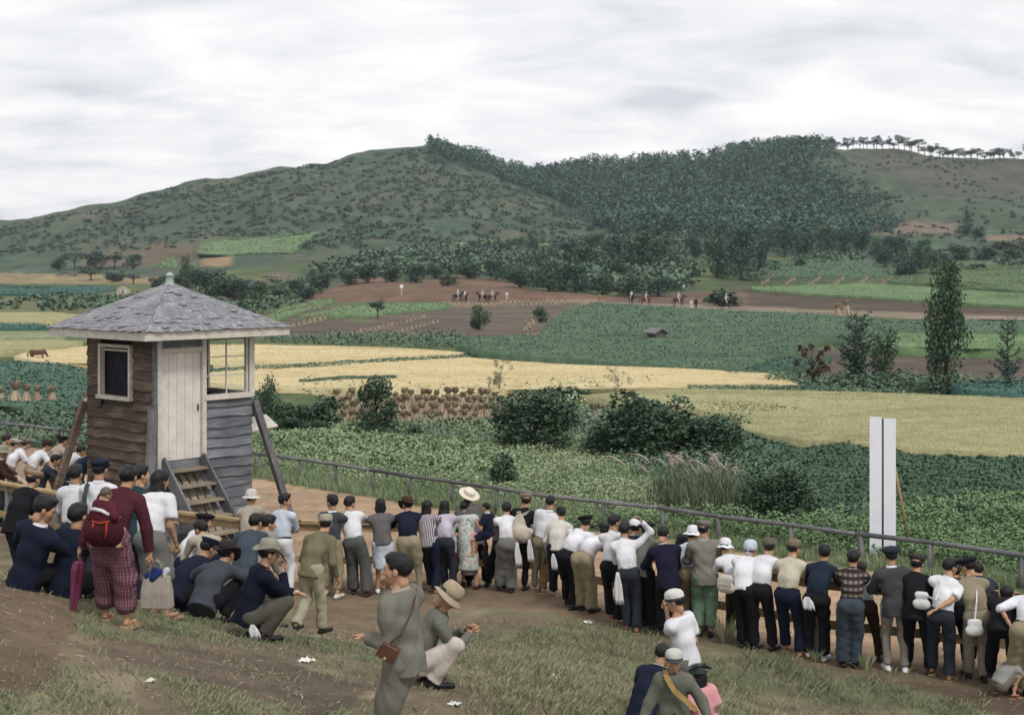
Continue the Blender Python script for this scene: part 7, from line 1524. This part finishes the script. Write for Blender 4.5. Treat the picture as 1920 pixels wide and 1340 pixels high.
# towels and cloths at hips and pockets
for k, dx, w, h, l in (('C10', .12, .10, .36, 'white towel hanging from the belt of the boyish person in grey trousers'), ('C13', -.17, .10, .34, 'white towel hanging at the left hip of the crew cut man'), ('C15', -.15, .10, .22, 'white cloth in the back pocket of the man in black beret'), ('C18', -.14, .12, .44, 'long white towel hanging from the belt of the man holding his head')):
    c = CR[k]; cloth(back_of(k, .06, .145, dx), w, h, l, rz=c['root'].rotation_euler.z)
c = CR['C29']; cloth(back_of('C29', .07, .165, -.09), .15, .15, 'white cloth stuffed in the back pocket of the dark blue shirt', rz=c['root'].rotation_euler.z)
c = CR['S11']; cloth(c['pel']-c['td']*.02+c['rt']*.20+Vector((0, 0, -.02)), .10, .12, 'crumpled white patterned cloth at the hip of the crouching black jacket', rz=c['root'].rotation_euler.z+1.2, name='handkerchief', cat='cloth')
# rucksack
def rucksack():
    c = CR['C12']; p = c['mid']-c['fw']*.20+Vector((0, 0, .02)); r = empty('rucksack', p, c['root'].rotation_euler.z, 'bulging cream canvas rucksack on the back of the man in black', 'rucksack'); g = [Grp([P((-.06, 0, -.13), (.06, 0, -.13), .145, None, (0, 1, 0), .72), P((0, 0, -.1), (0, .02, .16), .14, .06, (0, 1, 0), .75), P((.14, -.03, -.14), (.17, -.02, -.08), .07), P((-.12, -.04, -.16), (-.12, -.04, -.1), .07)], k=.03)]
    V, Q = solid(g, .014, .02, .016, 5); obj_np('bag', V, Q, canvas, r, True); m = MB(); m.tube([(0, .02, .15), (-.03, -.01, .23), (.03, -.01, .24), (0, .02, .16)], .014, 6); m.build('drawstring', canvas, r, True)
    for sg in (-1, 1): strap([p+Vector((0, 0, .16)), c['neck']+c['rt']*sg*.10-c['fw']*.06+Vector((0, 0, -.005)), c['neck']+c['rt']*sg*.12+c['fw']*.06+Vector((0, 0, -.03))], .05, canvas, r)
rucksack()
def bag(name, label, cat, top, w, h, d, mat, rz, hands=True, slant=.06):
    r = empty(name, top, rz, label, cat); m = MB(); V = []
    for z, k in ((0, 1-slant*2), (-h*.5, 1), (-h, 1+slant)):
        for x, y in ((-1, -1), (1, -1), (1, 1), (-1, 1)): V.append((x*w/2*k, y*d/2*(k if z else .5), z))
    Fs = [(0, 1, 2, 3), (11, 10, 9, 8)]
    for j in range(2):
        for i in range(4): Fs.append((j*4+i, (j+1)*4+i, (j+1)*4+(i+1) % 4, j*4+(i+1) % 4))
    m.add(V, Fs); me = m.mesh('body', mat); o = link('body', me, r); bv = o.modifiers.new('b', 'BEVEL'); bv.width = .012; bv.segments = 2
    if hands:
        for y in (-d*.22, d*.22): q = MB(); q.tube([(-w*.22, y, -.01), (-w*.17, y, .10), (0, y*.4, .14), (w*.17, y, .10), (w*.22, y, -.01)], .009, 6); q.build('handle', mat, r, True)
    return r
c = CR['W1']; hnd = c['hand'][1]; t_ = bag('tote_bag', 'stiff pale grey tote bag with dark blue cloth inside, carried beside the long skirt', 'bag', hnd+Vector((.06, .02, -.20)), .27, .29, .12, fabric((.33, .29, .25)), -.1)
for i, (x, y, cc) in enumerate(((-.06, 0, (.02, .03, .12)), (.05, .01, (.5, .5, .52)), (.0, -.03, (.02, .04, .16)))): V, Q = solid([Grp([P((x-.03, y, -.02), (x+.04, y, .045), .035, .03)])], .013, .02, .008, i); obj_np('cloth', V, Q, fabric(cc), t_, True)
c = CR['C14']; bag('shopping_bag', 'plain brown canvas bag hanging from the hand of the boy in the off-white shirt', 'bag', c['hand'][0]+Vector((0, -.02, -.19)), .24, .28, .08, fabric((.16, .11, .055)), -.2)
c = CR['C20']; bag('paper_bag', 'pale stiff paper bag held low left of the grey green jacket', 'bag', Vector(((1196-960)/F*20.6, 20.6, .98)), .16, .26, .07, simple('pale_paper', (.42, .41, .38), .8), .1, False, -.10)
c = CR['W2']; 
# folded parasols
def parasol(handle, tip, label, r0, openk, c=(.17, .035, .085)):
    h = Vector(handle); t = Vector(tip); d = t-h; L = d.length; root = empty('parasol', h, 0, label, 'parasol'); Mq = d.to_track_quat('Z', 'Y').to_matrix(); n = 16; m = MB()
    prof = [(.012, .18*L), (r0*.8, .20*L), (r0, .27*L), (r0*.72, .52*L), (r0*.35, .8*L), (.008, .98*L)]
    for r_, z in prof:
        for k in range(n): a = 2*math.pi*k/n; q = r_*(1+openk*(1 if k % 2 else -1)); m.V.append(tuple(Mq@Vector((q*math.cos(a), q*math.sin(a), z))))
    for i in range(len(prof)-1):
        for k in range(n): m.F.append((i*n+k, i*n+(k+1) % n, (i+1)*n+(k+1) % n, (i+1)*n+k))
    me = m.mesh('canopy', simple('parasol_silk', c, .45, .2, 8, .2)); link('canopy', me, root); MB().tube([(0, 0, 0), tuple(d)], .007, 6).build('shaft', simple('iron', (.05, .045, .04), .5), root); MB().tube([tuple(-d*.02), tuple(d*.10)], [.022, .02], 8).build('handle', simple('handle', (.62, .58, .52) if openk > .2 else (.1, .05, .05), .5), root, True)
c = CR['W1']; parasol(c['hand'][0]+Vector((0, 0, .02)), c['hand'][0]+Vector((-.09, -.05, -.80)), 'folded wine red parasol hanging point down from the hand of the woman with the baby', .055, .18)
c = CR['C7']; parasol(c['hand'][0]+Vector((-.02, 0, .04)), c['hand'][0]+Vector((0.01, -.06, -.56)), 'half opened purple parasol with white handle held by the woman in kimono', .16, .28, (.20, .04, .12))
parasol(c['hand'][1]+Vector((.12, -.4, -.32)), c['hand'][1]+Vector((.17, -.42, -.86)), 'black folded umbrella hanging right of the kimono', .05, .2, (.012, .012, .014))
# bags on straps
def shoulderbag(k, sz, off, label, mat, frm=1, name='shoulder_bag', flap=True, sw=.018, neck=None):
    c = CR[k]; p = c['pel']+c['rt']*off[0]-c['fw']*off[1]+Vector((0, 0, off[2])); r = empty(name, p, c['root'].rotation_euler.z, label, 'bag'); w, d, h = sz
    V, Q = solid([Grp([P((-w*.22, 0, -h*.6), (w*.22, 0, -h*.6), w*.32, None, (0, 1, 0), d/w*1.4), P((-w*.2, 0, -h*.15), (w*.2, 0, -h*.15), w*.24, None, (0, 1, 0), d/w*1.4)], k=.03)], .012, .02, .006, 3); obj_np('bag', V, Q, mat, r, True)
    if flap: MB().box((0, -d*.5, -h*.28), (w*.85, .012, h*.35)).build('flap', mat, r)
    pts = [p+Vector((0, 0, -h*.05)), c['mid']-c['fw']*.19+c['rt']*off[0]*.35, c['neck']-c['fw']*.10+c['rt']*frm*.06, c['sh'][1 if frm > 0 else 0].lerp(c['neck'], .35)+Vector((0, 0, .055)), c['neck']+c['fw']*.09+c['rt']*frm*.08-Vector((0, 0, .06))]
    strap(pts, sw, mat, r); return r
whitec = fabric((.62, .62, .62)); creamc = fabric((.50, .46, .40))
shoulderbag('C26', (.24, .11, .27), (-.19, .12, .20), 'rounded cream canvas bag hanging at the hip of the person in pale blue head cloth', creamc, 1)
shoulderbag('C35', (.21, .08, .21), (-.10, .19, .02), 'small white bag on a long white strap over the khaki shirt', whitec, 1, flap=False)
shoulderbag('C34', (.20, .09, .26), (-.23, .05, .30), 'white cloth bag tucked under the left arm of the short sleeved white shirt', whitec, -1, flap=False)
def chest_strap(k, label, col, w, a, b, out=.16, name='shoulder_strap'):
    """band worn across the back (out > 0) or the chest (out < 0)"""
    c = CR[k]; r = empty(name, c['neck'], c['root'].rotation_euler.z, label, 'strap'); P0 = c['neck'].lerp(c['sh'][1 if a > 0 else 0], .55)+Vector((0, 0, .062)); f = c['fw']; top = P0-f*out*.55+Vector((0, 0, -.03))
    q = c['neck'].lerp(c['mid'], .5)-f*out*1.02+c['rt']*(a+b)*.5*.12; e = c['mid'].lerp(c['pel'], .35)-f*out*1.05+c['rt']*b*.17; strap([P0+f*out*.25, P0, top, q, e], w, fabric(col), r, 'band', .008); return r
chest_strap('S5', 'dark strap running across the white shirt of the man in navy cap', (.05, .065, .075), .055, -1, -.5, .165)
chest_strap('F5', 'ochre webbing strap across the chest of the boy walking towards us', (.36, .24, .09), .042, 1, -1, -.128)
# camera case of the smoking man
def camera_case():
    c = CR['F1']; p = c['pel']-c['fw']*.02+c['rt']*-.235+Vector((0, 0, .13)); r = empty('camera_case', p, c['root'].rotation_euler.z-1.2, 'brown leather camera case hanging on a strap at the back of the smoking man', 'camera case'); m = MB(); m.box((0, 0, 0), (.135, .07, .10)); o = m.build('case', leather, r); o.rotation_euler = (0, .5, 0); b = o.modifiers.new('b', 'BEVEL'); b.width = .014; b.segments = 3
    m = MB(); m.box((0, -.043, -.015), (.14, .012, .08)); f = m.build('flap', leather, o); m = MB(); m.tube([(0, -.048, -.04), (0, -.056, -.04)], .009, 8); m.build('button', simple('brass', (.5, .4, .2), .3), f)
    strap([p+Vector((0, 0, .05)), c['mid']-c['fw']*.10+c['rt']*-.185, c['neck'].lerp(c['mid'], .35)-c['fw']*.15+c['rt']*-.08, c['neck']-c['fw']*.085+c['rt']*.08+Vector((0, 0, .015)), c['neck']+c['rt']*.10+c['fw']*.02+Vector((0, 0, .025))], .014, leather, r)
    q = c['hand'][1]+c['fw']*.05+Vector((0, 0, .03)); o = MB().tube([q, q-c['fw']*.07-c['rt']*.03+Vector((0, 0, .02))], .0045, 6).build('cigarette', simple('cigarette', (.7, .68, .62)), None, True); tag(o, 'cigarette held to the mouth of the man in grey suit', 'cigarette')
camera_case()
# paper of the reader
c = CR['C21']; q = c['hand'][0]+c['fw']*.06+Vector((0, 0, .03)); o = MB().box((0, 0, 0), (.17, .11, .004)).build('paper', simple('paper', (.7, .7, .68), .8), None, loc=q, rot=(R(-35), 0, c['root'].rotation_euler.z)); tag(o, 'small white sheet of paper held by the man in dark navy suit', 'paper')
c = CR['L6']; q = c['hand'][0]+Vector((.05, -.1, -.06)); o = MB().box((0, 0, 0), (.42, .02, .22)).build('newspaper', simple('newsprint', (.5, .5, .46), .8, .15, 30), None, loc=q, rot=(R(20), 0, .1)); tag(o, 'folded newspaper hanging below the hands of the man leaning left of the tower', 'newspaper')
c = CR['L1']; soft('cloth_bag', [Grp([P((-.05, 0, -.08), (.06, 0, -.2), .11, .13, (0, 1, 0), .5)], k=.03)], creamc, 'limp pale cloth bag in the hands of the man in grey soft hat', 'bag', c['hand'][0]+Vector((.03, -.08, .0)))
c = CR['C15']; V, Q = solid([Grp([P((-.08, 0, 0), (.08, 0, .0), .05, None, (0, 0, 1), .6), P((-.06, -.04, -.04), (.06, -.05, -.05), .035)], k=.03)], .014, .02, .006); o = obj_np('neck_cloth', V, Q, fabric((.26, .19, .12)), None, True); o.location = c['neck']-c['fw']*.05+Vector((0, 0, .03)); o.rotation_euler = (0, 0, c['root'].rotation_euler.z); tag(o, 'tan cloth folded round the neck of the bent man in black beret', 'cloth')
# girl's dark ribboned hat
c = CR['F6']; r = empty('ribbon_hat', c['hc']+Vector((0, 0, .06)), .4, 'flat dark hat with wide ribbon loops on the little girl in pink', 'hat', scale=(.56, .56, .56)); b = MB(); b.lathe([(.0, .05), (.075, .045), (.085, .0), (.13, -.012), (.132, -.018), (.07, -.01)], 20); b.build('brim', fabric((.03, .045, .04)), r, True)
for sg in (-1, 1): m = MB(); m.tube([(0, 0, .05), (sg*.08, -.02, .085), (sg*.19, -.03, .02), (sg*.10, -.01, .045), (0, 0, .05)], [.012, .03, .018, .022, .012], 7); m.build('ribbon', fabric((.025, .035, .035)), r, True)
# the baby and the child on the rail
c = CR['W1']; bp = c['mid']-c['fw']*.21+Vector((0, 0, .02))
person(dict(at=bp-Vector((0, 0, .12)), H=.68, yaw=math.degrees(-c['root'].rotation_euler.z)+8, pose='sit', hang=1, lean=10, feet=[(-.13, .0, -.17), (.13, .0, -.16)], arms=((-.16, .12, .33), (.17, .02, .34)), hair='crew', hairc=(.10, .075, .06), hroll=12, hyaw=25, hpitch=20, top=('sweater', (.085, .018, .026)), collar='off', bot=('shorts', 'maroon'), shoe='none', h=.014, hg=.012, head=1.12, girth=1.15, label='shaven headed baby asleep on the back of the woman in maroon'))
r = empty('baby_carrier', bp, c['root'].rotation_euler.z, 'dark red padded baby carrier with bright red bands tied round the baby', 'baby carrier')
V, Q = solid([Grp([P((-.05, -.02, -.13), (.05, -.02, -.13), .125, None, (0, 1, 0), .8), P((0, -.02, -.10), (0, 0, .05), .13, .11, (0, 1, 0), .75)], [((0, 0, .07), (0, -.3, 1))], .04)], .014, .02, .01, 4); obj_np('quilt', V, Q, fabric((.05, .012, .018)), r, True)
m = MB(); m.tube([(-.13, .03, .0), (-.07, -.10, -.02), (0, -.12, -.03), (.07, -.10, -.02), (.13, .03, .0)], .009, 6); m.build('band', fabric(CL['rust']), r, True)
for sg in (-1, 1): m = MB(); m.tube([(sg*.06, -.105, -.03), (sg*.065, -.125, -.10), (sg*.05, -.12, -.16)], .008, 6); m.build('band', fabric(CL['rust']), r, True)
m = MB(); m.tube([(-.15, .02, .06), (-.06, -.10, .09), (.02, -.12, .08), (.08, -.10, .04)], .016, 6); m.build('white_edge', fabric((.62, .6, .6)), r, True)
c = CR['C8']; Yb = 22.2; xb = (911-960)/F*Yb; person(dict(at=(xb, Yb, 1.03), H=1.02, yaw=-70, pose='sit', hang=1, hv=912, feet=[(-.08, .18, -.3), (.08, .2, -.28)], hyaw=10, arms=((-.1, .2, .4), (.12, .18, .42)), top=('shirt', 'navy'), collar='pblue', sleeve='short', bot=('shorts', 'navy'), face=1, shoe='none', h=.02, hg=.018, hh=.010, hair='boy', lean=5, label='little boy in navy and white sailor suit held on the rail, looking left'))
# ------------------------------------------------------------------ valley air
hz = MB().box((0, 560, 148), (3000, 1180, 304)).build('haze', None); tag(hz, 'thin pale blue valley haze', None, None, 'stuff')
hm = bpy.data.materials.new('haze'); hm.use_nodes = True; hn = hm.node_tree; hn.nodes.clear(); ho = hn.nodes.new('ShaderNodeOutputMaterial'); hv = hn.nodes.new('ShaderNodeVolumePrincipled')
hv.inputs['Color'].default_value = (.80, .90, 1.0, 1); hv.inputs['Density'].default_value = .00013; hv.inputs['Anisotropy'].default_value = .1; hn.links.new(hv.outputs[0], ho.inputs['Volume']); hz.data.materials.append(hm)

# buttons down the jacket of the boy walking towards us
c = CR['F5']
for i in range(3):
    q = c['neck'].lerp(c['pel'], .28+.26*i)+c['fw']*(.112+.004*i); o = MB().tube([(0, 0, 0), (0, .006, 0)], .009, 8).build('button', simple('dark_button', (.03, .03, .03), .4, bump=0), c['root'], loc=c['M'].inverted()@q)
